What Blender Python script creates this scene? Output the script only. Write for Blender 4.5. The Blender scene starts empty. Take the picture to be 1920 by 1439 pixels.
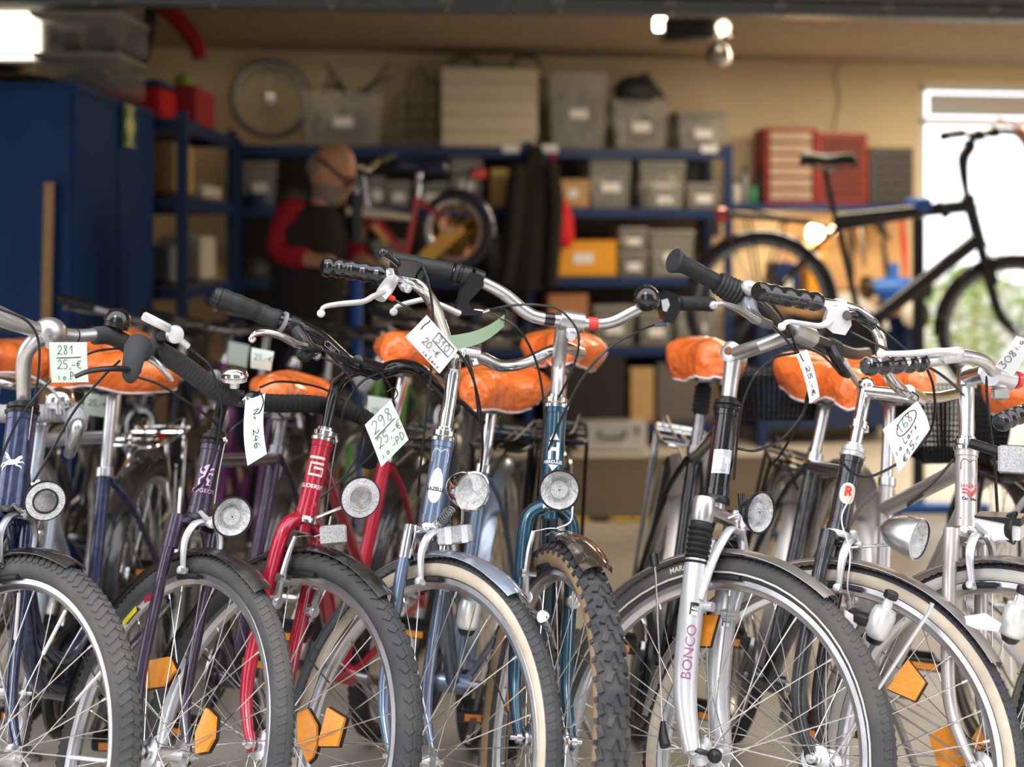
import bpy, bmesh, math, random
from mathutils import Vector, Matrix
random.seed(7)
sc = bpy.context.scene
col = sc.collection
PI = math.pi
# ---------------------------------------------------------------- camera, world, light, exposure
F, CX, CY, CH = 2667.0, 960.0, 450.0, 1.23          # focal length in pixels, principal point, eye height (m)
cam_d = bpy.data.cameras.new('camera'); cam = bpy.data.objects.new('camera', cam_d); col.objects.link(cam)
cam.location = (0, 0, CH); cam.rotation_euler = (PI/2, 0, 0)
cam_d.sensor_width = 36; cam_d.lens = 36*F/1920
cam_d.shift_y = -(719.5-CY)/1920
cam_d.clip_start = 0.05; cam_d.clip_end = 200
cam_d.dof.use_dof = True; cam_d.dof.focus_distance = 2.52; cam_d.dof.aperture_fstop = 2.2
sc.camera = cam
w = bpy.data.worlds.new('World'); sc.world = w; w.use_nodes = True
nt = w.node_tree; bg = nt.nodes['Background']
tc = nt.nodes.new('ShaderNodeTexCoord'); sx = nt.nodes.new('ShaderNodeSeparateXYZ'); rp = nt.nodes.new('ShaderNodeValToRGB')
nt.links.new(tc.outputs['Generated'], sx.inputs[0]); nt.links.new(sx.outputs['Z'], rp.inputs[0]); nt.links.new(rp.outputs[0], bg.inputs[0])
rp.color_ramp.elements[0].position = 0.0; rp.color_ramp.elements[0].color = (.80,.83,.90,1)
rp.color_ramp.elements[1].position = 0.8; rp.color_ramp.elements[1].color = (.97,.98,1.0,1)
bg.inputs[1].default_value = 3.1
sun_d = bpy.data.lights.new('sun','SUN'); sun = bpy.data.objects.new('sun', sun_d); col.objects.link(sun)
sun_d.energy = .7; sun_d.angle = math.radians(14); sun_d.color = (1,.97,.93); sun.rotation_euler = (math.radians(40), math.radians(-14), 0)
sun.location = (0,-3,6)
vs = sc.view_settings; vs.view_transform = 'Standard'; vs.look = 'None'; vs.exposure = 0.12; vs.gamma = 1; vs.use_curve_mapping = False
sc.cycles.use_denoising = True; sc.cycles.max_bounces = 8; sc.cycles.transparent_max_bounces = 24
sc.cycles.caustics_reflective = False; sc.cycles.caustics_refractive = False; sc.cycles.sample_clamp_indirect = 4

def P(px, py, D): return Vector(((px-CX)*D/F, D, CH-(py-CY)*D/F))
def pxof(p): return (CX+F*p[0]/p[1], CY-F*(p[2]-CH)/p[1])
# ---------------------------------------------------------------- materials
def mat(name, c=(.5,.5,.5), r=.5, m=0.0, coat=0.0, noise=0.0, ns=30, c2=None, bump=0.0, bs=200, emit=None, es=0, trans=0, alpha=1, sheen=0, spec=.5, ior=1.45):
    M = bpy.data.materials.new(name); M.use_nodes = True; n = M.node_tree; b = n.nodes['Principled BSDF']
    b.inputs['Base Color'].default_value = (*c,1); b.inputs['Roughness'].default_value = r; b.inputs['Metallic'].default_value = m
    b.inputs['Coat Weight'].default_value = coat; b.inputs['Coat Roughness'].default_value = .08
    b.inputs['Transmission Weight'].default_value = trans; b.inputs['Alpha'].default_value = alpha; b.inputs['IOR'].default_value = ior
    b.inputs['Specular IOR Level'].default_value = spec; b.inputs['Sheen Weight'].default_value = sheen
    if emit: b.inputs['Emission Color'].default_value = (*emit,1); b.inputs['Emission Strength'].default_value = es
    if noise or bump:
        t = n.nodes.new('ShaderNodeTexCoord')
    if noise:
        z = n.nodes.new('ShaderNodeTexNoise'); z.inputs['Scale'].default_value = ns; z.inputs['Detail'].default_value = 6
        n.links.new(t.outputs['Object'], z.inputs['Vector'])
        rr = n.nodes.new('ShaderNodeValToRGB'); rr.color_ramp.elements[0].position = .38; rr.color_ramp.elements[1].position = .68
        rr.color_ramp.elements[0].color = (0,0,0,1); rr.color_ramp.elements[1].color = (noise,noise,noise,1)
        n.links.new(z.outputs['Fac'], rr.inputs[0])
        mx = n.nodes.new('ShaderNodeMixRGB'); mx.inputs[1].default_value = (*c,1); mx.inputs[2].default_value = (*(c2 or tuple(x*.5 for x in c)),1)
        n.links.new(rr.outputs[0], mx.inputs[0]); n.links.new(mx.outputs[0], b.inputs['Base Color'])
    if bump:
        z2 = n.nodes.new('ShaderNodeTexNoise'); z2.inputs['Scale'].default_value = bs; z2.inputs['Detail'].default_value = 4
        n.links.new(t.outputs['Object'], z2.inputs['Vector'])
        bb = n.nodes.new('ShaderNodeBump'); bb.inputs['Strength'].default_value = bump; bb.inputs['Distance'].default_value = .01
        n.links.new(z2.outputs['Fac'], bb.inputs['Height']); n.links.new(bb.outputs[0], b.inputs['Normal'])
    return M
chrome = mat('chrome', (.82,.82,.83), .10, 1, noise=.5, ns=60, c2=(.6,.58,.55))
alu = mat('aluminium', (.72,.72,.74), .30, 1, noise=.5, ns=40, c2=(.55,.54,.52))
alu_w = mat('white_aluminium', (.80,.80,.82), .35, .6, noise=.4, ns=30, c2=(.6,.6,.6))
alu_d = mat('dark_aluminium', (.35,.35,.37), .35, 1, noise=.5, ns=50)
rimm = mat('rim_aluminium', (.66,.66,.69), .30, 1, noise=.6, ns=25, c2=(.42,.40,.38))
steel = mat('spoke_steel', (.75,.74,.73), .25, 1, noise=.4, ns=40, c2=(.45,.42,.38))
whitep = mat('white_paint', (.75,.72,.74), .3, coat=.5)
blackp = mat('black_plastic', (.009,.009,.010), .34, noise=.3, ns=40, c2=(.025,.025,.025))
blackr = mat('black_rubber', (.013,.013,.015), .55, bump=.15, bs=400, noise=.4, ns=30, c2=(.03,.03,.033))
cablem = mat('cable_housing', (.012,.012,.014), .32)
glossk = mat('gloss_black', (.008,.008,.010), .12, coat=.6)
tyrem = mat('tyre_rubber', (.050,.051,.058), .8, noise=.75, ns=18, c2=(.085,.084,.085), bump=.25, bs=260)
tyre2 = mat('dusty_tyre_rubber', (.060,.059,.063), .85, noise=.9, ns=9, c2=(.12,.11,.10), bump=.25, bs=300)
treadk = mat('knob_rubber', (.030,.031,.036), .75, noise=.6, ns=25, c2=(.13,.12,.11))
cream = mat('cream_sidewall', (.66,.58,.47), .75, noise=.7, ns=14, c2=(.42,.34,.26))
whites = mat('white_sidewall', (.72,.70,.68), .7, noise=.6, ns=12, c2=(.5,.45,.4))
tanw = mat('tan_sidewall', (.35,.24,.14), .75, noise=.6, ns=14)
orange = mat('orange_plastic_film', (.98,.19,.03), .22, coat=.8, noise=.45, ns=16, c2=(1.0,.33,.10), bump=1.0, bs=45)
orange.node_tree.nodes['Principled BSDF'].inputs['Subsurface Weight'].default_value = .0
hem = mat('elastic_hem', (.80,.74,.72), .6)
refo = mat('amber_reflector', (.95,.32,.02), .18, coat=.5, noise=.4, ns=120, c2=(1,.45,.06), bump=.3, bs=500)
refw = mat('clear_reflector', (.80,.80,.83), .25, .3, coat=.5, bump=.6, bs=600, noise=.6, ns=300, c2=(.3,.3,.33))
refr = mat('red_reflector', (.75,.02,.02), .2, coat=.5)
paper = mat('white_card', (.84,.84,.86), .75)
paperg = mat('pale_green_card', (.64,.75,.66), .75)
paperb = mat('pale_mint_card', (.72,.79,.77), .75)
ink = mat('ink', (.02,.02,.035), .6)
inkb = mat('faint_ink', (.40,.44,.46), .6)
decw = mat('white_decal', (.85,.85,.88), .4)
decp = mat('pink_decal', (.80,.52,.78), .45)
decr = mat('red_decal', (.75,.05,.05), .4)
deck = mat('black_decal', (.02,.02,.02), .4)
lensr = mat('reflector_dish', (.96,.96,.98), .22, .25, bump=1.0, bs=140, noise=.6, ns=110, c2=(.50,.50,.54))
glass = bpy.data.materials.new('clear_glass'); glass.use_nodes = True; _n = glass.node_tree; _b = _n.nodes['Principled BSDF']; _b.inputs['Roughness'].default_value = .03; _b.inputs['Metallic'].default_value = 1; _b.inputs['Base Color'].default_value = (.9,.9,.92,1)
_t = _n.nodes.new('ShaderNodeBsdfTransparent'); _m = _n.nodes.new('ShaderNodeMixShader'); _m.inputs[0].default_value = .07; _n.links.new(_t.outputs[0], _m.inputs[1]); _n.links.new(_b.outputs[0], _m.inputs[2]); _n.links.new(_m.outputs[0], _n.nodes['Material Output'].inputs[0])
# ---------------------------------------------------------------- mesh builder
WM = {}
def sm(pts, n=6, closed=False):
    pts = [Vector(p) for p in pts]; out = []; N = len(pts)
    if N < 3: return pts
    rng = range(N) if closed else range(N-1)
    for i in rng:
        p1 = pts[i]; p2 = pts[(i+1) % N]
        p0 = pts[(i-1) % N] if (closed or i > 0) else p1*2-p2
        p3 = pts[(i+2) % N] if (closed or i+2 < N) else p2*2-p1
        for k in range(n):
            t = k/n
            out.append(.5*((2*p1)+(p2-p0)*t+(2*p0-5*p1+4*p2-p3)*t*t+(3*p1-p0-3*p2+p3)*t**3))
    if not closed: out.append(pts[-1])
    return out
def frame_of(a):
    a = Vector(a).normalized(); h = Vector((0,0,1)) if abs(a.z) < .9 else Vector((1,0,0))
    x = a.cross(h).normalized(); return x, x.cross(a).normalized(), a
class MB:
    def __init__(s): s.v = []; s.f = []; s.m = []; s.mi = 0
    def add(s, vs, fs, mi=None):
        o = len(s.v); s.v += [Vector(v) for v in vs]; s.f += [tuple(i+o for i in f) for f in fs]; s.m += [s.mi if mi is None else mi]*len(fs); return s
    def tube(s, pts, r, n=10, closed=False, caps=True, flat=None, mi=None):
        pts = [Vector(p) for p in pts]; N = len(pts)
        rs = r if isinstance(r, (list, tuple)) else [r]*N
        if len(rs) != N:
            K = len(rs); rs = [rs[min(int(i*(K-1)/(N-1)),K-2)]*(1-((i*(K-1)/(N-1))-min(int(i*(K-1)/(N-1)),K-2)))+rs[min(int(i*(K-1)/(N-1)),K-2)+1]*((i*(K-1)/(N-1))-min(int(i*(K-1)/(N-1)),K-2)) for i in range(N)]
        vs = []; x = None
        for i in range(N):
            a = pts[(i+1) % N]-pts[i-1] if (closed or 0 < i < N-1) else (pts[1]-pts[0] if i == 0 else pts[-1]-pts[-2])
            if a.length < 1e-9: a = Vector((0,0,1))
            a.normalize()
            if x is None: x, y, _ = frame_of(a)
            else:
                x = (x-a*x.dot(a)); x = x.normalized() if x.length > 1e-6 else frame_of(a)[0]
            y = a.cross(x)
            for k in range(n):
                t = 2*PI*k/n; fy = flat or 1
                vs.append(pts[i]+(x*math.cos(t)+y*math.sin(t)*fy)*rs[i])
        fs = []
        for i in range(N if closed else N-1):
            j = (i+1) % N
            for k in range(n): fs.append((i*n+k, i*n+(k+1) % n, j*n+(k+1) % n, j*n+k))
        if caps and not closed: fs += [tuple(range(n))[::-1], tuple(range((N-1)*n, N*n))]
        return s.add(vs, fs, mi)
    def lathe(s, o, ax, prof, n=24, mi=None, cap=True):
        x, y, a = frame_of(ax); o = Vector(o); vs = []
        for (r, h) in prof:
            for k in range(n):
                t = 2*PI*k/n; vs.append(o+a*h+(x*math.cos(t)+y*math.sin(t))*max(r, 1e-5))
        N = len(prof); fs = [(i*n+k, i*n+(k+1) % n, (i+1)*n+(k+1) % n, (i+1)*n+k) for i in range(N-1) for k in range(n)]
        if prof[0][0] > 1e-4: fs.append(tuple(range(n))[::-1])
        if prof[-1][0] > 1e-4 and cap: fs.append(tuple(range((N-1)*n, N*n)))
        return s.add(vs, fs, mi)
    def box(s, c, sz, ax=None, bev=0, mi=None):
        c = Vector(c); X, Y, Z = ax or (Vector((1,0,0)), Vector((0,1,0)), Vector((0,0,1)))
        a, b, d = sz[0]/2, sz[1]/2, sz[2]/2
        if not bev:
            vs = [c+X*(i*a)+Y*(j*b)+Z*(k*d) for k in (-1,1) for j in (-1,1) for i in (-1,1)]
            return s.add(vs, [(0,2,3,1),(4,5,7,6),(0,1,5,4),(2,6,7,3),(0,4,6,2),(1,3,7,5)], mi)
        e = min(bev, a*.9, b*.9, d*.9)      # chamfered box: hull of three inset rings
        ring = lambda aa, bb: [(-aa+e,-bb),(aa-e,-bb),(aa,-bb+e),(aa,bb-e),(aa-e,bb),(-aa+e,bb),(-aa,bb-e),(-aa,-bb+e)]
        vs = []
        for z, q in ((-d,e),(-d+e,0),(d-e,0),(d,e)):
            for (u, v) in ring(a-q, b-q): vs.append(c+X*u+Y*v+Z*z)
        fs = [(i*8+k, i*8+(k+1) % 8, (i+1)*8+(k+1) % 8, (i+1)*8+k) for i in range(3) for k in range(8)]
        fs += [tuple(range(8))[::-1], tuple(range(24, 32))]
        return s.add(vs, fs, mi)
    def seg(s, a, b, w, h, up=(0,0,1), bev=0, mi=None):
        a = Vector(a); b = Vector(b); X = (b-a).normalized(); U = Vector(up); Y = U.cross(X)
        Y = Y.normalized() if Y.length > 1e-6 else frame_of(X)[0]
        return s.box((a+b)/2, ((b-a).length, w, h), (X, Y, X.cross(Y)), bev, mi)
    def prism(s, poly, d, mi=None):
        """closed outline (3D points in a plane) thickened by vector d"""
        n = len(poly); d = Vector(d); p = [Vector(q) for q in poly]
        return s.add(p+[q+d for q in p], [tuple(range(n))[::-1], tuple(range(n, 2*n))]+[(i, (i+1) % n, n+(i+1) % n, n+i) for i in range(n)], mi)
    def ball(s, c, r, n=14, m=8, sq=(1,1,1), ax=None, mi=None):
        c = Vector(c); X, Y, Z = ax or (Vector((1,0,0)), Vector((0,1,0)), Vector((0,0,1)))
        vs = [c+(X*(math.sin(PI*j/m)*math.cos(2*PI*i/n)*sq[0])+Y*(math.sin(PI*j/m)*math.sin(2*PI*i/n)*sq[1])+Z*(math.cos(PI*j/m)*sq[2]))*r for j in range(m+1) for i in range(n)]
        return s.add(vs, [(j*n+i, (j+1)*n+i, (j+1)*n+(i+1) % n, j*n+(i+1) % n) for j in range(m) for i in range(n)], mi)
def mesh_of(name, mb, mats, c=Vector((0,0,0)), smooth=38):
    me = bpy.data.meshes.new(name); me.from_pydata([tuple(v-c) for v in mb.v], [], mb.f); me.validate()
    for m_ in (mats if isinstance(mats, (list, tuple)) else [mats]): me.materials.append(m_)
    if len(me.polygons) == len(mb.m): me.polygons.foreach_set('material_index', mb.m)
    if smooth:
        me.polygons.foreach_set('use_smooth', [True]*len(me.polygons)); me.set_sharp_from_angle(angle=math.radians(smooth))
    me.update(); return me
def put(o, parent, W):
    col.objects.link(o); WM[o.name] = W
    if parent: o.parent = parent; o.matrix_local = WM[parent.name].inverted() @ W
    else: o.matrix_world = W
    return o
def ob(name, mb, mats, parent=None, W=None, smooth=38, label=None, cat=None, group=None, kind=None):
    if isinstance(mb, MB):
        if W is None:
            if not mb.v: return None
            lo = Vector([min(v[i] for v in mb.v) for i in range(3)]); hi = Vector([max(v[i] for v in mb.v) for i in range(3)])
            c = (lo+hi)/2; W = Matrix.Translation(c); me = mesh_of(name, mb, mats, c, smooth)
        else: me = mesh_of(name, mb, mats, Vector((0,0,0)), smooth)
    else: me = mb; W = W or Matrix.Identity(4)
    o = bpy.data.objects.new(name, me); put(o, parent, W); return tag(o, label, cat, group, kind)
def tag(o, label=None, cat=None, group=None, kind=None):
    if label: o['label'] = label
    if cat: o['category'] = cat
    if group: o['group'] = group
    if kind: o['kind'] = kind
    return o
def empty(name, W, label=None, cat=None, group=None, parent=None):
    if isinstance(W, (Vector, tuple)): W = Matrix.Translation(Vector(W))
    o = bpy.data.objects.new(name, None); o.empty_display_size = .1; put(o, parent, W); return tag(o, label, cat, group)
# ---------------------------------------------------------------- text and handwriting
def text_pts(txt, size, off=0.0, bold=0):
    cu = bpy.data.curves.new('t','FONT'); cu.body = txt; cu.size = size; cu.align_x = 'CENTER'; cu.align_y = 'CENTER'; cu.offset = bold; cu.resolution_u = 3
    o = bpy.data.objects.new('t', cu); me = bpy.data.meshes.new_from_object(o)
    vs = [(v.co.x, v.co.y) for v in me.vertices]; fs = [tuple(p.vertices) for p in me.polygons]
    bpy.data.objects.remove(o); bpy.data.curves.remove(cu); bpy.data.meshes.remove(me); return vs, fs
def on_tube(name, shape, c, ax, r, mats, parent, rot=0, face=None, sx=1, sy=1):
    """flat print (vertices, faces) wrapped on a tube of radius r; centre point c on the axis, axis ax, facing the point `face`"""
    vs, fs = shape; a = Vector(ax).normalized(); fdir = Vector(face)-Vector(c); fdir = (fdir-a*fdir.dot(a)).normalized(); side = a.cross(fdir)   # to the right seen from the front
    mb = MB(); out = []; cr, sr = math.cos(rot), math.sin(rot)
    bm = bmesh.new(); bv = [bm.verts.new((x*sx*cr-y*sy*sr, x*sx*sr+y*sy*cr, 0)) for x, y in vs]
    for f in fs:
        try: bm.faces.new([bv[i] for i in f])
        except ValueError: pass
    k = -.030
    while k < .031: bmesh.ops.bisect_plane(bm, geom=bm.verts[:]+bm.edges[:]+bm.faces[:], plane_co=(k,0,0), plane_no=(1,0,0)); k += .003
    bm.verts.index_update(); vs = [(v.co.x, v.co.y) for v in bm.verts]; fs = [tuple(v.index for v in f.verts) for f in bm.faces]; bm.free()
    for (x, y) in vs:
        t = x/r; out.append(Vector(c)+a*y+(fdir*math.cos(t)+side*math.sin(t))*r)
    mb.add(out, fs); return ob(name, mb, mats, parent)
def poly2(pts): return ([tuple(p) for p in pts], [tuple(range(len(pts)))])
def strip2(pts, w, closed=False):
    vs = []; n = len(pts); fs = []
    for i in range(n):
        a = pts[(i-1) % n] if (closed or i) else pts[i]; b = pts[(i+1) % n] if (closed or i < n-1) else pts[i]
        d = Vector((b[0]-a[0], b[1]-a[1])); d = d.normalized() if d.length else Vector((1,0)); q = Vector((-d.y, d.x))*w/2
        vs += [(pts[i][0]+q.x, pts[i][1]+q.y), (pts[i][0]-q.x, pts[i][1]-q.y)]
    for i in range(n if closed else n-1):
        j = (i+1) % n; fs.append((2*i, 2*j, 2*j+1, 2*i+1))
    return vs, fs
def join2(*sh):
    V = []; Fa = []
    for v, f in sh:
        o = len(V); V += v; Fa += [tuple(i+o for i in q) for q in f]
    return V, Fa
def move2(sh, dx, dy, s=1): return [(x*s+dx, y*s+dy) for x, y in sh[0]], sh[1]
GL = {'0':[[(.3,1),(.05,.7),(.05,.3),(.3,0),(.6,.3),(.6,.7),(.3,1)]], '1':[[(.05,.55),(.35,1),(.3,0)]], '2':[[(.05,.8),(.3,1),(.55,.8),(.4,.45),(0,.02),(.25,.08),(.6,0)]],
 '3':[[(.05,.95),(.5,.95),(.25,.6),(.5,.45),(.5,.15),(.25,0),(0,.1)]], '4':[[(.4,1),(.0,.4),(.6,.4)],[(.45,.7),(.4,0)]], '5':[[(.6,1),(.15,1),(.1,.6),(.4,.6),(.5,.3),(.3,.02),(0,.1)]],
 '6':[[(.5,1),(.15,.6),(.05,.2),(.3,0),(.55,.2),(.4,.45),(.1,.35)]], '8':[[(.5,.85),(.25,1),(.1,.8),(.45,.35),(.35,.02),(.08,.15),(.25,.5),(.5,.85)]], '9':[[(.5,.8),(.25,1),(.05,.75),(.25,.55),(.5,.8),(.45,.3),(.25,0)]],
 ',':[[(.12,.1),(.05,-.15)]], '.':[[(.05,.03),(.1,0)]], '-':[[(.05,.4),(.5,.42)]], '~':[[(.0,.5),(1,.5)]], 'E':[[(.6,.9),(.25,.85),(.1,.5),(.25,.1),(.6,.1)],[(0,.6),(.45,.62)],[(0,.4),(.4,.42)]],
 'i':[[(.1,.5),(.08,0)],[(.12,.75),(.13,.78)]], 'o':[[(.25,.45),(.05,.25),(.2,0),(.42,.2),(.25,.45)]], 'P':[[(.1,0),(.15,1),(.5,.85),(.45,.5),(.12,.5)]], 'D':[[(.1,0),(.1,1),(.5,.8),(.55,.3),(.1,0)]],
 'L':[[(.15,1),(.1,.02),(.5,.05)]], 'a':[[(.4,.45),(.1,.4),(.08,.05),(.38,.15),(.4,.45),(.45,0)]], 'r':[[(.1,.45),(.1,0)],[(.1,.3),(.4,.45)]], 's':[[(.4,.45),(.1,.35),(.35,.15),(.05,0)]], 'N':[[(.05,0),(.1,1),(.5,0),(.55,1)]], 'W':[[(0,1),(.2,0),(.35,.6),(.5,0),(.7,1)]], 'l':[[(.1,1),(.08,0)]], 'e':[[(.08,.22),(.4,.25),(.25,.45),(.06,.2),(.35,.02)]]}
def card(label, corners, lines, m, parent=None, group=None, bend=.004, extra=(), mk=ink, lw=.0016, wire=None, cat='price tag'):
    """price tag hung on a wire: corners TL,TR,BR,BL in space; lines = (text, u, v of the baseline start, height, rotation in degrees)"""
    TL, TR, BR, BL = [Vector(c) for c in corners]; n = (TR-TL).cross(BL-TL).normalized()
    if n.dot(Vector((0,0,CH))-TL) < 0: n = -n
    Wd = (TR-TL).length; H = (BL-TL).length
    pt = lambda u, v, o=0: (TL*(1-u)+TR*u)*(1-v)+(BL*(1-u)+BR*u)*v+n*(bend*math.sin(PI*v)+o)
    mb = MB(); N = 7
    for o in (0, -.0006):
        mb.add([pt(i/(N-1), j/(N-1), o) for j in range(N) for i in range(N)], [(j*N+i, j*N+i+1, (j+1)*N+i+1, (j+1)*N+i) for j in range(N-1) for i in range(N-1)])
    r = lambda i, j: j*N+i; q = N*N
    edge = [r(i,0) for i in range(N)]+[r(N-1,j) for j in range(1,N)]+[r(i,N-1) for i in range(N-2,-1,-1)]+[r(0,j) for j in range(N-2,0,-1)]
    mb.f += [(edge[k], edge[(k+1) % len(edge)], edge[(k+1) % len(edge)]+q, edge[k]+q) for k in range(len(edge))]; mb.m += [0]*len(edge)
    root = empty('price_tag', (TL+TR)/2, label, cat, group)
    c = ob('card', mb, m, root)
    wb = MB()
    for (tx, u, v, h, rot) in lines:
        ca, sa = math.cos(math.radians(rot)), math.sin(math.radians(rot)); x = 0
        for ch in tx:
            if ch == ' ': x += .4; continue
            for st in GL[ch]:
                p2 = []
                for (gx, gy) in st:
                    X_ = (x+gx)*h; Y_ = gy*h; X2 = X_*ca-Y_*sa; Y2 = X_*sa+Y_*ca
                    p2.append((u*Wd+X2, v*H-Y2))
                ps = sm([Vector((a, b, 0)) for a, b in p2], 3)
                wb.tube([pt(q_.x/Wd, q_.y/H, .0006) for q_ in ps], lw*.5, 4, flat=.5)
            x += {'.':.3, ',':.3, 'i':.35, 'l':.35, '-':.65, 'W':.85, '~':1.0}.get(ch, .75)
    for ex in extra: wb.tube([pt(u, v, .0006) for u, v in ex], lw*.5, 4)
    if wb.v: ob('handwriting', wb, mk, root)
    if wire: ob('wire_loop', MB().tube(sm(wire, 5), .0012, 6), cablem, root)
    return root
# ---------------------------------------------------------------- wheels
WC = {}
def wheel_meshes(kind, R, wt):
    key = (kind, round(R,3), round(wt,4))
    if key in WC: return WC[key]
    rc = R-wt/2; mb = MB(); na, ns = 96, 16
    for i in range(na):
        t = 2*PI*i/na; er = Vector((math.cos(t),0,math.sin(t)))
        for k in range(ns):
            p = 2*PI*k/ns; mb.v.append(er*(rc+math.cos(p)*wt/2*(1.0 if math.cos(p) > 0 else .92))+Vector((0,math.sin(p)*wt/2,0)))
    for i in range(na):
        for k in range(ns):
            j = (i+1) % na; a = abs(((k+.5)/ns*360+180) % 360-180)
            mb.f.append((i*ns+k, j*ns+k, j*ns+(k+1) % ns, i*ns+(k+1) % ns)); mb.m.append(1 if 72 < a < 135 else 0)
    def blk(t, ph, L, B, H, skew=0, mi=2):
        er = Vector((math.cos(t),0,math.sin(t))); et = Vector((-math.sin(t),0,math.cos(t))); Y = Vector((0,1,0))
        nn = er*math.cos(ph)+Y*math.sin(ph); b = -er*math.sin(ph)+Y*math.cos(ph)
        x = et*math.cos(skew)+b*math.sin(skew); y = nn.cross(x); c = er*rc+nn*(wt/2+H/2-.0015)
        mb.box(c, (L, B, H+.003), (x, y, nn), 0, mi)
    rd = math.radians
    if kind == 'knobby':
        for i in range(64):
            t = 2*PI*i/64
            for s in (-1,1):
                blk(t, s*rd(52), .017, .011, .0045, s*.3); blk(t+PI/64, s*rd(18), .019, .010, .004, -s*.35)
            if i % 2: blk(t, 0, .010, .007, .003)
            for s in (-1,1): blk(t+PI/64, s*rd(72), .008, .008, .003)
    elif kind == 'block':
        for i in range(84):
            t = 2*PI*i/84
            for s in (-1,1): blk(t+(s*.5)*PI/84, s*rd(47), .014, .010, .0022, s*.7); blk(t, s*rd(24), .016, .004, .0012, s*.2)
            blk(t, 0, .024, .006, .001)
    elif kind == 'chevron':
        for i in range(120):
            t = 2*PI*i/120
            for s in (-1,1): blk(t, s*rd(44), .010, .022, .0010, s*.5); 
            blk(t, 0, .012, .012, .0009, .3)
    else:
        for i in range(150):
            t = 2*PI*i/150
            for s in (-1,1): blk(t, s*rd(38), .005, .015, .0007, s*.4)
        for s in (-1,0,1):
            for i in range(96): blk(2*PI*i/96, s*rd(10), .0226, .003, .0006)
    rim = MB(); ro = R-wt+.006; pr = [(ro,.0125),(ro-.001,.0135),(ro-.010,.0125),(ro-.0115,.0105),(ro-.019,.0065),(ro-.0205,0)]
    prof = pr+[(r,-y) for r, y in pr[::-1]]+[(ro-.006,-.009),(ro-.006,.009)]
    n = 96; K = len(prof)
    for i in range(n):
        t = 2*PI*i/n
        for r, y in prof: rim.v.append(Vector((math.cos(t)*r, y, math.sin(t)*r)))
    for i in range(n):
        for k in range(K): j = (i+1) % n; rim.f.append((i*K+k, i*K+(k+1) % K, j*K+(k+1) % K, j*K+k)); rim.m.append(0)
    sp = MB(); nip = ro-.017
    for k in range(36):
        s = 1 if k % 2 else -1; t = 2*PI*k/36; d = 1 if (k//2) % 2 else -1; th = t+d*math.radians(58)*1.0
        a = Vector((math.cos(th)*.021, s*.031, math.sin(th)*.021)); b = Vector((math.cos(t)*nip, s*.003, math.sin(t)*nip))
        sp.tube([a, b], .00115, 5, caps=False); sp.tube([b+(a-b).normalized()*.013, b], .0021, 6)
    hub = MB(); hub.lathe((0,-.055,0), (0,1,0), [(.004,-.012),(.0045,-.012),(.0045,-.001),(.0095,-.001),(.0095,.008),(.0045,.008),(.0045,.012),(.012,.014),(.013,.018),(.026,.021),(.026,.026),(.014,.029),(.012,.04),(.012,.07),(.014,.081),(.026,.084),(.026,.089),(.013,.092),(.012,.096),(.0045,.098),(.0045,.102),(.0095,.102),(.0095,.111),(.0045,.111),(.0045,.122),(.004,.122)], 20)
    WC[key] = [mb, rim, sp, hub, {}]; return WC[key]
def wheel(parent, W, name='front_wheel', kind='city', R=.345, wt=.037, side=None, tyre=None, rim=None, refl=(), hubm=None, spk=None, tubes=False):
    tb, rb, sb, hb, ca = wheel_meshes(kind, R, wt)
    side = side or tyrem; tyre = tyre or tyrem
    key = (side.name, tyre.name, (rim or rimm).name)
    if key not in ca: ca[key] = [mesh_of('tyre', tb, [tyre, side, treadk if kind == 'knobby' else tyre]), mesh_of('rim', rb, rim or rimm), mesh_of('spokes', sb, spk or steel), mesh_of('hub', hb, hubm or alu)]
    tm, rm, sp, hm = ca[key]
    r = ob(name, rm, None, parent, W)
    ob('tyre', tm, None, r, W); tag(ob('spokes', sp, None, r, W), kind='stuff'); ob('hub', hm, None, r, W)
    for pl in refl:       # spoke reflectors: outline on the wheel plane (pixels), or (angle, radius)
        Y3 = (W.to_3x3() @ Vector((0,1,0))).normalized(); c0 = W.translation-Y3*.014
        if len(pl) == 2: t = math.radians(pl[0]); pts = [W @ (Vector((math.cos(t),0,math.sin(t)))*(pl[1]+a)+Vector((-math.sin(t),0,math.cos(t)))*b2+Vector((0,-.014,0))) for a, b2 in ((-.034,-.015),(.034,-.015),(.034,.015),(-.034,.015))]
        else:
            pts = []
            for (px, py) in pl: d = Vector(((px-CX)/F, 1, -(py-CY)/F)); o = Vector((0,0,CH)); pts.append(o+d*((c0-o).dot(Y3)/d.dot(Y3)))
        cc = sum(pts, Vector())/len(pts); q = MB(); q.prism(pts, Y3*.006); f = ob('spoke_reflector', q, refo, r)
        q = MB(); q.prism([cc+(p_-cc)*1.06+Y3*.0065 for p_ in pts], Y3*.006); ob('reflector_case', q, blackp, f)
    if tubes:
        for k in range(2, 34, 3):
            s = 1 if k % 2 else -1; t = 2*PI*k/36; d = 1 if (k//2) % 2 else -1; th = t+d*math.radians(58)
            a = W @ Vector((math.cos(th)*.021, s*.031, math.sin(th)*.021)); b = W @ Vector((math.cos(t)*(R-.065), s*.003, math.sin(t)*(R-.065)))
            ob('spoke_clip', MB().tube([b, b+(a-b)*.3], .0034, 8), whites if k % 2 else alu_w, r)
    return r
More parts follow.
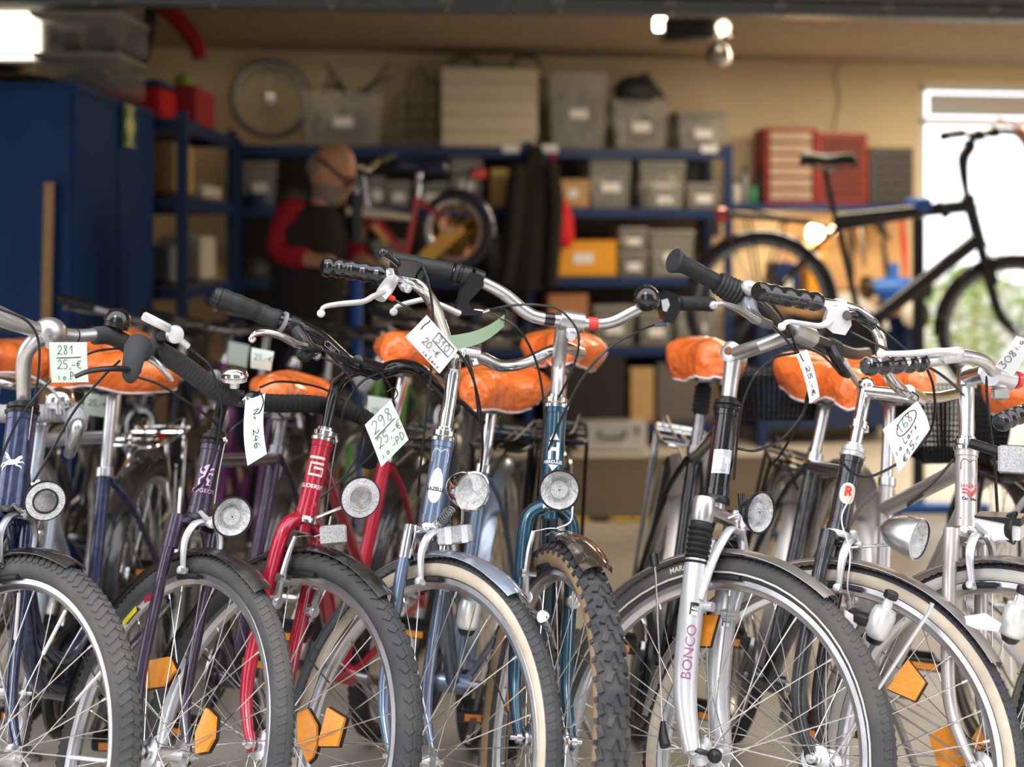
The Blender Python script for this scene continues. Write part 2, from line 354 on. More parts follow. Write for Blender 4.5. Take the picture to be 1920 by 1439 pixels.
def arc_fender(R, t0, t1, half=.027, gap=.013, th=.0012, drop=.012, n=40, mi=0):
    """mudguard in wheel coordinates: curved channel from angle t0 to t1 (degrees)"""
    mb = MB(); K = 9; rows = []
    for i in range(n+1):
        t = math.radians(t0+(t1-t0)*i/n); er = Vector((math.cos(t),0,math.sin(t))); taper = min(1, .80+.2*min(i, n-i)/3)
        for o in (0, th):
            for k in range(K):
                a = -1+2*k/(K-1); mb.v.append(er*(R+gap-drop*a*a+o)+Vector((0, a*half*taper, 0)))
    L = 2*K
    for i in range(n):
        for k in range(K-1):
            a, b = i*L+k, (i+1)*L+k
            mb.f += [(a, b, b+1, a+1), (a+K, a+K+1, b+K+1, b+K)]
        mb.f += [(i*L, i*L+K, (i+1)*L+K, (i+1)*L), (i*L+K-1, (i+1)*L+K-1, (i+1)*L+2*K-1, i*L+2*K-1)]
    for i in (0, n):
        for k in range(K-1): mb.f.append((i*L+k, i*L+k+1, i*L+K+k+1, i*L+K+k))
    mb.m = [mi]*len(mb.f); return mb
def xf(mb, W):
    mb.v = [W @ v for v in mb.v]; return mb
# ---------------------------------------------------------------- saddles
def saddle_mesh(Lx=.26, Wr=.085, cover=False, seed=0, drop=.07):
    rnd = random.Random(seed); ph = [rnd.uniform(0, 6) for _ in range(12)]; mb = MB(); nu, nv = 30, 28
    def wd(u): k = max(0, min(1, (u-.30)/.50)); return (.030+(Wr-.030)*(k*k*(3-2*k)))
    for i in range(nu+1):
        u = i/nu; x = Lx*(.5-u); e2 = abs(2*u-1)**(4.5 if cover else 5); end = math.sqrt(max(0, 1-e2)); g = .014 if cover else 0
        w_ = (wd(u)+g)*(.22+.78*end); z0 = .010*math.cos(u*5)-.030*(1-end)
        dp = (drop*(.62+.25*u)+.004*math.sin(9*u+ph[0]))*(.4+.6*end)*(1 if cover else .35)
        for j in range(nv+1):
            s_ = 2*j/nv-1; a = abs(s_); sg = 1 if s_ > 0 else -1
            if a < .58: t = a/.58*PI/2; y = w_*math.sin(t); z = .036*math.cos(t)-.0; k = 0
            else: k = (a-.58)/.42; y = w_*(1-(.30 if cover else .35)*k*k); z = -dp*k
            if cover:
                wr = math.sin(23*u+ph[1]+sg)+.7*math.sin(47*u+ph[2]-2*sg)+.5*math.sin(75*u+ph[3])
                y += (.0026*wr*(.25+k))*1.0; z += .0028*math.sin(31*u+5*s_+ph[4])*(1-k)+.0012*math.sin(17*s_+ph[5]+8*u)+.004*math.sin(13*u+ph[6]+sg)*k*k
            mb.v.append(Vector((x, y*sg, z0+z-.012+(.008 if cover else 0))))
    n1 = nv+1
    for i in range(nu):
        for j in range(nv): mb.f.append((i*n1+j, i*n1+j+1, (i+1)*n1+j+1, (i+1)*n1+j)); mb.m.append(0)
    if not cover:
        for i in range(nu): mb.f.append((i*n1, (i+1)*n1, (i+1)*n1+nv, i*n1+nv)); mb.m.append(0)
        mb.f += [tuple(range(n1)), tuple(range(nu*n1, nu*n1+n1))[::-1]]; mb.m += [0,0]
    else:           # hem of white elastic round the lower edge
        rim_ = [mb.v[i*n1].copy() for i in range(nu+1)]+[mb.v[i*n1+nv].copy() for i in range(nu, -1, -1)]
        mb.tube(rim_, .0030, 5, closed=True, mi=1); mb.f += [tuple(range(n1)), tuple(range(nu*n1, nu*n1+n1))[::-1]]; mb.m += [0,0]
    return mb
def saddle(b, W, parent, rails=True):
    s = ob('saddle', xf(saddle_mesh(), W), blackr, parent)
    m_ = MB()
    for y in (-.022, .022): m_.tube(sm([W @ Vector(q) for q in ((.11,y*.5,-.03),(.06,y,-.055),(-.04,y,-.055),(-.10,y*1.3,-.03))], 4), .0035, 6)
    m_.box(W @ Vector((.0,0,-.055)), (.045,.06,.022), bev=.004)
    for y in (-.045,.045): m_.tube([W @ Vector((-.09+.004*math.cos(k*1.2),y+.009*math.cos(k*1.2),-.06+.0022*k+.0*y)) for k in range(18)], .0022, 5)
    ob('saddle_rails', m_, alu_d, s); return s
def saddle_cover(W, label, seed=0, group=None, Lx=.28, Wr=.088, drop=.07):
    return ob('saddle_cover', xf(saddle_mesh(Lx, Wr, True, seed, drop), W), [orange, hem], None, label=label, cat='saddle cover', smooth=80)
# ---------------------------------------------------------------- bicycles
HA = math.radians(70); U = Vector((-math.cos(HA), 0, math.sin(HA))); OFF = .052
class Bike:
    def __init__(b, X, Y, al, be, de, label, paint, R=.345, ht=.55, crown=.40, name='bicycle', wb=1.06, group=None, z=0, scale=1, heading=None, hr=.0178, seat_z=.96, seat_x=-.80, cat='bicycle'):
        b.R, b.ht, b.crown, b.wb, b.sz, b.sxx, b.hr = R, ht, crown, wb, seat_z, seat_x, hr
        b.M = Matrix.Translation((X, Y, z)) @ Matrix.Rotation((-PI/2+math.radians(al)) if heading is None else heading, 4, 'Z') @ Matrix.Rotation(-math.radians(be), 4, 'X')
        hub = Vector((0,0,R)); P0 = hub+Vector((-math.sin(HA),0,-math.cos(HA)))*OFF; b.P0 = P0
        b.S = b.M @ Matrix.Translation(P0) @ Matrix.Rotation(math.radians(de), 4, U) @ Matrix.Translation(-P0)
        b.FW = b.S @ Matrix.Translation(hub); b.RW = b.M @ Matrix.Translation((-wb,0,R))
        b.root = empty(name, (X, Y, 0 if z == 0 else z), label, cat, group); b.paint = paint
        b.nf = (b.S.to_3x3() @ Vector((1,0,0))).normalized(); b.ny = (b.S.to_3x3() @ Vector((0,1,0))).normalized(); b.ax = (b.M.to_3x3() @ U).normalized()
    def s(b, t, y=0, f=0): return b.S @ (b.P0+U*t+Vector((math.sin(HA),0,math.cos(HA)))*f+Vector((0,y,0)))     # point in steering coordinates
    def m(b, x, y, z): return b.M @ Vector((x, y, z))
    def plane(b, c): b.C = Vector(c)
    def B(b, px, py, s=0):      # point on the handlebar plane, s metres ahead of the clamp
        d = Vector(((px-CX)/F, 1, -(py-CY)/F)); o = Vector((0,0,CH)); k = ((b.C+b.nf*s)-o).dot(b.nf)/d.dot(b.nf)
        return o+d*k
    def frame(b, style='low', decal=None, tr=.0165, rear=True, m2=None):
        p = b.paint; mb = MB(); ht, cr = b.ht, b.crown+.022
        mb.tube([b.s0(cr), b.s0(ht)], b.hr, 20); e_ = b.hr-.0178
        for t in (cr+.004, ht-.004): mb.lathe(b.s0(t-.008), b.ax, [(.0178+e_,0),(.0193+e_,.001),(.0193+e_,.015),(.0178+e_,.016)], 20)
        BB = Vector((getattr(b,'bbx',-.60),0,.285)); sd = Vector((-.309,0,.951)); stl = {'diamond':.50,'slope':.44,'low':.46,'mixte':.48,'swan':.45}[style]
        stt = BB+sd*stl; M = lambda v: b.M @ v
        mb.tube([M(BB), M(stt)], .0155, 16)
        mb.lathe(M(BB)-b.ny0*.036, b.ny0, [(.021,0),(.021,.072)], 16)
        hb, h2 = b.l0(cr+.03), b.l0(ht-.03)
        if style == 'diamond': mb.tube([M(hb), M(BB)], tr, 16); mb.tube([M(h2), M(stt-sd*.02)], .0150, 16)
        elif style == 'slope': mb.tube([M(hb), M(BB)], tr*1.15, 16); mb.tube([M(h2), M(stt-sd*.06)], .0165, 16)
        elif style == 'mixte':
            mb.tube([M(hb), M(BB)], tr, 16)
            mb.tube([M(h2), M(BB+sd*.22)], .0125, 12)
        elif style == 'low':
            mb.tube([M(hb), M(BB)], tr, 16); mb.tube(sm([M(h2), M((h2+BB)/2+Vector((0,0,.02))), M(BB+sd*.16)], 6), .0135, 12)
        else:
            mb.tube(sm([M(hb), M(Vector((-.30,0,.42))), M(Vector((-.45,0,.315))), M(BB)], 8), tr, 14); mb.tube(sm([M(h2), M(Vector((-.30,0,.52))), M(Vector((-.46,0,.38))), M(BB+sd*.12)], 8), .0150, 14)
        rh = Vector((-b.wb,0,b.R))
        for y in (-1,1):
            mb.tube(sm([M(BB+Vector((-.02,y*.02,0))), M(Vector((BB.x-.12,y*.035,.30))), M(rh+Vector((.02,y*.062,0)))], 4), .0085, 10)
            mb.tube(sm([M(stt+Vector((0,y*.014,-.02))), M(stt+(rh-stt)*.3+Vector((0,y*.040,0))), M(rh+Vector((.0,y*.062,.01)))], 4), .0072, 10)
            mb.box(M(rh+Vector((.01,y*.062,0))), (.02,.03,.03))
        fr = ob('frame', mb, p, b.root)
        hs = MB(); hs.lathe(b.s0(ht), b.ax, [(.0175,-.002),(.0215+e_,0),(.0225+e_,.006),(.0185+e_,.010),(.020+e_,.011),(.020+e_,.019),(.0165,.021),(.0165,.026),(.013,.028)], 20); ob('headset', hs, b.hsm if hasattr(b, 'hsm') else chrome, fr); hs = MB()
        hs.lathe(b.s0(cr-.016), b.ax, [(.0175,0),(.022+e_,.002),(.0225+e_,.009),(.0180+e_,.016)], 20); ob('headset', hs, b.hsm if hasattr(b, 'hsm') else chrome, fr)
        b.fr = fr; b.stt = stt; b.BB = BB; return fr
    def l0(b, t): return b.P0+U*t
    def s0(b, t): return b.M @ (b.P0+U*t)
    @property
    def ny0(b): return (b.M.to_3x3() @ Vector((0,1,0))).normalized()
    @property
    def nx0(b): return (b.M.to_3x3() @ Vector((1,0,0))).normalized()
    def fork(b, style='uni', m_=None, r0=.0125, crown_m=None, yw=.05, curve=True):
        m_ = m_ or b.paint; mb = MB(); R = b.R; cr = b.crown
        for y in (-1,1):
            pts = [b.s(cr+.014, y*.006), b.s(cr+.010, y*.022), b.s(cr-.004, y*.040), b.s(cr-.03, y*.0475), b.s(cr-.09, y*.05), b.s(.15, y*yw), b.s(.08, y*yw, .010), b.s(.03, y*yw, .032), b.s(0, y*yw, OFF)]
            if style != 'uni': pts = [b.s(cr+.005, y*.044)]+pts[4:]
            mb.tube(sm(pts, 5), [r0, r0, r0, r0*.98, r0*.9, r0*.75, r0*.6], 14, flat=.92)
            mb.prism([b.s(a, y*yw-.002, f) for a, f in ((.03,.028),(.02,.046),(-.010,OFF+.010),(-.016,OFF-.002),(.0,OFF-.014))], b.ny*.005)
        mb.tube([b.s(cr-.01), b.s(cr+.02)], .0165, 16)
        f = ob('fork', mb, m_, b.root)
        if style == 'crown':
            c = MB(); Xs, Ys, Zs = b.nf, b.ny, b.ax
            c.box(b.s(cr+.002), (.030,.104,.022), (Zs.cross(b.ny)*-1, Ys, Zs), .007)
            for y in (-1,1): c.tube([b.s(cr+.010, y*.044), b.s(cr-.05, y*.046)], .0145, 14)
            ob('fork_crown', c, crown_m or m_, f)
        if style == 'uni': 
            c = MB(); c.lathe(b.s(cr+.012), b.ax, [(.0165,0),(.0205,.003),(.0205,.008),(.0165,.011)], 18); ob('crown_race', c, blackp, f)
        b.fk = f; return f
    def wheels(b, kind='city', **k):
        refl = k.pop('refl', ())
        rk = k.pop('rear_kind', kind)
        b.fw = wheel(b.root, b.FW, 'front_wheel', kind, b.R, refl=refl, **k); k.pop('tubes', 0)
        b.rw = wheel(b.root, b.RW, 'rear_wheel', rk, b.R, **k)
    def fenders(b, m_, t0=58, t1=195, rear=True, half=.027, stay=alu, m2=None, gap=.013):
        f = ob('front_mudguard', xf(arc_fender(b.R, t0, t1, half, gap), b.FW), m_, b.root)
        def stays(W, angs, par):
            for a in angs:
                mb = MB(); t = math.radians(a); e = Vector((math.cos(t),0,math.sin(t)))*(b.R+gap-.004)
                for y in (-1,1): mb.tube([W @ (e+Vector((0,y*half*.9,0))), W @ Vector((0,y*.056,.006))], .0018, 6)
                ob('mudguard_stay', mb, stay, par)
        stays(b.FW, (t0+6 if t0 < 50 else 175, 175), f)
        if rear: r = ob('rear_mudguard', xf(arc_fender(b.R, -10, 165, half, gap), b.RW), m2 or m_, b.root); stays(b.RW, (120, 155), r)
        b.ff = f
    def seat(b, post=chrome, cover=None, seed=0, boot=False, tilt=0, yaw=0, size=1.0, drop=.07, up=0):
        a = b.stt; top = Vector((b.sxx, 0, b.sz)); mb = MB()
        t1 = b.stt+Vector((-.309,0,.951))*((b.sz-.065-b.stt.z)/.951)
        mb.tube([b.M @ (a-Vector((0,0,.02))), b.M @ t1], .0130, 14); mb.lathe(b.M @ a, b.M.to_3x3() @ Vector((-.309,0,.951)), [(.0155,-.012),(.019,-.010),(.019,.008),(.0145,.010)], 16)
        mb.box(b.M @ (a+Vector((-.018,0,0))), (.02,.03,.014))
        sp = ob('seat_post', mb, post, b.root)
        if boot:
            q = MB(); d = b.M.to_3x3() @ Vector((-.309,0,.951)); q.lathe((b.M @ t1)-d*.085, d, [(.013,0)]+[(.021 if i % 2 else .0165, .006+i*.0052) for i in range(12)]+[(.013,.072)], 16); ob('suspension_boot', q, blackr, sp)
        W = b.M @ Matrix.Translation((t1.x+.01, 0, b.sz-.005+up)) @ Matrix.Rotation(math.radians(yaw), 4, 'Z') @ Matrix.Rotation(math.radians(tilt), 4, 'Y')
        saddle(b, W, b.root)
        b.seatW = W
        if cover: saddle_cover(W @ Matrix.Translation((0,0,.006)), cover, seed, Wr=.090*size, Lx=.285*size, drop=drop)
        if b.fr.get('seat_band'): pass
    def crank(b, ang=30, pedal=True, guard=None, ring=blackp):
        c = b.M @ b.BB; Y = b.ny0; rad = Matrix.Rotation(math.radians(ang), 3, 'Y'); d = b.M.to_3x3() @ (rad @ Vector((1,0,0)))
        mb = MB(); mb.lathe(c-Y*.062, Y, [(.012,0),(.012,.124)], 14)
        mb.lathe(c-Y*.046, Y, [(.075,0),(.083,.001),(.083,.004),(.075,.005),(.070,.005),(.070,0)], 36)
        for k in range(5):
            t = 2*PI*k/5; e = b.M.to_3x3() @ Vector((math.cos(t),0,math.sin(t))); mb.seg(c-Y*.044+e*.012, c-Y*.044+e*.073, .012, .004, Y)
        mb.seg(c-Y*.062, c-Y*.068+d*.17, .022, .014, Y, .003); mb.seg(c+Y*.062, c+Y*.068-d*.17, .022, .014, Y, .003)
        cs = ob('crankset', mb, alu_d, b.root)
        if pedal:
            for s in (-1,1):
                e = c+Y*s*.072+(d*.17 if s < 0 else -d*.17); p = MB(); X3 = b.nx0; Z3 = X3.cross(Y)
                p.tube([e, e+Y*s*.10], .006, 8)
                for o in (-.036,.036): p.box(e+Y*s*.055+X3*o, (.016,.092,.024), (X3,Y,Z3), .004)
                for o in (.012,.095): p.box(e+Y*s*o, (.072,.010,.018), (X3,Y,Z3), .003)
                pd = ob('pedal', p, blackp, cs)
                for o in (-.045,.045): q = MB(); q.box(e+Y*s*.055+X3*o, (.003,.058,.014), (X3,Y,Z3)); ob('pedal_reflector', q, refo, pd)
        ch = MB(); ra = .080; rr_ = .035; rc_ = b.M @ Vector((-b.wb,0,b.R)); n = 14
        X3, Z3 = b.nx0, b.nx0.cross(Y); Y4 = -Y*.043
        loop = [c+Y4+(X3*math.cos(t)+Z3*math.sin(t))*ra for t in [-PI/2+PI*i/n for i in range(n+1)]]+[rc_+Y4+(X3*math.cos(t)+Z3*math.sin(t))*rr_ for t in [PI/2+PI*i/n for i in range(n+1)]]
        if guard:
            g = MB(); up = [p_+(p_-(c+Y4 if (p_-c).length < .2 else rc_+Y4)).normalized()*.02 for p_ in loop]
            g.tube(up, .012, 8, closed=True, flat=1.2); g.prism([p_-Y*.012 for p_ in loop], -Y*.004); ob('chain_guard', g, guard, b.root)
        else: ob('chain', ch.tube(loop, .0042, 6, closed=True), alu_d, cs)
        st = MB(); f = b.M @ Vector((-.66,.03,.27)); e = b.M @ Vector((-.70,.17,.012)); e.z = .006; st.tube([f, e], .008, 8); st.box(e, (.03,.03,.012)); ob('kickstand', st, alu_d, b.root)
    def rack(b, m_=alu, h=.745, light=False):
        mb = MB(); M = lambda x, y, z: b.M @ Vector((x, y, z)); x0, x1 = -b.wb-.20, -b.wb+.17
        mb.tube(sm([M(x1,-.03,h),M(x1-.04,-.065,h),M(x0+.04,-.065,h),M(x0,-.04,h),M(x0,.04,h),M(x0+.04,.065,h),M(x1-.04,.065,h),M(x1,.03,h)], 4), .005, 8)
        for x in (x1-.04, x1-.14, x0+.10, x0+.02): mb.tube([M(x,-.065,h),M(x,.065,h)], .004, 6)
        mb.tube([M(x1,0,h),M(x0,0,h)], .004, 6)
        for y in (-.068,.068):
            mb.tube([M(x0+.10,y,h),M(-b.wb,y,b.R+.02)], .005, 7); mb.tube([M(x1-.10,y,h),M(-b.wb,y,b.R+.02)], .005, 7)
            mb.tube([M(x1,y*.4,h),M(b.stt.x-.02,y*.25,min(h-.02,b.stt.z-.02))], .004, 6)
        r = ob('rear_rack', mb, m_, b.root)
        q = MB(); sp = [M(x0+.03,-.045,h+.004),M(x0+.05,-.045,h+.03),M(x1-.10,-.03,h+.012),M(x1-.06,0,h+.010),M(x1-.10,.03,h+.012),M(x0+.05,.045,h+.03),M(x0+.03,.045,h+.004)]
        q.tube(sm(sp, 4), .0035, 6); ob('spring_clamp', q, m_, r)
        if light: l = MB(); l.box(M(x0-.015,0,h-.02), (.03,.09,.04), (b.nx0,b.ny0,b.nx0.cross(b.ny0)), .008); ob('rear_light', l, refr, b.root)
        b.rk = r
    def grip(b, pts, r, m_=None, par=None, ribs=0, amp=.12, n=40, flare=0):
        ps = sm(pts, max(3, n//max(1, len(pts)-1))); N = len(ps); rs = []
        for i in range(N):
            u = i/(N-1); k = 1-amp*(.5+.5*math.cos(2*PI*ribs*u)) if ribs else 1-amp*.3*math.sin(PI*u)
            if flare and u < .25: k *= 1+flare*(1-u/.25)
            if i in (0, N-1): k *= .85
            rs.append(r*k)
        return ob('grip', MB().tube(ps, rs, 16), m_ or blackr, par)
    def bar(b, pts, r, m_, parts=5):
        b.hb = ob('handlebar', MB().tube(sm(pts, 8), r, 16), m_, b.root); return b.hb
    def quill(b, path, r, m_, extra=None):
        mb = MB().tube(sm(path, 6), r, 16)
        if extra: extra(mb)
        b.st = ob('stem', mb, m_, b.root); return b.st
    def lever(b, pts, r, m_, par, ball=True, flat=.55):
        ps = sm(pts, 6); r *= 1.2; mb = MB().tube(ps, [r*.75, r*.9, r, r*1.1, r*1.25], 12, flat=max(flat,.65))
        if ball: mb.ball(ps[0], r*1.0)
        return ob('brake_lever', mb, m_, par)
    def cable(b, pts, r=.0024, m_=None, name='cable'): return ob(name, MB().tube(sm(pts, 7), r, 7), m_ or cablem, b.root)
    def vbrake(b, m_=alu):
        mb = MB(); pad = MB(); cr = b.crown
        for y in (-1,1):
            Z = b.ax; Yv = b.ny; X = Yv.cross(Z)
            mb.lathe(b.s(.245, y*.047, .016), X, [(.012,0),(.013,.002),(.013,.016),(.008,.017),(.008,.022)], 14)
            mb.tube(sm([b.s(.245, y*.047, .028), b.s(.285, y*.049, .030), b.s(.33, y*.046, .030), b.s(.365, y*.040, .030)], 4), [.0085,.007,.0062,.0045], 8)
            mb.tube([b.s(.287, y*.056, .03), b.s(.287, y*.030, .03)], .0045, 8); mb.lathe(b.s(.287, y*.052, .03), Yv*y, [(.0085,0),(.0085,.007),(.004,.007)], 10)
            t = Vector((math.cos(math.radians(80)), 0, math.sin(math.radians(80))))
            pad.tube(sm([b.FW @ Vector((math.cos(a)*(b.R-.041), y*.020, math.sin(a)*(b.R-.041))) for a in (math.radians(104), math.radians(111), math.radians(118))], 3), .0055, 8)
        f = ob('front_brake', mb, m_, b.root); ob('brake_pad', pad, blackr, f)
        w_ = MB(); w_.tube(sm([b.s(.365, -.040, .03), b.s(.375, 0, .032), b.s(.365, .040, .03)], 4), .0011, 5); w_.tube(sm([b.s(.375, .004, .032), b.s(.39, .03, .034), b.s(.42, .035, .03)], 4), .0022, 6); ob('brake_wire', w_, steel, f)
    def caliper(b, m_=alu, y0=0):
        mb = MB(); pad = MB(); cr = b.crown+.002
        mb.lathe(b.s(cr, 0, .012), b.ny.cross(b.ax), [(.004,0),(.004,.03),(.008,.031),(.008,.038),(.004,.039)], 12)
        for y in (-1,1):
            mb.tube(sm([b.s(cr+.018, -y*.022, .033+.004*y), b.s(cr+.006, 0, .033+.004*y), b.s(cr-.006, y*.026, .033), b.s(cr-.035, y*.038, .033), b.s(cr-.07, y*.034, .033), b.s(cr-.095, y*.027, .033)], 4), [.006,.008,.0085,.008,.0065,.006], 8, flat=.7)
            mb.lathe(b.s(cr-.090, y*.022, .032), b.ny*y, [(.007,0),(.007,.016),(.004,.017)], 10)
            pad.tube(sm([b.FW @ Vector((math.cos(a)*(b.R-.041), y*.020, math.sin(a)*(b.R-.041))) for a in (math.radians(106), math.radians(112), math.radians(118))], 3), .0055, 8)
        f = ob('front_brake', mb, m_, b.root); ob('brake_pad', pad, blackr, f)
    def lamp(b, c, d, r, style='round', bracket=None, up=Vector((0,0,1)), dark=False):
        d = Vector(d).normalized(); c = Vector(c); p = b.root; mb = MB()
        if style == 'round':
            mb.lathe(c-d*r*.95, d, [(r*.25,0),(r*.45,.05*r),(r*.55,.35*r),(r*.86,.55*r),(r*1.0,.85*r),(r*1.03,.92*r),(r*1.03,1.0*r),(r*.95,1.0*r),(r*.93,.93*r)], 32, cap=False)
            h = ob('headlight', mb, b.lm if hasattr(b, 'lm') else blackp, p)
            q = MB(); q.lathe(c-d*r*.62, d, [(r*.02,0),(r*.3,.06*r),(r*.6,.22*r),(r*.94,.6*r)], 32, cap=False); ob('reflector', q, lensr, h)
            g = MB(); g.lathe(c, d, [(r*.01,.10*r),(r*.5,.07*r),(r*.94,-.01*r),(r*.94,-.05*r),(r*.5,.01*r),(r*.01,.04*r)], 32, cap=False); ob('lens', g, glass, h)
            k = MB(); k.lathe(c-d*r*.5, d, [(r*.42,0),(r*.46,.3*r),(r*.42,.42*r),(r*.05,.45*r)], 24, cap=False); ob('bulb_cover', k, refw, h)
        elif style == 'retro':      # black ring with a prismatic reflector border
            mb.lathe(c-d*r*1.1, d, [(r*.2,0),(r*.42,.05*r),(r*.5,.5*r),(r*.95,.85*r),(r*1.02,.95*r),(r*1.02,1.12*r),(r*.96,1.13*r)], 32, cap=False)
            h = ob('headlight', mb, blackp, p); q = MB(); q.lathe(c, d, [(r*.58,.0),(r*.60,.04*r),(r*.97,.02*r),(r*.97,-.05*r)], 32, cap=False); ob('reflector_ring', q, refw, h)
            q = MB(); q.lathe(c-d*r*.3, d, [(r*.02,0),(r*.35,.08*r),(r*.58,.3*r)], 28, cap=False); ob('reflector', q, glossk if dark else lensr, h); q = MB(); q.lathe(c, d, [(r*.56,.0),(r*.56,.07*r),(r*.64,.07*r),(r*.64,0)], 28, cap=False); ob('inner_ring', q, blackp if dark else alu, h); q = MB(); q.ball(c-d*r*.22, r*.16, 12, 8); ob('bulb', q, refw, h)
            g = MB(); g.lathe(c, d, [(r*.01,.12*r),(r*.4,.08*r),(r*.58,.02*r),(r*.4,.02*r),(r*.01,.06*r)], 28, cap=False); ob('lens', g, glass, h)
        elif style == 'bullet':
            mb.lathe(c-d*r*2.0, d, [(r*.02,0),(r*.3,.10*r),(r*.62,.45*r),(r*.86,.95*r),(r*.98,1.5*r),(r*1.0,1.95*r),(r*1.04,1.97*r),(r*1.04,2.08*r),(r*.96,2.1*r)], 32, cap=False)
            h = ob('headlight', mb, b.lm if hasattr(b, 'lm') else chrome, p)
            q = MB(); q.lathe(c-d*r*.6, d, [(r*.02,0),(r*.5,.15*r),(r*.94,.6*r)], 28, cap=False); ob('reflector', q, lensr, h)
            g = MB(); g.lathe(c, d, [(r*.01,.32*r),(r*.4,.26*r),(r*.75,.14*r),(r*.96,.0),(r*.75,.10*r),(r*.4,.22*r),(r*.01,.28*r)], 28, cap=False); ob('lens', g, glass, h)
        if bracket:
            k = MB(); k.tube(sm(bracket+[c-d*r*.9-up*r*.5], 4), .0045, 8, flat=.6); k.lathe(c-d*r*.9-up*r*.8, b.ny, [(.006,-.012),(.006,.012)], 10); ob('lamp_bracket', k, alu_w, h)
        return h
def bell(par, c, up, r, m_, base=blackp, dome=1.0, ball=False):
    up = Vector(up).normalized(); c = Vector(c); mb = MB()
    mb.lathe(c, up, [(r*.96,-.05*r),(r,.0),(r*.99,.22*r*dome),(r*.86,.55*r*dome),(r*.6,.78*r*dome),(r*.3,.88*r*dome),(r*.12,.9*r*dome),(r*.01,.98*r*dome)], 28)
    if ball: mb = MB().ball(c, r, 26, 18); mb.lathe(c+up*r*.93, up, [(r*.3,0),(r*.28,r*.08),(r*.1,r*.1),(r*.001,r*.1)], 16)
    o = ob('bell', mb, m_, par); q = MB(); q.lathe(c-up*r*.45, up, [(r*.35,-.4*r),(r*.4,0),(r*.9,.10*r),(r*.9,.38*r)], 24); ob('bell_base', q, base, o); return o
def dynamo(b, c, up, m_=alu_w):
    up = Vector(up).normalized(); mb = MB(); mb.lathe(c, up, [(.008,-.034),(.016,-.030),(.021,-.022),(.0215,.012),(.018,.022),(.009,.026),(.008,.042)], 22)
    o = ob('dynamo', mb, m_, b.root); q = MB(); q.lathe(Vector(c)+up*.042, up, [(.011,0),(.0125,.001)]+[(.0125 if i % 2 else .0115, .002+i*.0012) for i in range(8)]+[(.010,.013)], 20); ob('dynamo_roller', q, blackp, o)
    q = MB(); q.lathe(Vector(c)-up*.034, up, [(.004,-.010),(.012,-.006),(.0165,.004)], 16); ob('dynamo_cap', q, blackp, o); return o
def front_reflector(b, c, d, w_, h, m_=refw, up=None, stripe=False):
    d = Vector(d).normalized(); up = Vector(up or (0,0,1)); X = d.cross(up).normalized(); up = X.cross(d)
    q = MB(); q.box(c, (w_, .010, h), (X, d, up), .004); o = ob('front_reflector', q, m_, b.root)
    k = MB(); k.box(Vector(c)-d*.008, (w_*.9,.008,h*.9), (X, d, up), .003); ob('reflector_case', k, blackp, o)
    if stripe:
        for s in (-.33, .33):
            q = MB(); q.box(Vector(c)+d*.0055+X*s*w_*.72, (w_*.18,.001,h*.9), (X, d, up)); ob('reflector_strip', q, decw, o)
    return o
# ================================================================ setting
A0 = Vector((-1.15, 8.53, 0)); EV = Vector((.9861, .1663, 0)); NV = Vector((-.1663, .9861, 0)); ZV = Vector((0,0,1))
def bkp(px, py, d=0.0):         # point seen at px,py on the vertical plane d metres in front of the back wall
    r = Vector(((px-CX)/F, 1, -(py-CY)/F)); o = Vector((0,0,CH)); q = A0-NV*d; k = (q-o).dot(NV)/r.dot(NV); return o+r*k
def bs(px, d=0.0): return (bkp(px, 450, d)-A0).dot(EV)
def bw(s, d, z): return A0+EV*s-NV*d+ZV*z
floorm = mat('painted_floor', (.66,.60,.52), .42, noise=.6, ns=2.2, c2=(.54,.48,.41), bump=.06, bs=60)
pave = mat('pavement', (.40,.37,.34), .8, noise=.6, ns=3, c2=(.32,.30,.28), bump=.1, bs=80)
wallm = mat('cream_wall', (.74,.62,.42), .85, noise=.4, ns=3, c2=(.66,.55,.37), bump=.1, bs=90)
ceilm = mat('wood_wool_ceiling', (.36,.30,.22), .95, noise=.7, ns=25, c2=(.22,.18,.13), bump=.6, bs=60)
facm = mat('facade_render', (.6,.58,.55), .9, bump=.2, bs=60)
bluem = mat('blue_steel', (.005,.028,.125), .42, noise=.3, ns=20, c2=(.004,.02,.08))
bluec = mat('cabinet_blue', (.002,.040,.165), .5, noise=.3, ns=5, c2=(.002,.030,.12), spec=.25)
shelfb = mat('shelf_board', (.16,.13,.10), .7, noise=.4, ns=14)
def slab(name, a, b_, m_, kind='structure'):
    mb = MB(); a = Vector(a); b_ = Vector(b_); mb.box((a+b_)/2, (abs(b_.x-a.x), abs(b_.y-a.y), abs(b_.z-a.z))); return ob(name, mb, m_, kind=kind)
slab('floor', (-2.8,1.0,-.06), (4.5,9.75,0), floorm); slab('ground', (-30,-25,-.12), (34,45,-.061), pave)
slab('pavement', (-6,-4,-.06), (8,.999,-.001), pave)
blockerm = mat('sky_blocker_dark', (.13,.12,.115), .9); slab('wall_sky_blocker', (-18,-9.3,-.06), (-4.6,-9,12), blockerm); slab('wall_sky_blocker', (-.4,-9.3,-.06), (18,-9,12), blockerm)  # unseen dark walls added to block sky; the gap leaves a bright strip
slab('ceiling', (-2.8,3.05,2.36), (4.5,10.0,2.50), ceilm); slab('wall_front_sky_cut', (-6,2.92,2.02), (7.5,3.05,3.6), facm)  # front wall is out of view, lower edge dropped to cut skylight indoors
slab('wall_left', (-2.8,3.05,0), (-2.68,9.3,2.36), wallm); slab('wall_right', (4.35,3.05,0), (4.5,9.75,2.36), wallm)
dl, dr, dt = bs(1722), bs(2230), bkp(1900, 157).z
mb = MB()
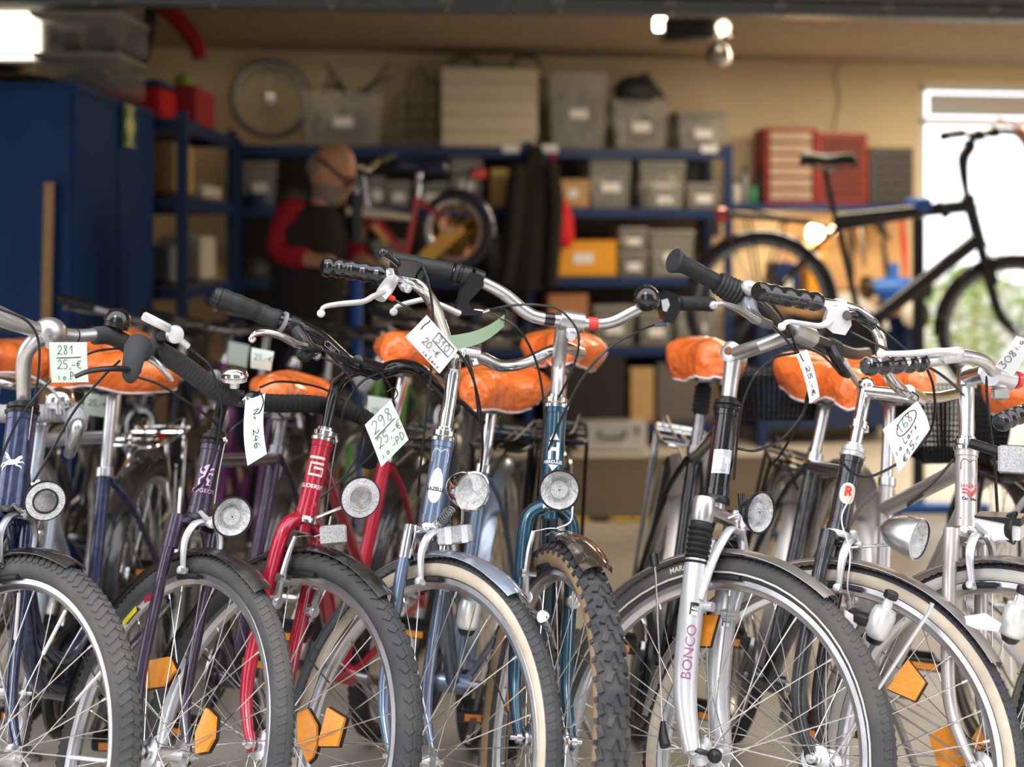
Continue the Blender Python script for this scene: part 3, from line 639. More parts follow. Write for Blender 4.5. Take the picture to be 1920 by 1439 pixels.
def wbox(mb, s0, s1, z0, z1, d0=-.12, d1=0, mi=0): mb.box(bw((s0+s1)/2, (d0+d1)/2, (z0+z1)/2), (abs(s1-s0), abs(d1-d0), abs(z1-z0)), (EV, -NV, ZV), 0, mi)
wbox(mb, -1.75, dl, 0, 2.36); wbox(mb, dl, dr, dt, 2.36); wbox(mb, dr, 6.2, 0, 2.36); ob('wall_back', mb, wallm, kind='structure')
fr = MB(); framem = mat('white_door_frame', (.72,.72,.72), .4)
for (s0, s1, z0, z1) in ((dl,dl+.06,0,dt),(dr-.06,dr,0,dt),(dl,dr,dt-.05,dt),(dl,dr,dt-.27,dt-.23),(dl+1.0,dl+1.06,0,dt)): wbox(fr, s0, s1, z0, z1, -.09, -.03)
d_ = ob('door_1', fr, framem, kind='structure')
for (s0, s1, z0, z1) in ((dl+.06,dl+1.0,.02,dt-.27),(dl+1.06,dr-.06,.02,dt-.27),(dl+.06,dr-.06,dt-.23,dt-.05)):
    q = MB(); wbox(q, s0, s1, z0, z1, -.065, -.058); ob('pane', q, glass, d_)
q = MB(); wbox(q, dl+.10, dr-.1, dt-.21, dt-.07, -.058, -.045); ob('frosted_strip', q, mat('frosted_strip', (.62,.64,.68), .5), d_)
q = MB(); q.tube(sm([bkp(1572,118,.01), bkp(1566,150,.01), bkp(1574,185,.012), bkp(1568,215,.01), bkp(1562,245,.01)], 6), .006, 6); tag(ob('wall_cable', q, mat('cable_grey', (.35,.30,.22), .6)), 'thin cable running down the cream wall above the red drawers', 'cable')
# beam across the door opening
q = MB(); a, b_ = Vector((-2.66,5.27,2.145)), Vector((4.34,6.02,2.145)); railm = mat('grey_rail', (.16,.18,.20), .4, .5)
q.seg(a, b_, .09, .055, bev=.006); q.seg(a+Vector((0,-.052,-.018)), b_+Vector((0,-.052,-.018)), .012, .016); r_ = ob('trim_1', q, railm, kind='structure')
for k in range(16): q = MB(); p = a.lerp(b_, (k+.5)/16); q.box(p+Vector((0,-.05,.01)), (.05,.01,.03)); q.ball(p+Vector((0,-.055,-.025)), .012, 8, 6); ob('rail_bracket', q, alu_d, r_)
q = MB(); q.tube([a+Vector((0,.03,.055)), b_+Vector((0,.03,.055))], .018, 10); ob('rail_pipe', q, alu_d, r_)
# floor mat with hazard border
def fl(px, py, z=0): D = F*(CH-z)/(py-CY); return P(px, py, D)
mt = empty('floor_mat', (.5,7,0), 'dark workshop mat with yellow and black edge on the floor', 'mat'); q = MB()
c4 = [Vector((-.75,6.28,0)), Vector((1.42,6.22,0)), Vector((1.62,8.0,0)), Vector((-.75,7.95,0))]
q.prism([c+ZV*.001 for c in c4], (0,0,.012)); ob('mat_surface', q, mat('mat_rubber', (.10,.075,.055), .85, noise=.4, ns=8), mt)
for i in range(4):
    a, b_ = c4[i], c4[(i+1) % 4]; n = int((b_-a).length/.09); dd = (b_-a)/n; nn = Vector((dd.y,-dd.x,0)).normalized()
    for k in range(n):
        if i in (0,1,3): q = MB(); q.prism([a+dd*k+ZV*.001, a+dd*(k+1)+ZV*.001, a+dd*(k+1)+nn*.055+ZV*.001, a+dd*(k+.3)+nn*.055+ZV*.001], (0,0,.010)); ob('edge_segment', q, mat_y if k % 3 else mat_k, mt) if k else (globals().update(mat_y=mat('yellow_edge', (.75,.55,.02), .6), mat_k=mat('black_edge', (.03,.03,.03), .7)))
# ---- lights of the room, with added area lights
em = mat('tube_glow', (1,.95,.8), .5, emit=(1,.86,.62), es=9); warmw = mat('lamp_glow', (1,.9,.7), .5, emit=(1,.80,.5), es=14)
def area(loc, rot, sx_, sy_, e, c): 
    l = bpy.data.lights.new('added_ceiling_light','AREA'); l.shape = 'RECTANGLE'; l.size = sx_; l.size_y = sy_; l.energy = e; l.color = c
    o = bpy.data.objects.new('added_ceiling_light', l); col.objects.link(o); o.location = loc; o.rotation_euler = rot; return o
for (x0, x1, y, lb) in ((.95,1.23,6.62,'left one of two lit tubes under the ceiling'),(1.27,1.56,6.64,'right one of two lit tubes under the ceiling')):
    t_ = empty('fluorescent_light', ((x0+x1)/2, y, 2.34), lb, 'light'); q = MB(); q.tube([(x0+.02,y,2.322),(x1-.02,y+.01,2.322)], .014, 10); ob('tube', q, em, t_); q = MB(); q.box(((x0+x1)/2,y,2.348), (x1-x0,.07,.022), bev=.004); ob('housing', q, framem, t_)
area((1.5,7.0,2.30), (0,0,0), 1.2, .25, 34, (1,.84,.60)); area((2.9,7.5,2.30), (0,0,0), 1.0, .25, 52, (1,.84,.60)); area((-1.2,8.0,2.30), (0,0,0), .8, .2, 1, (1,.80,.55))  # added area lights: first boosts the tubes, other two have no fixture
t_ = empty('light_box', (-2.3,6.0,2.1), 'large bright lamp box high in the top left corner', 'light'); q = MB(); q.box((-2.33,6.02,2.095), (.66,.05,.19), bev=.01); ob('diffuser', q, mat('diffuser_glow', (1,.95,.85), .5, emit=(1,.90,.68), es=3.2), t_); q = MB(); q.box((-2.33,6.06,2.10), (.70,.05,.24), bev=.01); q.box((-2.33,6.06,2.29), (.04,.04,.14)); ob('housing', q, framem, t_)
# ================================================================ back shelving
def rack_of(name, label, frames, boards, posts, dep, front_d, m_=bluem):
    pass
sh = empty('shelving_unit', bw(0,.42,0), 'long blue steel shelving along the back wall', 'shelf')
sL, sR = bs(446,.44), bs(1366,.44); lev = [('top',1.765),('b',1.415),('c',1.01),('d',.60),('e',.14)]
for s in (sL, (bs(992,.44)), sR):
    for d in (.43,.03):
        q = MB(); wbox(q, s-.022, s+.022, 0, 1.80, d-.02, d+.02); ob('post', q, bluem, sh)
for _, z in lev:
    q = MB(); wbox(q, sL, sR, z-.055, z, .425, .445); wbox(q, sL, sR, z-.055, z, .01, .03); ob('beam', q, bluem, sh)
    q = MB(); wbox(q, sL, sR, z-.012, z+.004, .02, .43); ob('shelf_board', q, shelfb, sh)
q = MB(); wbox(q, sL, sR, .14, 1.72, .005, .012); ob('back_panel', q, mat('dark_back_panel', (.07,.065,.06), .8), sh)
for px in (958, 1030, 1330): q = MB(); c = bkp(px, 279, .447); q.box(c, (.10,.002,.045), (EV,NV,ZV)); ob('shelf_label', q, paper, sh)
# left shelving
sl = empty('shelving_unit', (-1.8,7.0,0), 'dark blue shelving on the left beside the blue cabinet', 'shelf')
for x in (-1.46,-2.05):
    for y in (6.30,7.42): q = MB(); q.box((x,y,.90), (.045,.045,1.80)); ob('post', q, bluem, sl)
for z in (1.77,1.42,1.02,.60,.14):
    q = MB(); q.box((-1.46,6.86,z-.03), (.02,1.12,.055)); q.box((-1.76,6.29,z-.03), (.6,.02,.055)); q.box((-1.76,7.43,z-.03), (.6,.02,.055)); ob('beam', q, bluem, sl)
    q = MB(); q.box((-1.76,6.86,z-.004), (.58,1.1,.012)); ob('shelf_board', q, shelfb, sl)
# ================================================================ things on the shelves
clearp = bpy.data.materials.new('clear_plastic'); clearp.use_nodes = True; n_ = clearp.node_tree; bs_ = n_.nodes['Principled BSDF']; bs_.inputs['Base Color'].default_value = (.52,.51,.48,1); bs_.inputs['Roughness'].default_value = .25
tr_ = n_.nodes.new('ShaderNodeBsdfTransparent'); mx_ = n_.nodes.new('ShaderNodeMixShader'); mx_.inputs[0].default_value = .26
n_.links.new(tr_.outputs[0], mx_.inputs[1]); n_.links.new(bs_.outputs[0], mx_.inputs[2]); n_.links.new(mx_.outputs[0], n_.nodes['Material Output'].inputs[0])
lidm = mat('pale_plastic_lid', (.36,.35,.32), .35); cardb = mat('cardboard', (.55,.36,.16), .8, noise=.3, ns=20); orangeb = mat('orange_crate', (.85,.38,.03), .5)
greyjunk = mat('grey_parts', (.25,.25,.26), .5, .3); darkjunk = mat('dark_parts', (.03,.03,.035), .5); whitejunk = mat('white_parts', (.65,.62,.56), .5)
def bxc(x0, y0, x1, y1, d, dep=None, z=None, pl=None):
    """box seen with its front face at pixels x0,y0-x1,y1, d metres in front of the wall"""
    a, b_ = bkp(x0, y1, d), bkp(x1, y1, d); t = bkp((x0+x1)/2, y0, d).z; zb = z if z is not None else a.z; w_ = (b_-a).length; dep = dep or min(.36, w_*1.2)
    return (a+b_)/2+NV*dep/2, w_, dep, zb, t
def bin_(x0, y0, x1, y1, z, lb, d=.41, cont=(darkjunk,), lab=True, lid=True, group=None, seed=0, dep=None, body=None):
    c, w_, dep, zb, zt = bxc(x0, y0, x1, y1, d, dep, z); rnd = random.Random(seed+x0); zb += .005; h = zt-zb; c = Vector((c.x, c.y, 0))
    r = empty('storage_box', c+ZV*zb, lb, 'box', group); o = lambda u, v, t: c+EV*u+NV*v+ZV*(zb+t)
    q = MB(); tp, bt = w_/2, w_/2*.88; hd = h-(.03 if lid else 0); dp, db = dep/2, dep/2*.9; e = .004
    ring = lambda a_, b2, t: [o(-a_,-b2,t), o(a_,-b2,t), o(a_,b2,t), o(-a_,b2,t)]
    vs = ring(bt,db,0)+ring(tp,dp,hd)+ring(tp-e,dp-e,hd)+ring(bt-e,db-e,e)
    q.add(vs, [(3,2,1,0)]+[(i, (i+1) % 4, 4+(i+1) % 4, 4+i) for i in range(4)]+[(4+i, 4+(i+1) % 4, 8+(i+1) % 4, 8+i) for i in range(4)]+[(8+i, 8+(i+1) % 4, 12+(i+1) % 4, 12+i) for i in range(4)]+[(12,13,14,15)])
    q.tube([o(-tp,-dp,hd), o(tp,-dp,hd), o(tp,dp,hd), o(-tp,dp,hd)], .006, 5, closed=True)
    ob('box_body', q, body or clearp, r)
    if lid: q = MB(); q.box(o(0,0,hd+.014), (w_*1.02, dep*1.02, .022), (EV,NV,ZV), .006); ob('lid', q, lidm, r)
    if not body:
        for m_ in cont:
            q = MB()
            for k in range(10):
                p = o(rnd.uniform(-.7,.7)*bt, rnd.uniform(-.7,.7)*db, 0); L = rnd.uniform(.3,.8)*min(w_, h)*.7
                ph = rnd.uniform(0,PI); ps = [p+ZV*(.03+rnd.uniform(0,hd*.45)), p+ZV*(hd*.5)+EV*L*.3*math.cos(ph), p+ZV*rnd.uniform(.3,.8)*hd+NV*L*.2*math.sin(ph)]
                q.tube(sm(ps, 3), rnd.uniform(.012,.03), 7)
            tag(ob('contents', q, m_, r), kind='stuff')
    if lab: q = MB(); q.box(o(0,-dp*.97-.004,hd*.45), (min(.11,w_*.45), .003, min(.055,h*.3)), (EV,NV,ZV)); ob('box_label', q, paper, r)
    return r
def crate(x0, y0, x1, y1, z, lb, m_, d=.41, name='cardboard_box', flaps=False, dep=None, ribs=0, cat='box', lab=False):
    c, w_, dep, zb, zt = bxc(x0, y0, x1, y1, d, dep, z); zb += .005; h = zt-zb; c = Vector((c.x, c.y, 0)); r = empty(name, c+ZV*zb, lb, cat); q = MB(); q.box(c+ZV*(zb+h/2), (w_, dep, h), (EV,NV,ZV), .006); ob('box_body', q, m_, r)
    q = MB(); q.box(c+ZV*(zb+h-.015), (w_*1.02, dep*1.02, .022), (EV,NV,ZV), .004); ob('lid', q, m_, r)
    for k in range(ribs): q = MB(); q.box(c+ZV*(zb+h*(k+1)/(ribs+1))-NV*(dep/2+.004), (w_*.96,.010,.012), (EV,NV,ZV), .003); ob('rib', q, m_, r)
    if lab: q = MB(); q.box(c+ZV*(zb+h*.5)-NV*(dep/2+.003), (w_*.3,.003,h*.3), (EV,NV,ZV)); ob('box_label', q, paper, r)
    return r
T, Bz, Cz, Dz, Ez = 1.765, 1.415, 1.01, .60, .14
cs = crate(828,126,1008,262,T,'large beige ribbed case on the top shelf', mat('beige_case', (.62,.55,.42), .6), name='storage_case', ribs=4, cat='case')
for px in (870, 985):
    q = MB(); q.tube(sm([bkp(px-28,128,.36), bkp(px-22,112,.36), bkp(px,106,.36), bkp(px+22,112,.36), bkp(px+28,128,.36)], 5), .010, 8); tag(ob('rubber_hoop', q, blackr), 'black rubber hoop lying over the %s end of the beige case' % ('left' if px < 900 else 'right'), 'hoop', 'hoops on the beige case')
bin_(1030,135,1140,270,T,'tall clear box full of dark tubes right of the beige case', cont=(greyjunk,darkjunk), lid=False)
bin_(1150,188,1255,274,T,'clear box with white ring inside and black helmet bag on top', cont=(whitejunk,darkjunk), lid=False)
bin_(1272,206,1366,278,T,'clear box with green label at the right end of the top shelf', cont=(greyjunk,whitejunk))
q = MB(); q.box(bkp(1330,248,.42), (.12,.004,.05), (EV,NV,ZV)); 
hb_ = empty('black_bag', bkp(1200,186,.30), 'black soft bag sitting on the clear box on the top shelf', 'bag'); q = MB(); c = bkp(1190,172,.28); q.ball(c, .13, 16, 10, (1,.8,.75), (EV,NV,ZV)); ob('bag_body', q, darkjunk, hb_); q = MB(); q.prism([bkp(x,y,.30) for x,y in ((1195,180),(1200,140),(1212,134),(1232,160),(1250,184))], NV*.05); ob('flap', q, darkjunk, hb_)
bin_(565,175,720,258,T,'wide clear box holding dark brackets on the top shelf', cont=(greyjunk,darkjunk,darkjunk), lid=False, dep=.34)
bk_ = empty('bracket_tangle', bkp(650,172,.30), 'tangle of dark metal brackets sticking out of the wide clear box', 'brackets'); rnd = random.Random(5)
for k in range(9):
    q = MB(); a = bkp(rnd.uniform(600,700), 190, .3); q.tube([a, bkp(rnd.uniform(590,740), rnd.uniform(118,165), .3+rnd.uniform(-.05,.05))], .009, 6); ob('bracket', q, darkjunk, bk_)
W = Matrix.Translation(bkp(507,186,.12)) @ Matrix.Rotation(.17, 4, 'Z') @ Matrix.Rotation(-.1, 4, 'X')
tw = empty('spare_wheel', W, 'spoked spare wheel leaning on the wall on the top shelf at left', 'wheel'); wheel(tw, W, 'wheel_rim', 'city', .235, .025, side=darkjunk, tyre=darkjunk, rim=alu_d, spk=alu_d)
for k, (x0, x1, yt) in enumerate(((742,766,175),(764,800,133),(800,822,150))):
    r = empty('wire_rack', bkp((x0+x1)/2,262,.3), ('short','tall arched','narrow')[k]+' black wire carrier standing left of the beige case', 'rack'); q = MB()
    for dd in (.38,.30,.22): q.tube(sm([bkp(x0,262,dd), bkp(x0,yt+15,dd), bkp((x0+x1)/2,yt,dd), bkp(x1,yt+15,dd), bkp(x1,262,dd)], 5), .007, 6)
    ob('hoop', q, darkjunk, r)
    for yy in (200,225,250): q = MB(); q.tube([bkp(x0,yy,.38), bkp(x1,yy,.38)], .005, 5); ob('cross_wire', q, darkjunk, r)
# second level
for (x0,y0,x1,y1,lb,ct) in ((690,330,722,372,'narrow white storage box behind the children bike, second shelf',(whitejunk,)),(724,338,770,374,'white storage box beside the narrow one, second shelf',(whitejunk,)),(846,290,905,376,'tall clear box with white label under the top shelf',(greyjunk,)),
    (1106,295,1184,384,'tall clear box with grey tubes on the second shelf',(whitejunk,greyjunk)),(1200,300,1286,386,'clear box with white parts on the second shelf',(whitejunk,whitejunk)),(1288,342,1352,387,'low clear box at the right end of the second shelf',(greyjunk,)),
    (455,300,520,362,'dim clear box on the second shelf left of the man',(darkjunk,)),(780,340,842,375,'low clear box behind the children bike saddle',(greyjunk,))): bin_(x0,y0,x1,y1,Bz,lb,cont=ct)
bin_(1216,348,1276,386,Bz,'small dark box with large white label before the clear box',d=.435,cont=(darkjunk,),dep=.1)
crate(922,316,976,378,Bz,'yellow cardboard box left of the black jacket', mat('yellow_cardboard', (.75,.52,.18), .7)); crate(1045,336,1104,381,Bz,'low brown cardboard box right of the black jacket', cardb, lab=True)
# third level
crate(1030,451,1156,512,Cz,'bright orange crate on the third shelf', orangeb, name='orange_crate', lab=True)
bin_(1162,470,1216,514,Cz,'lower one of two small clear boxes stacked beside the orange crate', dep=.3); 
z2 = bkp(1190,470,.41).z; bin_(1162,425,1216,470,z2,'upper one of two small clear boxes stacked beside the orange crate', dep=.3, cont=(whitejunk,))
bin_(1220,430,1302,516,Cz,'large clear box with white label at the right of the third shelf', cont=(darkjunk,greyjunk)); bin_(920,440,975,508,Cz,'grey box behind the black jacket on the third shelf', cont=(greyjunk,)); bin_(700,450,760,505,Cz,'dim box on the third shelf behind the repair stand')
# fourth level and bottom
crate(1028,552,1102,640,Dz,'orange and brown printed box on the fourth shelf', mat('terracotta_box', (.45,.20,.09), .7), lab=True)
for k, (x0, x1) in enumerate(((700,765),(770,835),(840,905),(910,965),(1114,1190),(1200,1262),(1268,1345))): bin_(x0,572+k % 2*12,x1,640,Dz,('first','second','third','fourth','fifth','sixth','seventh')[k]+' clear parts box from the left on the fourth shelf', cont=((greyjunk,),(darkjunk,))[k % 2], group='parts boxes on the fourth shelf')
bkc = crate(1022,668,1172,782,Ez,'large black speaker-like crate on the bottom shelf', mat('black_crate', (.02,.018,.016), .7), name='black_crate', d=.44); crate(1182,690,1226,782,Ez,'tall narrow cardboard box beside the black crate', cardb); crate(1232,680,1340,780,Ez,'dark grey crate at the right of the bottom shelf', mat('grey_crate', (.13,.12,.115), .7), name='grey_crate')
crate(760,690,960,780,Ez,'long dark crate on the bottom shelf behind the bicycles', mat('dark_crate', (.07,.06,.05), .7), name='dark_crate')
# case on the floor
ca = empty('aluminium_case', fl(1148,850), 'aluminium tool case with black handle on the floor before the shelving', 'case'); c0 = fl(1148,850); q = MB(); q.box(c0+Vector((0,.1,.09)), (.40,.14,.17), bev=.01); ob('case_body', q, alu_w, ca)
q = MB(); q.tube(sm([c0+Vector((x,.015,z)) for x,z in ((-.07,.13),(-.065,.09),(.065,.09),(.07,.13))], 4), .008, 8); ob('handle', q, blackp, ca)
for x in (-.15,.15): q = MB(); q.box(c0+Vector((x,.028,.13)), (.03,.01,.045), bev=.003); ob('latch', q, chrome, ca)
# jacket and bag hanging
jk = empty('black_jacket', bkp(1005,270,.47), 'long black jacket hanging from the top shelf', 'jacket'); q = MB()
pts = [(1005,272,.03),(1005,290,.05),(1004,330,.10),(1000,380,.125),(997,440,.135),(995,500,.14),(990,545,.13)]
ps = sm([bkp(x,y,.53) for x,y,_ in pts], 6); n = 22; N = len(ps)
for i, p in enumerate(ps):
    u = i/(N-1)*(len(pts)-1); k = min(int(u), len(pts)-2); w_ = pts[k][2]*(1-(u-k))+pts[k+1][2]*(u-k)
    for j in range(n): t = 2*PI*j/n; f_ = 1+.12*math.sin(5*t+i*.1); q.v.append(p+EV*math.cos(t)*w_*f_+NV*math.sin(t)*w_*.42*f_)
q.f = [(i*n+j, i*n+(j+1) % n, (i+1)*n+(j+1) % n, (i+1)*n+j) for i in range(N-1) for j in range(n)]+[tuple(range(n))[::-1], tuple(range((N-1)*n, N*n))]; q.m = [0]*len(q.f)
clothk = mat('black_cloth', (.012,.010,.009), .9); ob('jacket_body', q, clothk, jk, smooth=70)
for (x, dx) in ((975,-1),(1028,1)): q = MB(); q.tube(sm([bkp(x+dx*5,310,.56), bkp(x+dx*12,380,.57), bkp(x+dx*(18 if dx < 0 else 8),460,.57), bkp(x+dx*(30 if dx < 0 else 4),535,.57)], 5), [.045,.055,.05,.045], 10); ob('sleeve', q, clothk, jk)
q = MB(); q.tube(sm([bkp(1005,262,.46), bkp(1010,256,.48), bkp(1005,268,.50)], 4), .006, 6); ob('hook', q, alu_d, jk)
rb = empty('red_bag', bkp(1045,372,.47), 'red cloth bag with faint white print hanging right of the jacket', 'bag'); q = MB(); q.lathe(bkp(1049,466,.50), ZV, [(.04,0),(.075,.02),(.088,.08),(.080,.17),(.055,.25),(.025,.30),(.018,.33)], 18); redc = mat('red_cloth', (.62,.012,.02), .8, bump=.4, bs=20); ob('bag_body', q, redc, rb, smooth=80)
q = MB(); q.tube([bkp(1049,372,.5), bkp(1040,330,.46), bkp(1036,280,.45)], .005, 6); ob('cord', q, redc, rb)
# ---- right: wall shelf, drawer cabinets, bottles
ws = empty('wall_shelf', bw(bs(1540,.4),.2,1.4), 'blue wall shelf carrying the drawer cabinets on the right', 'shelf'); sa, sb = bs(1372,.4), bs(1712,.4); q = MB(); wbox(q, sa, sb, 1.405, 1.45, .38, .40); ob('beam', q, bluem, ws); q = MB(); wbox(q, sa, sb, 1.435, 1.45, .0, .38); ob('shelf_board', q, bluem, ws)
for s in (sa+.03, sb-.03): q = MB(); wbox(q, s-.015, s+.015, 1.25, 1.43, .002, .03); wbox(q, s-.015, s+.015, 1.405, 1.43, .03, .36); ob('bracket', q, bluem, ws)
def drawers(x0, y0, x1, y1, m_, fm, nx, ny, lb, d=.34, knob=paper):
    c, w_, dep, zb, zt = bxc(x0, y0, x1, y1, d, .22, 1.452); h = zt-zb; c = Vector((c.x,c.y,0)); r = empty('drawer_cabinet', c+ZV*zb, lb, 'drawer cabinet'); q = MB()
    for (u, v, a_, b2) in ((-w_/2+.008,h/2,.016,h),(w_/2-.008,h/2,.016,h),(0,.008,w_,.016),(0,h-.008,w_,.016)): q.box(c+EV*u+ZV*(zb+v), (a_,.22,b2), (EV,NV,ZV))
    q.box(c+NV*.10+ZV*(zb+h/2), (w_,.01,h), (EV,NV,ZV)); ob('cabinet_frame', q, m_, r); cw, chh = (w_-.032)/nx, (h-.032)/ny
    dm = None
    for i in range(nx):
        for j in range(ny):
            p = c+EV*(-w_/2+.016+cw*(i+.5))+ZV*(zb+.016+chh*(j+.5))-NV*.095
            if dm is None: q = MB(); q.box((0,0,0), (cw*.9,.02,chh*.82), (EV,NV,ZV), .002); q.box(-NV*.014, (cw*.4,.008,chh*.2), (EV,NV,ZV)); dm = mesh_of('drawer', q, fm)
            ob('drawer', dm, None, r, Matrix.Translation(p))
rf = mat('clear_drawer_front', (.50,.36,.28), .35); rcab = mat('red_cabinet', (.38,.03,.025), .5)
drawers(1436,240,1532,376,rcab,rf,1,6,'left red drawer cabinet with wide drawers'); drawers(1534,250,1626,376,rcab,mat('red_drawer', (.24,.05,.04), .5),6,8,'right red drawer cabinet with small red drawers'); drawers(1630,277,1712,378,mat('dark_cabinet', (.05,.045,.045), .5),mat('smoky_drawer', (.09,.085,.085), .4),5,6,'dark drawer cabinet beside the door')
greenp = mat('green_bottle', (.05,.25,.10), .4)
for k, (x, yt, m_, lb) in enumerate(((1382,335,whitejunk,'white bottle with green band left on the wall shelf'),(1398,312,greyjunk,'tall grey spray can on the wall shelf'),(1414,340,greenp,'green bottle on the wall shelf'),(1428,316,darkjunk,'dark bottle next to the red drawers'))):
    c, w_, dep, zb, zt = bxc(x-8, yt, x+8, 382, .30, .05, 1.452); c = Vector((c.x,c.y,zb)); h = zt-zb; r = empty('bottle', c, lb, 'bottle'); q = MB(); q.lathe(c, ZV, [(.026,0),(.028,.005),(.028,h*.62),(.022,h*.72),(.012,h*.78),(.012,h*.86)], 14); ob('bottle_body', q, m_, r); q = MB(); q.lathe(c+ZV*h*.86, ZV, [(.015,0),(.015,h*.12),(.010,h*.14)], 12); ob('cap', q, blackp, r)
# workbench under the wall shelf
wbn = empty('workbench', bw(bs(1560,.5),.3,0), 'wooden workbench behind the black trekking bike', 'bench'); q = MB(); wbox(q, bs(1424,.6), bs(1716,.6), 0.78, .835, .02, .62); ob('bench_top', q, mat('bench_wood', (.42,.25,.11), .6, noise=.4, ns=12), wbn)
for s in (bs(1432,.6), bs(1706,.6)):
    for d in (.56,.06): q = MB(); wbox(q, s-.03, s+.03, 0, .78, d-.03, d+.03); ob('leg', q, bluem, wbn)
q = MB(); wbox(q, bs(1426,.6), bs(1712,.6), .10, .77, .12, .5); ob('cupboard', q, mat('bench_cupboard', (.01,.03,.10), .5), wbn)
tp_ = empty('pegboard', bw(bs(1560,.1),.02,.95), 'tan wooden tool panel above the workbench lit by a lamp', 'panel'); q = MB(); wbox(q, bs(1480,.1), bs(1712,.1), .92, 1.39, .012, .028); ob('board', q, mat('tan_board', (.66,.42,.20), .7), tp_)
for (x0,y0,x1,y1,m_,nm) in ((1590,400,1600,520,darkjunk,'file'),(1612,410,1620,500,alu_d,'spanner'),(1640,420,1668,450,darkjunk,'pliers'),(1655,450,1666,540,darkjunk,'hammer_handle'),(1690,410,1700,520,refr,'screwdriver')):
    a, c = bkp(x0,y0,.03), bkp(x1,y1,.03); q = MB(); q.tube([a, (a+c)/2+NV*-.005, c], [.012,.018,.010], 8); ob(nm, q, m_, tp_)
dk = empty('desk_lamp', bkp(1528,470,.30), 'glowing desk lamp on the workbench seen through the bike frame', 'lamp'); q = MB(); q.lathe(bkp(1528,462,.30), ZV, [(.06,-.02),(.075,.0),(.075,.02),(.06,.03)], 18); q.tube([bkp(1528,470,.3), Vector((*bkp(1528,470,.3).xy,.835))], .010, 8); q.lathe(Vector((*bkp(1528,470,.3).xy,.837)), ZV, [(.07,0),(.07,.012),(.01,.02)], 18); ob('lamp_stand', q, orangeb, dk); q = MB(); q.ball(bkp(1528,438,.30), .050, 14, 10, (1,1,1.25)); ob('bulb', q, warmw, dk)
q = MB(); q.ball(bkp(1561,432,.12), .024); tag(ob('small_lamp', q, warmw), 'small orange glowing bulb right of the desk lamp', 'lamp')
l = bpy.data.lights.new('desk_lamp_light','POINT'); l.energy = 9; l.color = (1,.66,.32); l.shadow_soft_size = .06; o = bpy.data.objects.new('desk_lamp_light', l); col.objects.link(o); o.location = bkp(1528,438,.42)
crate(1514,478,1552,540,.835,'orange canister under the desk lamp', orangeb, d=.5, name='canister', cat='canister'); crate(1455,492,1500,545,.835,'blue tool box on the workbench', bluem, d=.5, name='tool_box', lab=True)
gr = empty('bench_grinder', bkp(1680,560,.62), 'bright blue bench grinder with a round white wheel cover', 'grinder'); bm_ = mat('bright_blue', (.03,.16,.60), .35)
q = MB(); c = bkp(1676,540,.50); q.tube([c-EV*.15, c-EV*.05, c+EV*.05, c+EV*.15], [.045,.065,.065,.045], 18); q.box(c-ZV*.080, (.16,.16,.045), (EV,NV,ZV), .01); q.tube([c+ZV*.05, c+ZV*.15], .03, 10); ob('motor', q, bm_, gr)
for s in (-1,1): q = MB(); q.lathe(c+EV*s*.17-NV*.03, EV*s, [(.02,0),(.075,.002),(.075,.035),(.02,.04)], 22); ob('wheel_guard', q, blackp, gr)
wl = empty('work_lamp', bkp(1712,590,.68), 'round white lamp head below the blue grinder', 'lamp'); q = MB(); q.lathe(bkp(1712,590,.62), -NV, [(.02,0),(.085,.02),(.09,.05),(.08,.055)], 22); ob('lamp_shell', q, blackp, wl); q = MB(); q.lathe(bkp(1712,590,.68), -NV, [(.075,0),(.05,.02),(.005,.03)], 22); ob('lamp_glass', q, whitejunk, wl)
cl = MB(); pts2 = [(1560,600),(1565,560),(1590,548),(1618,560),(1660,590),(1668,618),(1620,615)]; cl.prism([bkp(x,y,.62) for x,y in pts2], NV*.10); tag(ob('white_cloth', cl, whitep), 'crumpled white cloth on the workbench front', 'cloth')
# ================================================================ left: cabinets and what is on them
def cabinet(y0, y1, lb):
    r = empty('steel_cabinet', (-2.1,(y0+y1)/2,0), lb, 'cabinet'); q = MB(); q.box((-2.11,(y0+y1)/2,.90), (1.10,y1-y0-.01,1.79), bev=.004); ob('cabinet_body', q, bluec, r)
    for k, x in enumerate((-2.385,-1.835)):
        q = MB(); q.box((x,y0-.008,.92), (.53,.016,1.70), bev=.004); dd = ob('door', q, bluec, r)
        q = MB(); q.box((x+(.2 if k == 0 else -.2),y0-.022,.95), (.02,.02,.12), bev=.004); ob('door_handle', q, alu_d, dd)
    q = MB(); q.box((-1.555,(y0+y1)/2,1.775), (.012,y1-y0-.02,.02)); ob('top_edge', q, bluem, r); return r
c1 = cabinet(5.07,5.62,'front blue steel cabinet at the left edge'); c2 = cabinet(5.64,6.2,'rear blue steel cabinet with green emergency sign')
sg = empty('emergency_sign', (-1.547,5.76,1.68), 'small green sign with a cream figure on the side of the blue cabinet', 'sign'); q = MB(); q.box((-1.549,5.76,1.69), (.004,.19,.17)); ob('sign_plate', q, mat('green_sign', (.03,.14,.05), .5), sg); q = MB(); q.prism([Vector((-1.5465,5.76+y*1.3,1.69+z*.7)) for y,z in ((-.02,.10),(.02,.10),(.02,.05),(.05,.03),(.05,-.03),(.025,-.04),(.02,-.10),(-.02,-.10),(-.025,-.04),(-.05,-.03),(-.05,.03),(-.02,.05))], (.002,0,0)); q.box((-1.546,5.76,1.768), (.002,.15,.008)); q.box((-1.546,5.76,1.612), (.002,.15,.008)); ob('pictogram', q, mat('cream_print', (.75,.75,.35), .6), sg)
q = MB(); q.tube([P(78,1000,5.0)+Vector((0,0,.0)), P(92,342,4.98)], .018, 10); tag(ob('wooden_pole', q, mat('pole_wood', (.45,.28,.13), .6, noise=.3, ns=20)), 'light wooden pole standing against the blue cabinet', 'pole')
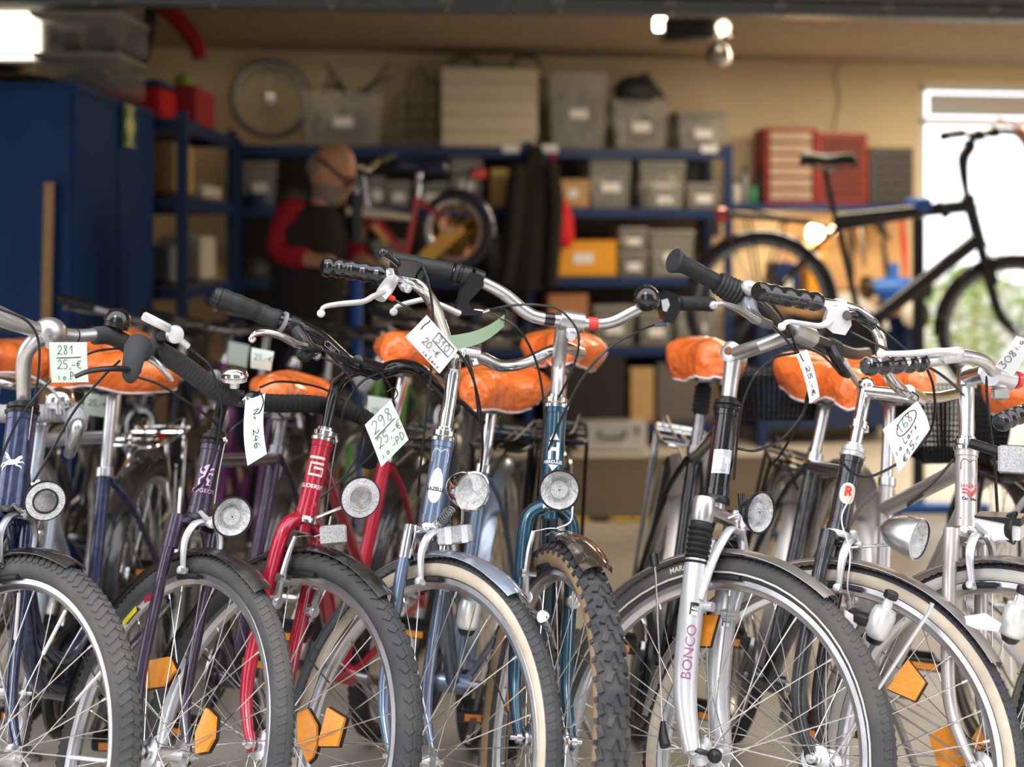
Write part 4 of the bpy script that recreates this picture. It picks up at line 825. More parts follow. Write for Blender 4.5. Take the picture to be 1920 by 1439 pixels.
def freebox(name, c, sz, lb, m_, cat='box', clear=False, ribs=0):
    r = empty(name, Vector(c)-ZV*sz[2]/2, lb, cat); q = MB(); q.box(c, sz, bev=.012); ob('box_body', q, m_, r)
    if clear: q = MB(); q.box(Vector(c)+ZV*(sz[2]/2+.01), (sz[0]*1.03,sz[1]*1.03,.022), bev=.005); ob('lid', q, lidm, r); q = MB(); [q.box(Vector(c)+Vector((random.uniform(-.3,.3)*sz[0],random.uniform(-.3,.3)*sz[1],random.uniform(-.2,.1)*sz[2])), (.06,.06,.05)) for _ in range(10)]; tag(ob('contents', q, darkjunk, r), kind='stuff')
    return r
freebox('storage_box', (-1.73,5.85,1.885), (.34,.42,.14), 'lower clear box on top of the rear blue cabinet', clearp, clear=True); freebox('storage_box', (-1.73,5.85,2.055), (.36,.42,.13), 'middle clear box stacked on the rear blue cabinet', clearp, clear=True); freebox('storage_box', (-1.72,5.85,2.20), (.32,.40,.10), 'topmost clear box stacked on the rear blue cabinet', clearp, clear=True)
q = MB(); q.ball((-2.12,5.35,1.832), .30, 20, 10, (1.35,.75,.12)); tag(ob('folded_tarp', q, mat('dark_olive_cloth', (.06,.05,.03), .8, bump=.5, bs=12), smooth=80), 'folded dark olive tarpaulin on the front blue cabinet', 'tarpaulin')
q = MB(); q.ball((-2.15,5.32,1.875), .22, 20, 10, (1.5,.7,.08)); tag(ob('folded_cloth', q, clothk, smooth=80), 'black folded cloth on the tarpaulin at top left', 'cloth')
freebox('red_crate', (-1.62,7.0,1.875), (.24,.40,.19), 'red crate on top of the left shelving', mat('red_crate', (.42,.012,.02), .5)); freebox('blue_bag', (-1.76,6.60,1.85), (.34,.30,.15), 'red and blue bag on top of the left shelving', redc); q = MB(); q.box((-1.76,6.60,1.945), (.33,.29,.03), bev=.01); tag(ob('folded_fabric', q, mat('blue_fabric', (.05,.06,.16), .8)), 'blue folded fabric on the red bag', 'fabric')
q = MB(); q.ball((-1.60,6.92,2.005), .045, 12, 8, (1,1,.8)); tag(ob('ball', q, mat('lime_plastic', (.35,.45,.05), .5)), 'small lime green ball on the red crate', 'ball')
hg = empty('red_jacket', (-1.75,6.45,2.3), 'dark red and black jacket hanging under the ceiling at left', 'jacket'); q = MB(); q.tube(sm([(-1.62,6.42,2.27),(-1.66,6.42,2.20),(-1.72,6.42,2.02),(-1.78,6.42,1.96)], 5), [.04,.10,.13,.08], 14, flat=.5); ob('jacket_body', q, clothk, hg, smooth=70); q = MB(); q.tube(sm([(-1.58,6.36,2.28),(-1.50,6.36,2.22),(-1.42,6.37,2.12),(-1.40,6.38,2.04)], 5), [.03,.04,.04,.03], 10); ob('sleeve', q, mat('dark_red_cloth', (.25,.01,.01), .9), hg); q = MB(); q.tube([(-1.62,6.42,2.27),(-1.62,6.42,2.355)], .005, 6); ob('hook', q, alu_d, hg)
for k, (c, sz, lb, m_) in enumerate((((-1.66,6.62,1.56),(.28,.36,.24),'brown cardboard box on the left shelving',cardb),((-1.62,7.05,1.465),(.28,.4,.07),'flat white box on the left shelving',whitejunk),((-1.66,6.6,1.12),(.25,.3,.18),'dark grey box on the third board of the left shelving',greyjunk),((-1.62,7.1,1.14),(.22,.3,.22),'pale box on the third board of the left shelving',whitejunk),((-1.66,6.8,.70),(.3,.6,.18),'dark box on the fourth board of the left shelving',darkjunk))): freebox('carton', c, sz, lb, m_)
for k, (px, yy, m_, lb) in enumerate(((480,352,bluem,'dark blue helmet on the second shelf at left'),(540,350,darkjunk,'black helmet on the second shelf near the man'),(470,505,darkjunk,'black helmet on the third shelf at left'))):
    q = MB(); c = bkp(px, yy, .3); c.z = (Bz if k < 2 else Cz)+.008; q.lathe(c, ZV, [(.12,0),(.125,.02),(.11,.08),(.07,.12),(.01,.135)], 18); tag(ob('helmet', q, m_), lb, 'helmet')
q = MB(); 
for k in range(14): q.ball(Vector((-1.72+random.uniform(-.15,.15), 6.5+k*.06, .20)), .07, 8, 6)
tag(ob('rag_heap', q, redc), 'red rags heaped on the bottom board of the left shelving', 'rags', kind='stuff')
# ---- hanging from the ceiling
pj = empty('projector', P(1285,60,6.3), 'black box hanging from the ceiling beside the clamp lamp', 'box'); q = MB(); c = P(1288,58,6.3); q.box(c, (.22,.2,.085), bev=.01); ob('housing', q, blackp, pj); q = MB(); q.tube([c, Vector((c.x,c.y,2.36))], .012, 8); ob('ceiling_bracket', q, blackp, pj); q = MB(); q.box(P(1237,45,6.28), (.05,.06,.06), bev=.006); ob('light_panel', q, em, pj)
cl_ = empty('clamp_lamp', P(1350,70,6.25), 'metal clamp lamp with bulb hanging from the rail', 'lamp'); q = MB(); q.tube([P(1356,30,6.2), P(1355,52,6.22), P(1347,80,6.25), P(1345,100,6.25)], .010, 8); q.lathe(P(1345,82,6.25), (0,-.3,-1), [(.02,0),(.045,.02),(.058,.06),(.055,.085),(.03,.10)], 20); ob('lamp_shade', q, alu, cl_); q = MB(); q.ball(P(1356,52,6.15), .032, 12, 8); ob('bulb', q, mat('bulb_glow', (1,.95,.8), .3, emit=(1,.85,.6), es=3), cl_)
q = MB()
for dx in (-18,-6,14,26): q.tube([P(1356,55,6.18), P(1356+dx,70,6.15)], .003, 5)
ob('wire_guard', q, chrome, cl_)
# ---- greenery outside the door
leafm = mat('hedge_leaves', (.16,.30,.05), .6, noise=.6, ns=8, c2=(.35,.45,.12)); rnd = random.Random(9)
for k, (cx, cy, r0, hh) in enumerate(((4.3,13.2,.7,1.0),(6.1,13.6,.8,1.15),(2.9,14.2,.6,.9))):
    r = empty('shrub', (cx,cy,0), ('nearest','right','left')[k]+' green shrub outside the glass door', 'shrub', 'shrubs outside the door'); q = MB()
    for i in range(1300):
        a, b_ = rnd.uniform(0,2*PI), rnd.uniform(0,1)**.6; z = rnd.uniform(.05,1); rr = r0*math.sin(PI*min(1,z*.9+.1))**.5*b_; c = Vector((cx+math.cos(a)*rr, cy+math.sin(a)*rr, z*hh)); x, y, _ = frame_of((rnd.uniform(-1,1),rnd.uniform(-1,1),rnd.uniform(-.2,1.2))); L = rnd.uniform(.03,.06)
        q.add([c-x*L, c+y*L*.45, c+x*L, c-y*L*.45], [(0,1,2,3)])
    ob('foliage', q, leafm, r); q = MB(); q.tube([(cx,cy,-.06),(cx,cy,hh*.7)], .03, 8); ob('stem', q, cardb, r)
# ================================================================ front row of bicycles, left to right
navy = mat('navy_paint', (.018,.027,.085), .22, .35, coat=.8, noise=.5, ns=60, c2=(.10,.12,.22))
purple = mat('dark_violet_paint', (.05,.036,.068), .28, .45, coat=.7, noise=.4, ns=60, c2=(.13,.10,.17))
redp = mat('red_paint', (.50,.010,.04), .22, .1, coat=.8, noise=.25, ns=30, c2=(.35,.01,.03))
bluesil = mat('blue_silver_paint', (.17,.235,.35), .25, .55, coat=.8, noise=.3, ns=50, c2=(.2,.25,.36))
teal = mat('teal_paint', (.008,.07,.12), .22, .3, coat=.9, noise=.3, ns=50, c2=(.02,.06,.09))
blackg = mat('black_paint', (.006,.006,.009), .12, .1, coat=.9)
forksil = mat('silver_fork_paint', (.72,.71,.75), .32, .45, coat=.4, noise=.3, ns=40, c2=(.6,.58,.6))
anthr = mat('anthracite_paint', (.035,.035,.042), .2, .5, coat=.7, noise=.4, ns=40, c2=(.15,.15,.16))
champ = mat('champagne_paint', (.60,.54,.53), .32, .5, coat=.4, noise=.3, ns=40, c2=(.5,.45,.44))

fendk = mat('black_mudguard', (.010,.0095,.010), .25, coat=.5, noise=.8, ns=10, c2=(.055,.05,.045))
fendg = mat('silver_mudguard', (.42,.39,.38), .35, .7, noise=.5, ns=12, c2=(.32,.29,.27))
fendb = mat('blue_silver_mudguard', (.38,.45,.56), .25, .6, coat=.6, noise=.3, ns=14, c2=(.25,.28,.34))
fendc = mat('bronze_mudguard', (.16,.13,.10), .12, .8, coat=.6)
tape = mat('handlebar_tape', (.032,.032,.037), .7, bump=.2, bs=300, noise=.4, ns=30, c2=(.05,.05,.056))
tapeg = mat('grey_handlebar_tape', (.38,.38,.41), .7, bump=.2, bs=200)
silverst = mat('worn_alloy', (.62,.61,.62), .33, .85, noise=.6, ns=25, c2=(.45,.43,.42))
H = Vector((0,0,CH))
def wraps(pts, r, n=26, amp=.06):
    ps = sm(pts, 34); return ps, [r*(1+1.5*amp*((i*n/len(ps)) % 1)) for i in range(len(ps))]
# ---- B1 navy
b = Bike(-.9289, 2.4228, -2.0, -.2, 58, 'navy city bike at the left edge with a silver stem and white horse mark', navy, ht=.61, crown=.415, hr=0.0275, seat_z=.952, seat_x=-.83)
b.hsm = blackp; b.frame('swan', tr=.0175); b.fork('crown', m_=navy, r0=.0125)
b.wheels('chevron', wt=.047, tyre=tyre2, side=tyre2, tubes=True); b.fenders(fendk, 84, 175); b.crank(200, guard=blackp)
b.seat(post=alu, cover='orange saddle cover behind the tape-wrapped handlebar at far left', seed=1, yaw=-35, size=1.08); b.rack(chrome)
b.caliper(alu_d); D = b.s0(b.ht+.12).y
b.plane(P(98,622,D-.04))
b.quill([b.s0(b.ht-.02), b.s0(b.ht+.02), b.B(44,690,-.02), b.B(52,655,-.01), b.B(74,634,0), b.B(94,624,0)], [.0125,.0125,.0145,.0155,.0165,.018], silverst,
        lambda mb: (mb.ball(b.B(94,624), .031, sq=(1.12,.9,.95), ax=(b.ny,b.nf,b.ny.cross(b.nf))), mb.tube([b.B(93,640,.01), b.B(93,648,.03)], .008, 10)))
b.bar([b.B(-90,560), b.B(-40,575), b.B(10,598), b.B(60,616), b.B(100,624), b.B(140,630), b.B(185,628), b.B(215,632), b.B(255,650), b.B(280,668)], [.018,.019,.018,.0145,.0128,.0128,.0128,.0125,.0125,.0125], silverst)
ps, rs = wraps([b.B(176,630), b.B(200,629), b.B(225,638), b.B(262,660)], .0168); ob('bar_tape', MB().tube(ps, rs, 16), tape, b.hb)
ob('rubber_ring', MB().tube([b.B(141,630), b.B(143,630)], .0140, 14), blackr, b.hb)
bell(b.hb, b.B(220,606,0), b.ny.cross(b.nf)*-1 if (b.ny.cross(b.nf)).z < 0 else b.ny.cross(b.nf), .027, glossk, dome=1.2)
b.cable([b.B(-60,560,.03), b.B(0,580,.04), b.B(50,602,.05), b.B(72,640,.05), b.B(72,700,.04), b.B(62,762,.03)]); b.cable([b.B(62,762,.03), b.B(50,850,.02), b.B(38,930,.02)], .0012, steel)
b.cable([b.B(236,652,.06), b.B(170,662,.07), b.B(110,700,.06), b.B(50,765,.05), b.B(14,830,.04), b.B(-10,900,.04)])
b.lamp(P(85,940,b.s0(.45).y-.17), (.45,-.88,-.06), .0345, 'retro', [b.s(b.crown, 0, .03), b.s(b.crown+.03, -.0, .08)], dark=True)
horse = join2(*[poly2([(x*.0011, y*.0011) for x, y in q]) for q in (
    [(-14,-2),(-6,4),(4,4),(10,10),(15,12),(17,8),(13,5),(12,0),(8,-4),(-4,-5),(-12,-4)], [(-2,4),(-8,14),(-16,18),(-10,9),(-15,11),(-9,5)], [(8,-3),(16,-6),(18,-11),(14,-8),(6,-6)], [(10,1),(19,2),(22,-3),(18,0),(10,-2)], [(-11,-3),(-18,-8),(-17,-15),(-14,-9),(-7,-5)], [(-13,0),(-20,-2),(-24,-8),(-17,-5)])])
on_tube('horse_emblem', horse, b.s0(.515), b.ax, b.hr+0.0006, decw, b.fr, face=(-.75,0,1.1))
# ---- B0 road bike parallel to B1, a little behind it
b = Bike(-1.02, 2.78, -1, 1, 8, 'silver blue road bike behind the navy bike with pale grey taped drop bar', mat('silver_blue_paint', (.45,.50,.58), .3, .4, coat=.5), ht=.54, seat_z=.975)
b.frame('diamond'); b.fork('uni'); b.wheels('city', wt=.028); b.crank(60); b.caliper(); b.seat(post=alu, cover='orange saddle cover just left of the 281 tag, behind the silver stem', seed=2, yaw=20, size=1.0)
b.plane(P(95,775,2.98)); b.quill([b.s0(b.ht-.01), b.s0(b.ht+.03), b.C], .011, alu)
b.bar([b.B(-60,770,.0), b.B(0,776,0), b.B(60,776,0), b.B(95,775,0), b.B(120,774,0), b.B(142,778,.04), b.B(146,800,.08), b.B(138,830,.06), b.B(130,850,.0)], .0125, alu)
ps, rs = wraps([b.B(-60,770,.0), b.B(0,776,0), b.B(60,776,0), b.B(100,775,0), b.B(125,776,0), b.B(143,782,.04), b.B(146,800,.08)], .0185, 30, .04); ob('bar_tape', MB().tube(ps, rs, 14), tapeg, b.hb)
bell(b.hb, b.B(112,752,.02), (0,-.1,1), .031, chrome, chrome)
b.cable([b.B(-20,700,.05), b.B(30,700,.05), b.B(70,712,.04), b.B(105,740,.05), b.B(125,790,.04), b.B(125,840,.02)], .003, tapeg)
# ---- left neighbour: only its saddle reaches the picture
b = Bike(-1.30, 2.66, 0, 3, 35, 'dark bike mostly beyond the left edge of the picture', blackg, ht=.54, seat_z=.96)
b.frame('low'); b.fork('uni'); b.wheels(); b.crank(10); b.fenders(fendk); b.seat(cover='orange saddle cover cut by the left edge', seed=3, yaw=-12, size=1.05)
b.plane(b.s0(b.ht+.15)+b.nf*.03); b.quill([b.s0(b.ht), b.s0(b.ht+.13), b.C], .0115, chrome); b.bar([b.C-b.ny*.29-b.nf*.1, b.C-b.ny*.2, b.C, b.C+b.ny*.2, b.C+b.ny*.29-b.nf*.1], .012, chrome)
# ---- B2 violet with drop bar
b = Bike(-.6826, 2.4698, -4.9, 6.5, 48.2, 'dark violet road bike with black taped drop bar and pink lion mark', purple, ht=.552, crown=.40, hr=0.0205, seat_z=.90, seat_x=-.80)
b.hsm = blackp; b.frame('diamond', tr=.0155); b.fork('crown', m_=purple, r0=.0115)
b.wheels('city', wt=.040, refl=(((275,1240),(315,1232),(327,1258),(305,1288),(268,1292)),((385,1328),(402,1345),(399,1385),(385,1410),(366,1414),(365,1375))), tyre=tyre2); b.fenders(fendk, 74, 195); b.crank(120)
b.seat(post=alu_d, cover='smooth orange saddle cover with printed text behind the 246 tag', seed=4, size=1.0, yaw=0, drop=.035)
b.caliper(alu_w); D = b.s0(b.ht+.07).y
b.plane(P(455,748,D-.05)); L_ = lambda px, py, s=0: b.B(px, py, s)
b.quill([b.s0(b.ht-.02), b.s0(b.ht+.055), L_(425,745,-.02), L_(455,748,.0)], [.0112,.0112,.013,.016], blackp)
path = [L_(262,660,.02), L_(285,655,.01), L_(320,672), L_(355,695), L_(400,728), L_(440,748), L_(480,755), L_(530,757), L_(580,758), L_(640,768)]
b.bar(path, .0125, alu_d)
ps, rs = wraps(path[:6], .0175, 34); t_ = ob('bar_tape', MB().tube(ps, rs, 18), tape, b.hb)
ps, rs = wraps(path[6:]+[L_(690,790,.03), L_(700,830,.05), L_(690,870,.03)], .0165, 30, .07); ob('bar_tape', MB().tube(ps, rs, 18), mat('black_handlebar_tape', (.011,.0105,.0115), .7, bump=.2, bs=300), b.hb)
q = MB(); q.ball(L_(256,655,.025), .0225, sq=(1,1,1)); q.tube(sm([L_(262,645,.02), L_(252,668,.045), L_(246,700,.06), L_(250,706,.06)], 5), [.022,.019,.016,.013], 14); ob('brake_hood', q, tape, b.hb)
b.lever([L_(140,707,.075), L_(165,697,.08), L_(200,692,.08), L_(228,692,.07), L_(246,697,.06)], .0062, blackp, b.hb, False)
b.lever([L_(322,714,.06), L_(312,700,.06), L_(297,684,.05), L_(284,674,.03)], .0062, silverst, b.hb, False)
sh = MB(); sh.seg(L_(268,592,.04), L_(318,617,.04), .016, .011, b.nf, .003); sh.lathe(L_(325,626,.03), b.nf, [(.002,0),(.016,.001),(.017,.006),(.015,.012),(.004,.014)], 18); sh.tube([L_(335,636,.03), L_(352,650,.03)], .0065, 10); s_ = ob('shift_lever', sh, alu_w, b.hb)
q = MB(); q.tube([L_(352,650,.03), L_(364,660,.03)], .0045, 8); q.box(L_(305,632,.02), (.02,.02,.02), bev=.004); q.tube([L_(300,680,.03), L_(300,655,.035)], .006, 8); ob('cable_stop', q, blackp, s_)
bell(b.hb, L_(440,706,.03), (.05,-.12,1), .0255, chrome, alu_w, .8)
q = MB(); q.lathe(L_(476,750,.02), b.nf*.8-b.ny*.6, [(.017,0),(.0185,.002),(.0185,.04),(.016,.044),(.002,.045)], 24); ob('stem_cap', q, glossk, b.st)
tx = MB(); v2, f2 = text_pts('ATAX', .0125, bold=.0004); o_ = L_(476,750,.02)+(b.nf*.8-b.ny*.6).normalized()*.0455; dx_ = (b.nf*.6+b.ny*.8).normalized(); up_ = dx_.cross((b.nf*.8-b.ny*.6).normalized()*-1)
up_ = up_ if up_.z > 0 else -up_
tx.add([o_+dx_*x+up_*y for x, y in v2], f2); ob('stem_lettering', tx, decw, b.st)
b.cable([L_(366,662,.03), L_(392,685,.04), L_(408,722,.05), L_(416,765,.05), L_(412,800,.05), L_(404,850,.04), L_(383,900,.04), L_(364,920,.02)])
b.cable([L_(253,706,.06), L_(300,722,.06), L_(360,760,.06), L_(400,790,.05), L_(414,810,.04)]); b.cable([L_(225,676,.05), L_(190,710,.04), L_(140,770,.02), L_(100,840,.0), L_(62,905,0)])
b.cable([L_(487,727,-.03), L_(520,716,-.04), L_(570,720,-.05), L_(615,733,-.06), L_(660,760,-.08)])
b.cable([b.s(b.ht+.02,-.0,.03), L_(424,830,.03), L_(420,820,.03)], .004, chrome, 'cable_adjuster'); b.cable([L_(480,770,.02), L_(440,800,.03), L_(424,822,.03)]); b.cable([L_(423,825,.03), L_(410,890,.02), L_(402,945,.02)], .0012, steel)
b.lamp(P(436,970,b.s0(.43).y-.16), (.48,-.86,-.02), .0355, 'round', [b.s(b.crown, 0, .03), b.s(b.crown+.035, .02, .06)])
lion = join2(*[poly2([(x*.00105, y*.00105) for x, y in q]) for q in ([(-3,16),(3,19),(7,14),(4,9),(7,2),(4,-5),(-3,-4),(-5,3),(-2,9),(-6,12)], [(4,10),(12,14),(15,10),(10,10),(5,5)], [(5,3),(13,5),(14,0),(9,1),(4,-1)], [(4,-4),(10,-9),(8,-16),(13,-18),(4,-19),(5,-12),(0,-6)], [(-2,-4),(-8,-9),(-7,-16),(-2,-19),(-11,-19),(-12,-9),(-5,-2)], [(-4,0),(-11,2),(-13,9),(-9,14),(-10,7),(-4,4)])])
on_tube('lion_emblem', lion, b.s0(.492), b.ax, b.hr+0.0006, decp, b.fr, face=(-.35,0,1.1)); on_tube('head_tube_lettering', text_pts('PEUGEOT', .0105), b.s0(.462), b.ax, b.hr+0.0006, decp, b.fr, face=(-.45,0,1.1), sx=1.2)
for (tt, cc, a0, a1, hh) in ((0, mat('yellow_sticker', (.75,.62,.03), .5), 146, 155, .012), (1, mat('dark_red_sticker', (.35,.02,.03), .5), 134, 141, .012), (2, mat('dark_red_sticker', (.35,.02,.03), .5), 157, 161, .012), (3, mat('green_print', (.12,.6,.35), .6), 142, 150, .005)):
    q = MB(); rr = b.R-.047 if tt < 3 else b.R-.019; yy = -.0131 if tt < 3 else -.0192; n_ = 8
    for i in range(n_+1):
        t = math.radians(a0+(a1-a0)*i/n_); e = Vector((math.cos(t),0,math.sin(t))); q.v += [b.FW @ (e*(rr+hh/2)+Vector((0,yy,0))), b.FW @ (e*(rr-hh/2)+Vector((0,yy,0)))]
    q.f = [(2*i, 2*i+1, 2*i+3, 2*i+2) for i in range(n_)]; q.m = [0]*n_; ob('rim_sticker' if tt < 3 else 'tyre_print', q, cc, b.fw)
# ---- B3 red
b = Bike(-.5204, 2.5236, -10.4, 7.8, 59.2, 'red ladies bike with black handlebar, cream maze mark on its head tube', redp, ht=.556, crown=.39, hr=0.0198, seat_z=.995, seat_x=-.80)
b.hsm = chrome; b.frame('mixte', tr=.0165); b.fork('uni', r0=.0150); b.wheels('block', wt=.046, refl=(((557,1337),(575,1330),(592,1360),(593,1395),(585,1420),(575,1430),(558,1390)),((613,1327),(645,1347),(631,1400),(597,1400),(598,1385)))); b.fenders(fendk, 74, 190); b.crank(-20); b.vbrake()
b.seat(post=chrome, cover='small orange saddle cover behind the white 310 tag', seed=5, size=.92, drop=.055); b.rack(blackp)
D = b.s0(b.ht+.13).y; b.plane(P(688,690,D-.06)); L_ = b.B
b.quill([b.s0(b.ht-.02), b.s0(b.ht+.10), L_(650,702,-.035), L_(672,692,-.01), L_(686,690)], [.0122,.0122,.0135,.014,.015], blackg, lambda mb: mb.tube([L_(668,683), L_(708,697)], .0185, 16))
b.bar([L_(425,562,-.07), L_(480,585,-.05), L_(530,602,-.02), L_(565,612), L_(600,632), L_(630,660), L_(655,682), L_(688,690), L_(715,696), L_(745,688), L_(775,690), L_(800,703), L_(830,735,-.03), L_(850,765,-.07)], [.0112]*4+[.0135,.015,.0155,.0155,.0155,.014,.0125,.0112,.0112], blackg)
b.grip([L_(410,557,-.08), L_(450,572,-.06), L_(490,588,-.05), L_(526,602,-.02)], .0185, blackr, b.hb, 5, .07); ob('grip_end', MB().tube([L_(399,553,-.085), L_(410,557,-.08)], [.0150,.0187], 16), blackp, b.hb)
ob('grip_collar', MB().tube([L_(528,603,-.02), L_(533,605,-.018)], .0195, 16), mat('grey_plastic', (.25,.26,.29), .4), b.hb)
q = MB(); q.tube([L_(543,607,-.01), L_(560,613,0)], .0165, 14); q.tube(sm([L_(556,618,.01), L_(568,636,.03), L_(580,650,.045), L_(598,655,.04)], 4), [.012,.013,.010,.008], 12); q.ball(L_(572,662,.03), .017); ob('shifter', q, blackp, b.hb)
b.lever([L_(473,636,.05), L_(478,626,.055), L_(500,624,.06), L_(530,632,.06), L_(552,644,.055), L_(572,650,.045)], .0062, chrome, b.hb)
q = MB(); q.tube([L_(590,652,.04), L_(602,655,.04)], .0055, 10); q.ball(L_(594,668,.03), .009); ob('barrel_adjuster', q, alu_d, b.hb)
q = MB(); q.tube([L_(815,718,-.03), L_(838,745,-.06)], [.017,.021], 14); q.ball(L_(845,765,-.05), .022); ob('shifter', q, blackp, b.hb)
b.lever([L_(905,792,.02), L_(890,778,.02), L_(868,757,.0), L_(845,745,-.02)], .006, blackp, b.hb)
b.cable([L_(602,656,.04), L_(650,670,.05), L_(700,690,.06), L_(728,720,.06), L_(738,755,.05), L_(735,790,.04), L_(700,850,.04), L_(640,905,.02)]); b.cable([L_(600,668,.03), L_(640,690,.05), L_(670,735,.06), L_(681,790,.06), L_(672,850,.05), L_(640,900,.04), L_(600,935,.03)])
b.cable([L_(638,806,.04), L_(648,760,.05), L_(680,715,.05), L_(730,697,.04), L_(780,702,.02), L_(820,735,-.02)]); b.cable([L_(632,828,.03), L_(630,815,.03)], .0045, chrome, 'cable_adjuster'); b.cable([L_(631,828,.03), L_(622,880,.02), L_(612,960,.02)], .0012, steel)
b.lamp(P(676,934,b.s0(.43).y-.16), (.42,-.9,-.02), .0370, 'retro', [b.s(b.crown+.02, 0, .03), b.s(b.crown+.05, .04, .05)]); front_reflector(b, P(625,1003,b.s0(.42).y-.10), (.35,-.9,.2), .050, .036)
mz = join2(strip2([(.014,.021),(-.014,.021)], .005), strip2([(.0145,.010),(-.012,.010),(-.012,-.012),(.0145,-.012),(.0145,.001),(-.004,.001)], .005), strip2([(-.016,.0235),(-.016,.0185)], .004))
on_tube('maze_emblem', mz, b.s0(.500), b.ax, b.hr+0.0006, mat('cream_decal', (.80,.77,.66), .4), b.fr, face=(-.25,0,1.1)); on_tube('head_tube_lettering', text_pts('GUDEREIT', .0105, bold=.0002), b.s0(.466), b.ax, b.hr+0.0006, decw, b.fr, face=(-.25,0,1.1), sx=1.1)
on_tube('bar_lettering', join2(strip2([(-.024,0),(-.017,.005),(.017,.005),(.024,0),(.017,-.005),(-.017,-.005)], .0011, True), text_pts('STYX', .007)), L_(617,646), (L_(630,660)-L_(600,632)), .0152, decw, b.hb, rot=-PI/2, face=(-.3,0,CH))
# ---- B4 blue silver with chrome bar
b = Bike(-.2426, 2.4454, -8.8, 5.2, 51.2, 'blue silver Dutch bike with chrome raised bar and cream tyres', bluesil, ht=.56, crown=.385, hr=0.02, seat_z=.917, seat_x=-.80)
b.hsm = chrome; b.frame('low', tr=.0165); b.fork('crown', r0=.0125, crown_m=chrome); b.wheels('city', wt=.041, side=cream); b.fenders(fendb, 74, 195, half=.03); b.crank(200); b.caliper(alu_w)
b.seat(post=chrome, cover='wide orange saddle cover with white hem left of the teal bike', seed=6, size=1.12, yaw=-8, tilt=4); b.rack(blackp)
D = b.s0(b.ht+.17).y; b.plane(P(872,662,D-.03)); L_ = b.B
b.quill([b.s0(b.ht-.02), b.s0(b.ht+.13), L_(852,676,-.01), L_(856,664,0), L_(872,662,0)], [.0125,.0125,.0128,.013,.015], chrome, lambda mb: (mb.tube([L_(862,660), L_(890,664)], .0185, 16), mb.tube([L_(888,672,.01), L_(893,686,.02)], .007, 8)))
b.bar([L_(612,505,-.10), L_(670,508,-.08), L_(725,516,-.05), L_(760,524,-.02), L_(790,540), L_(812,570), L_(828,612), L_(838,640), L_(855,656), L_(875,662), L_(905,672), L_(940,686), L_(985,680), L_(1030,660), L_(1060,652,-.01), L_(1090,662,-.03)], .0120, chrome)
q = b.grip([L_(604,500,-.10), L_(640,504,-.09), L_(680,510,-.07), L_(722,517,-.05)], .0190, glossk, b.hb, 5, .16)
q = MB(); q.tube([L_(728,518,-.04), L_(740,520,-.04)], .0155, 14); q.tube(sm([L_(735,525,-.03), L_(722,545,.0), L_(712,560,.01)], 4), [.014,.015,.012], 12, flat=.7); q.tube([L_(755,527,-.02), L_(765,529,-.02)], .0150, 14); q.lathe(L_(760,540,.0), -b.nf, [(.004,-.012),(.008,-.01),(.008,.006)], 12); lb = ob('lever_body', q, alu_w, b.hb)
b.lever([L_(602,588,.03), L_(608,576,.03), L_(640,570,.03), L_(680,566,.03), L_(700,556,.02), L_(718,550,.01)], .0062, alu_w, b.hb)
q = MB(); q.tube([L_(728,556,.01), L_(738,561,.01)], .0055, 10); ob('cable_boot', q, refr, lb)
q = MB(); q.prism([L_(x, y, .02) for x, y in ((744,500),(752,488),(790,492),(802,505),(790,525),(748,518))], b.nf*-.014); q.tube([L_(718,474,.03), L_(732,484,.03), L_(748,497,.02)], [.0075,.0045,.005], 10); q.ball(L_(718,474,.03), .0085); ob('shifter', q, glossk, b.hb)
b.cable([L_(792,500,.02), L_(803,530,.04), L_(811,580,.05), L_(812,640,.05), L_(806,720,.05), L_(797,800,.04), L_(788,880,.03), L_(784,930,.02)]); b.cable([L_(738,561,.01), L_(775,585,.04), L_(820,620,.05), L_(868,672,.05), L_(893,730,.05), L_(904,800,.04), L_(903,870,.03), L_(890,920,.02)])
b.cable([L_(876,666,.02), L_(890,720,.03), L_(898,790,.03)])
b.lamp(P(885,922,b.s0(.43).y-.17), (.55,-.83,-.03), .0340, 'bullet', [b.s(b.crown, .0, .03), b.s(b.crown+.02, .03, .05)])
k = MB(); a_, c_ = P(822,985,b.s0(.43).y-.12), P(845,955,b.s0(.43).y-.14); dd = (c_-a_); xx, yy, zz = frame_of(dd); k.tube([a_+dd*(i/60)+(xx*math.cos(i*.8)+yy*math.sin(i*.8))*.008 for i in range(61)], .0016, 5); ob('lamp_spring', k, alu_d, b.root)
front_reflector(b, P(853,1003,b.s0(.42).y-.11), (.45,-.85,.15), .068, .034, stripe=True)
on_tube('oval_emblem', join2(poly2([(.0135*math.cos(t)*(1-.12*math.sin(t)), .033*math.sin(t)) for t in [2*PI*i/24 for i in range(24)]])), b.s0(.475), b.ax, b.hr+0.0005, decw, b.fr, face=(-.2,0,1.1)); on_tube('head_tube_lettering', text_pts('GAZELLE', .0092, bold=.0003), b.s0(.468), b.ax, b.hr+0.0009, deck, b.fr, face=(-.2,0,1.1))
for yy_, s_ in ((.535,1),(.405,-1)):
    on_tube('pinstripe', strip2([(x, y*s_) for x, y in ((-.016,-.016),(-.0165,.0),(-.012,.008),(-.006,.008),(0,.002),(.006,.008),(.012,.008),(.0165,0),(.016,-.016))], .0014), b.s0(yy_), b.ax, b.hr+0.0006, decw, b.fr, face=(-.2,0,1.1))
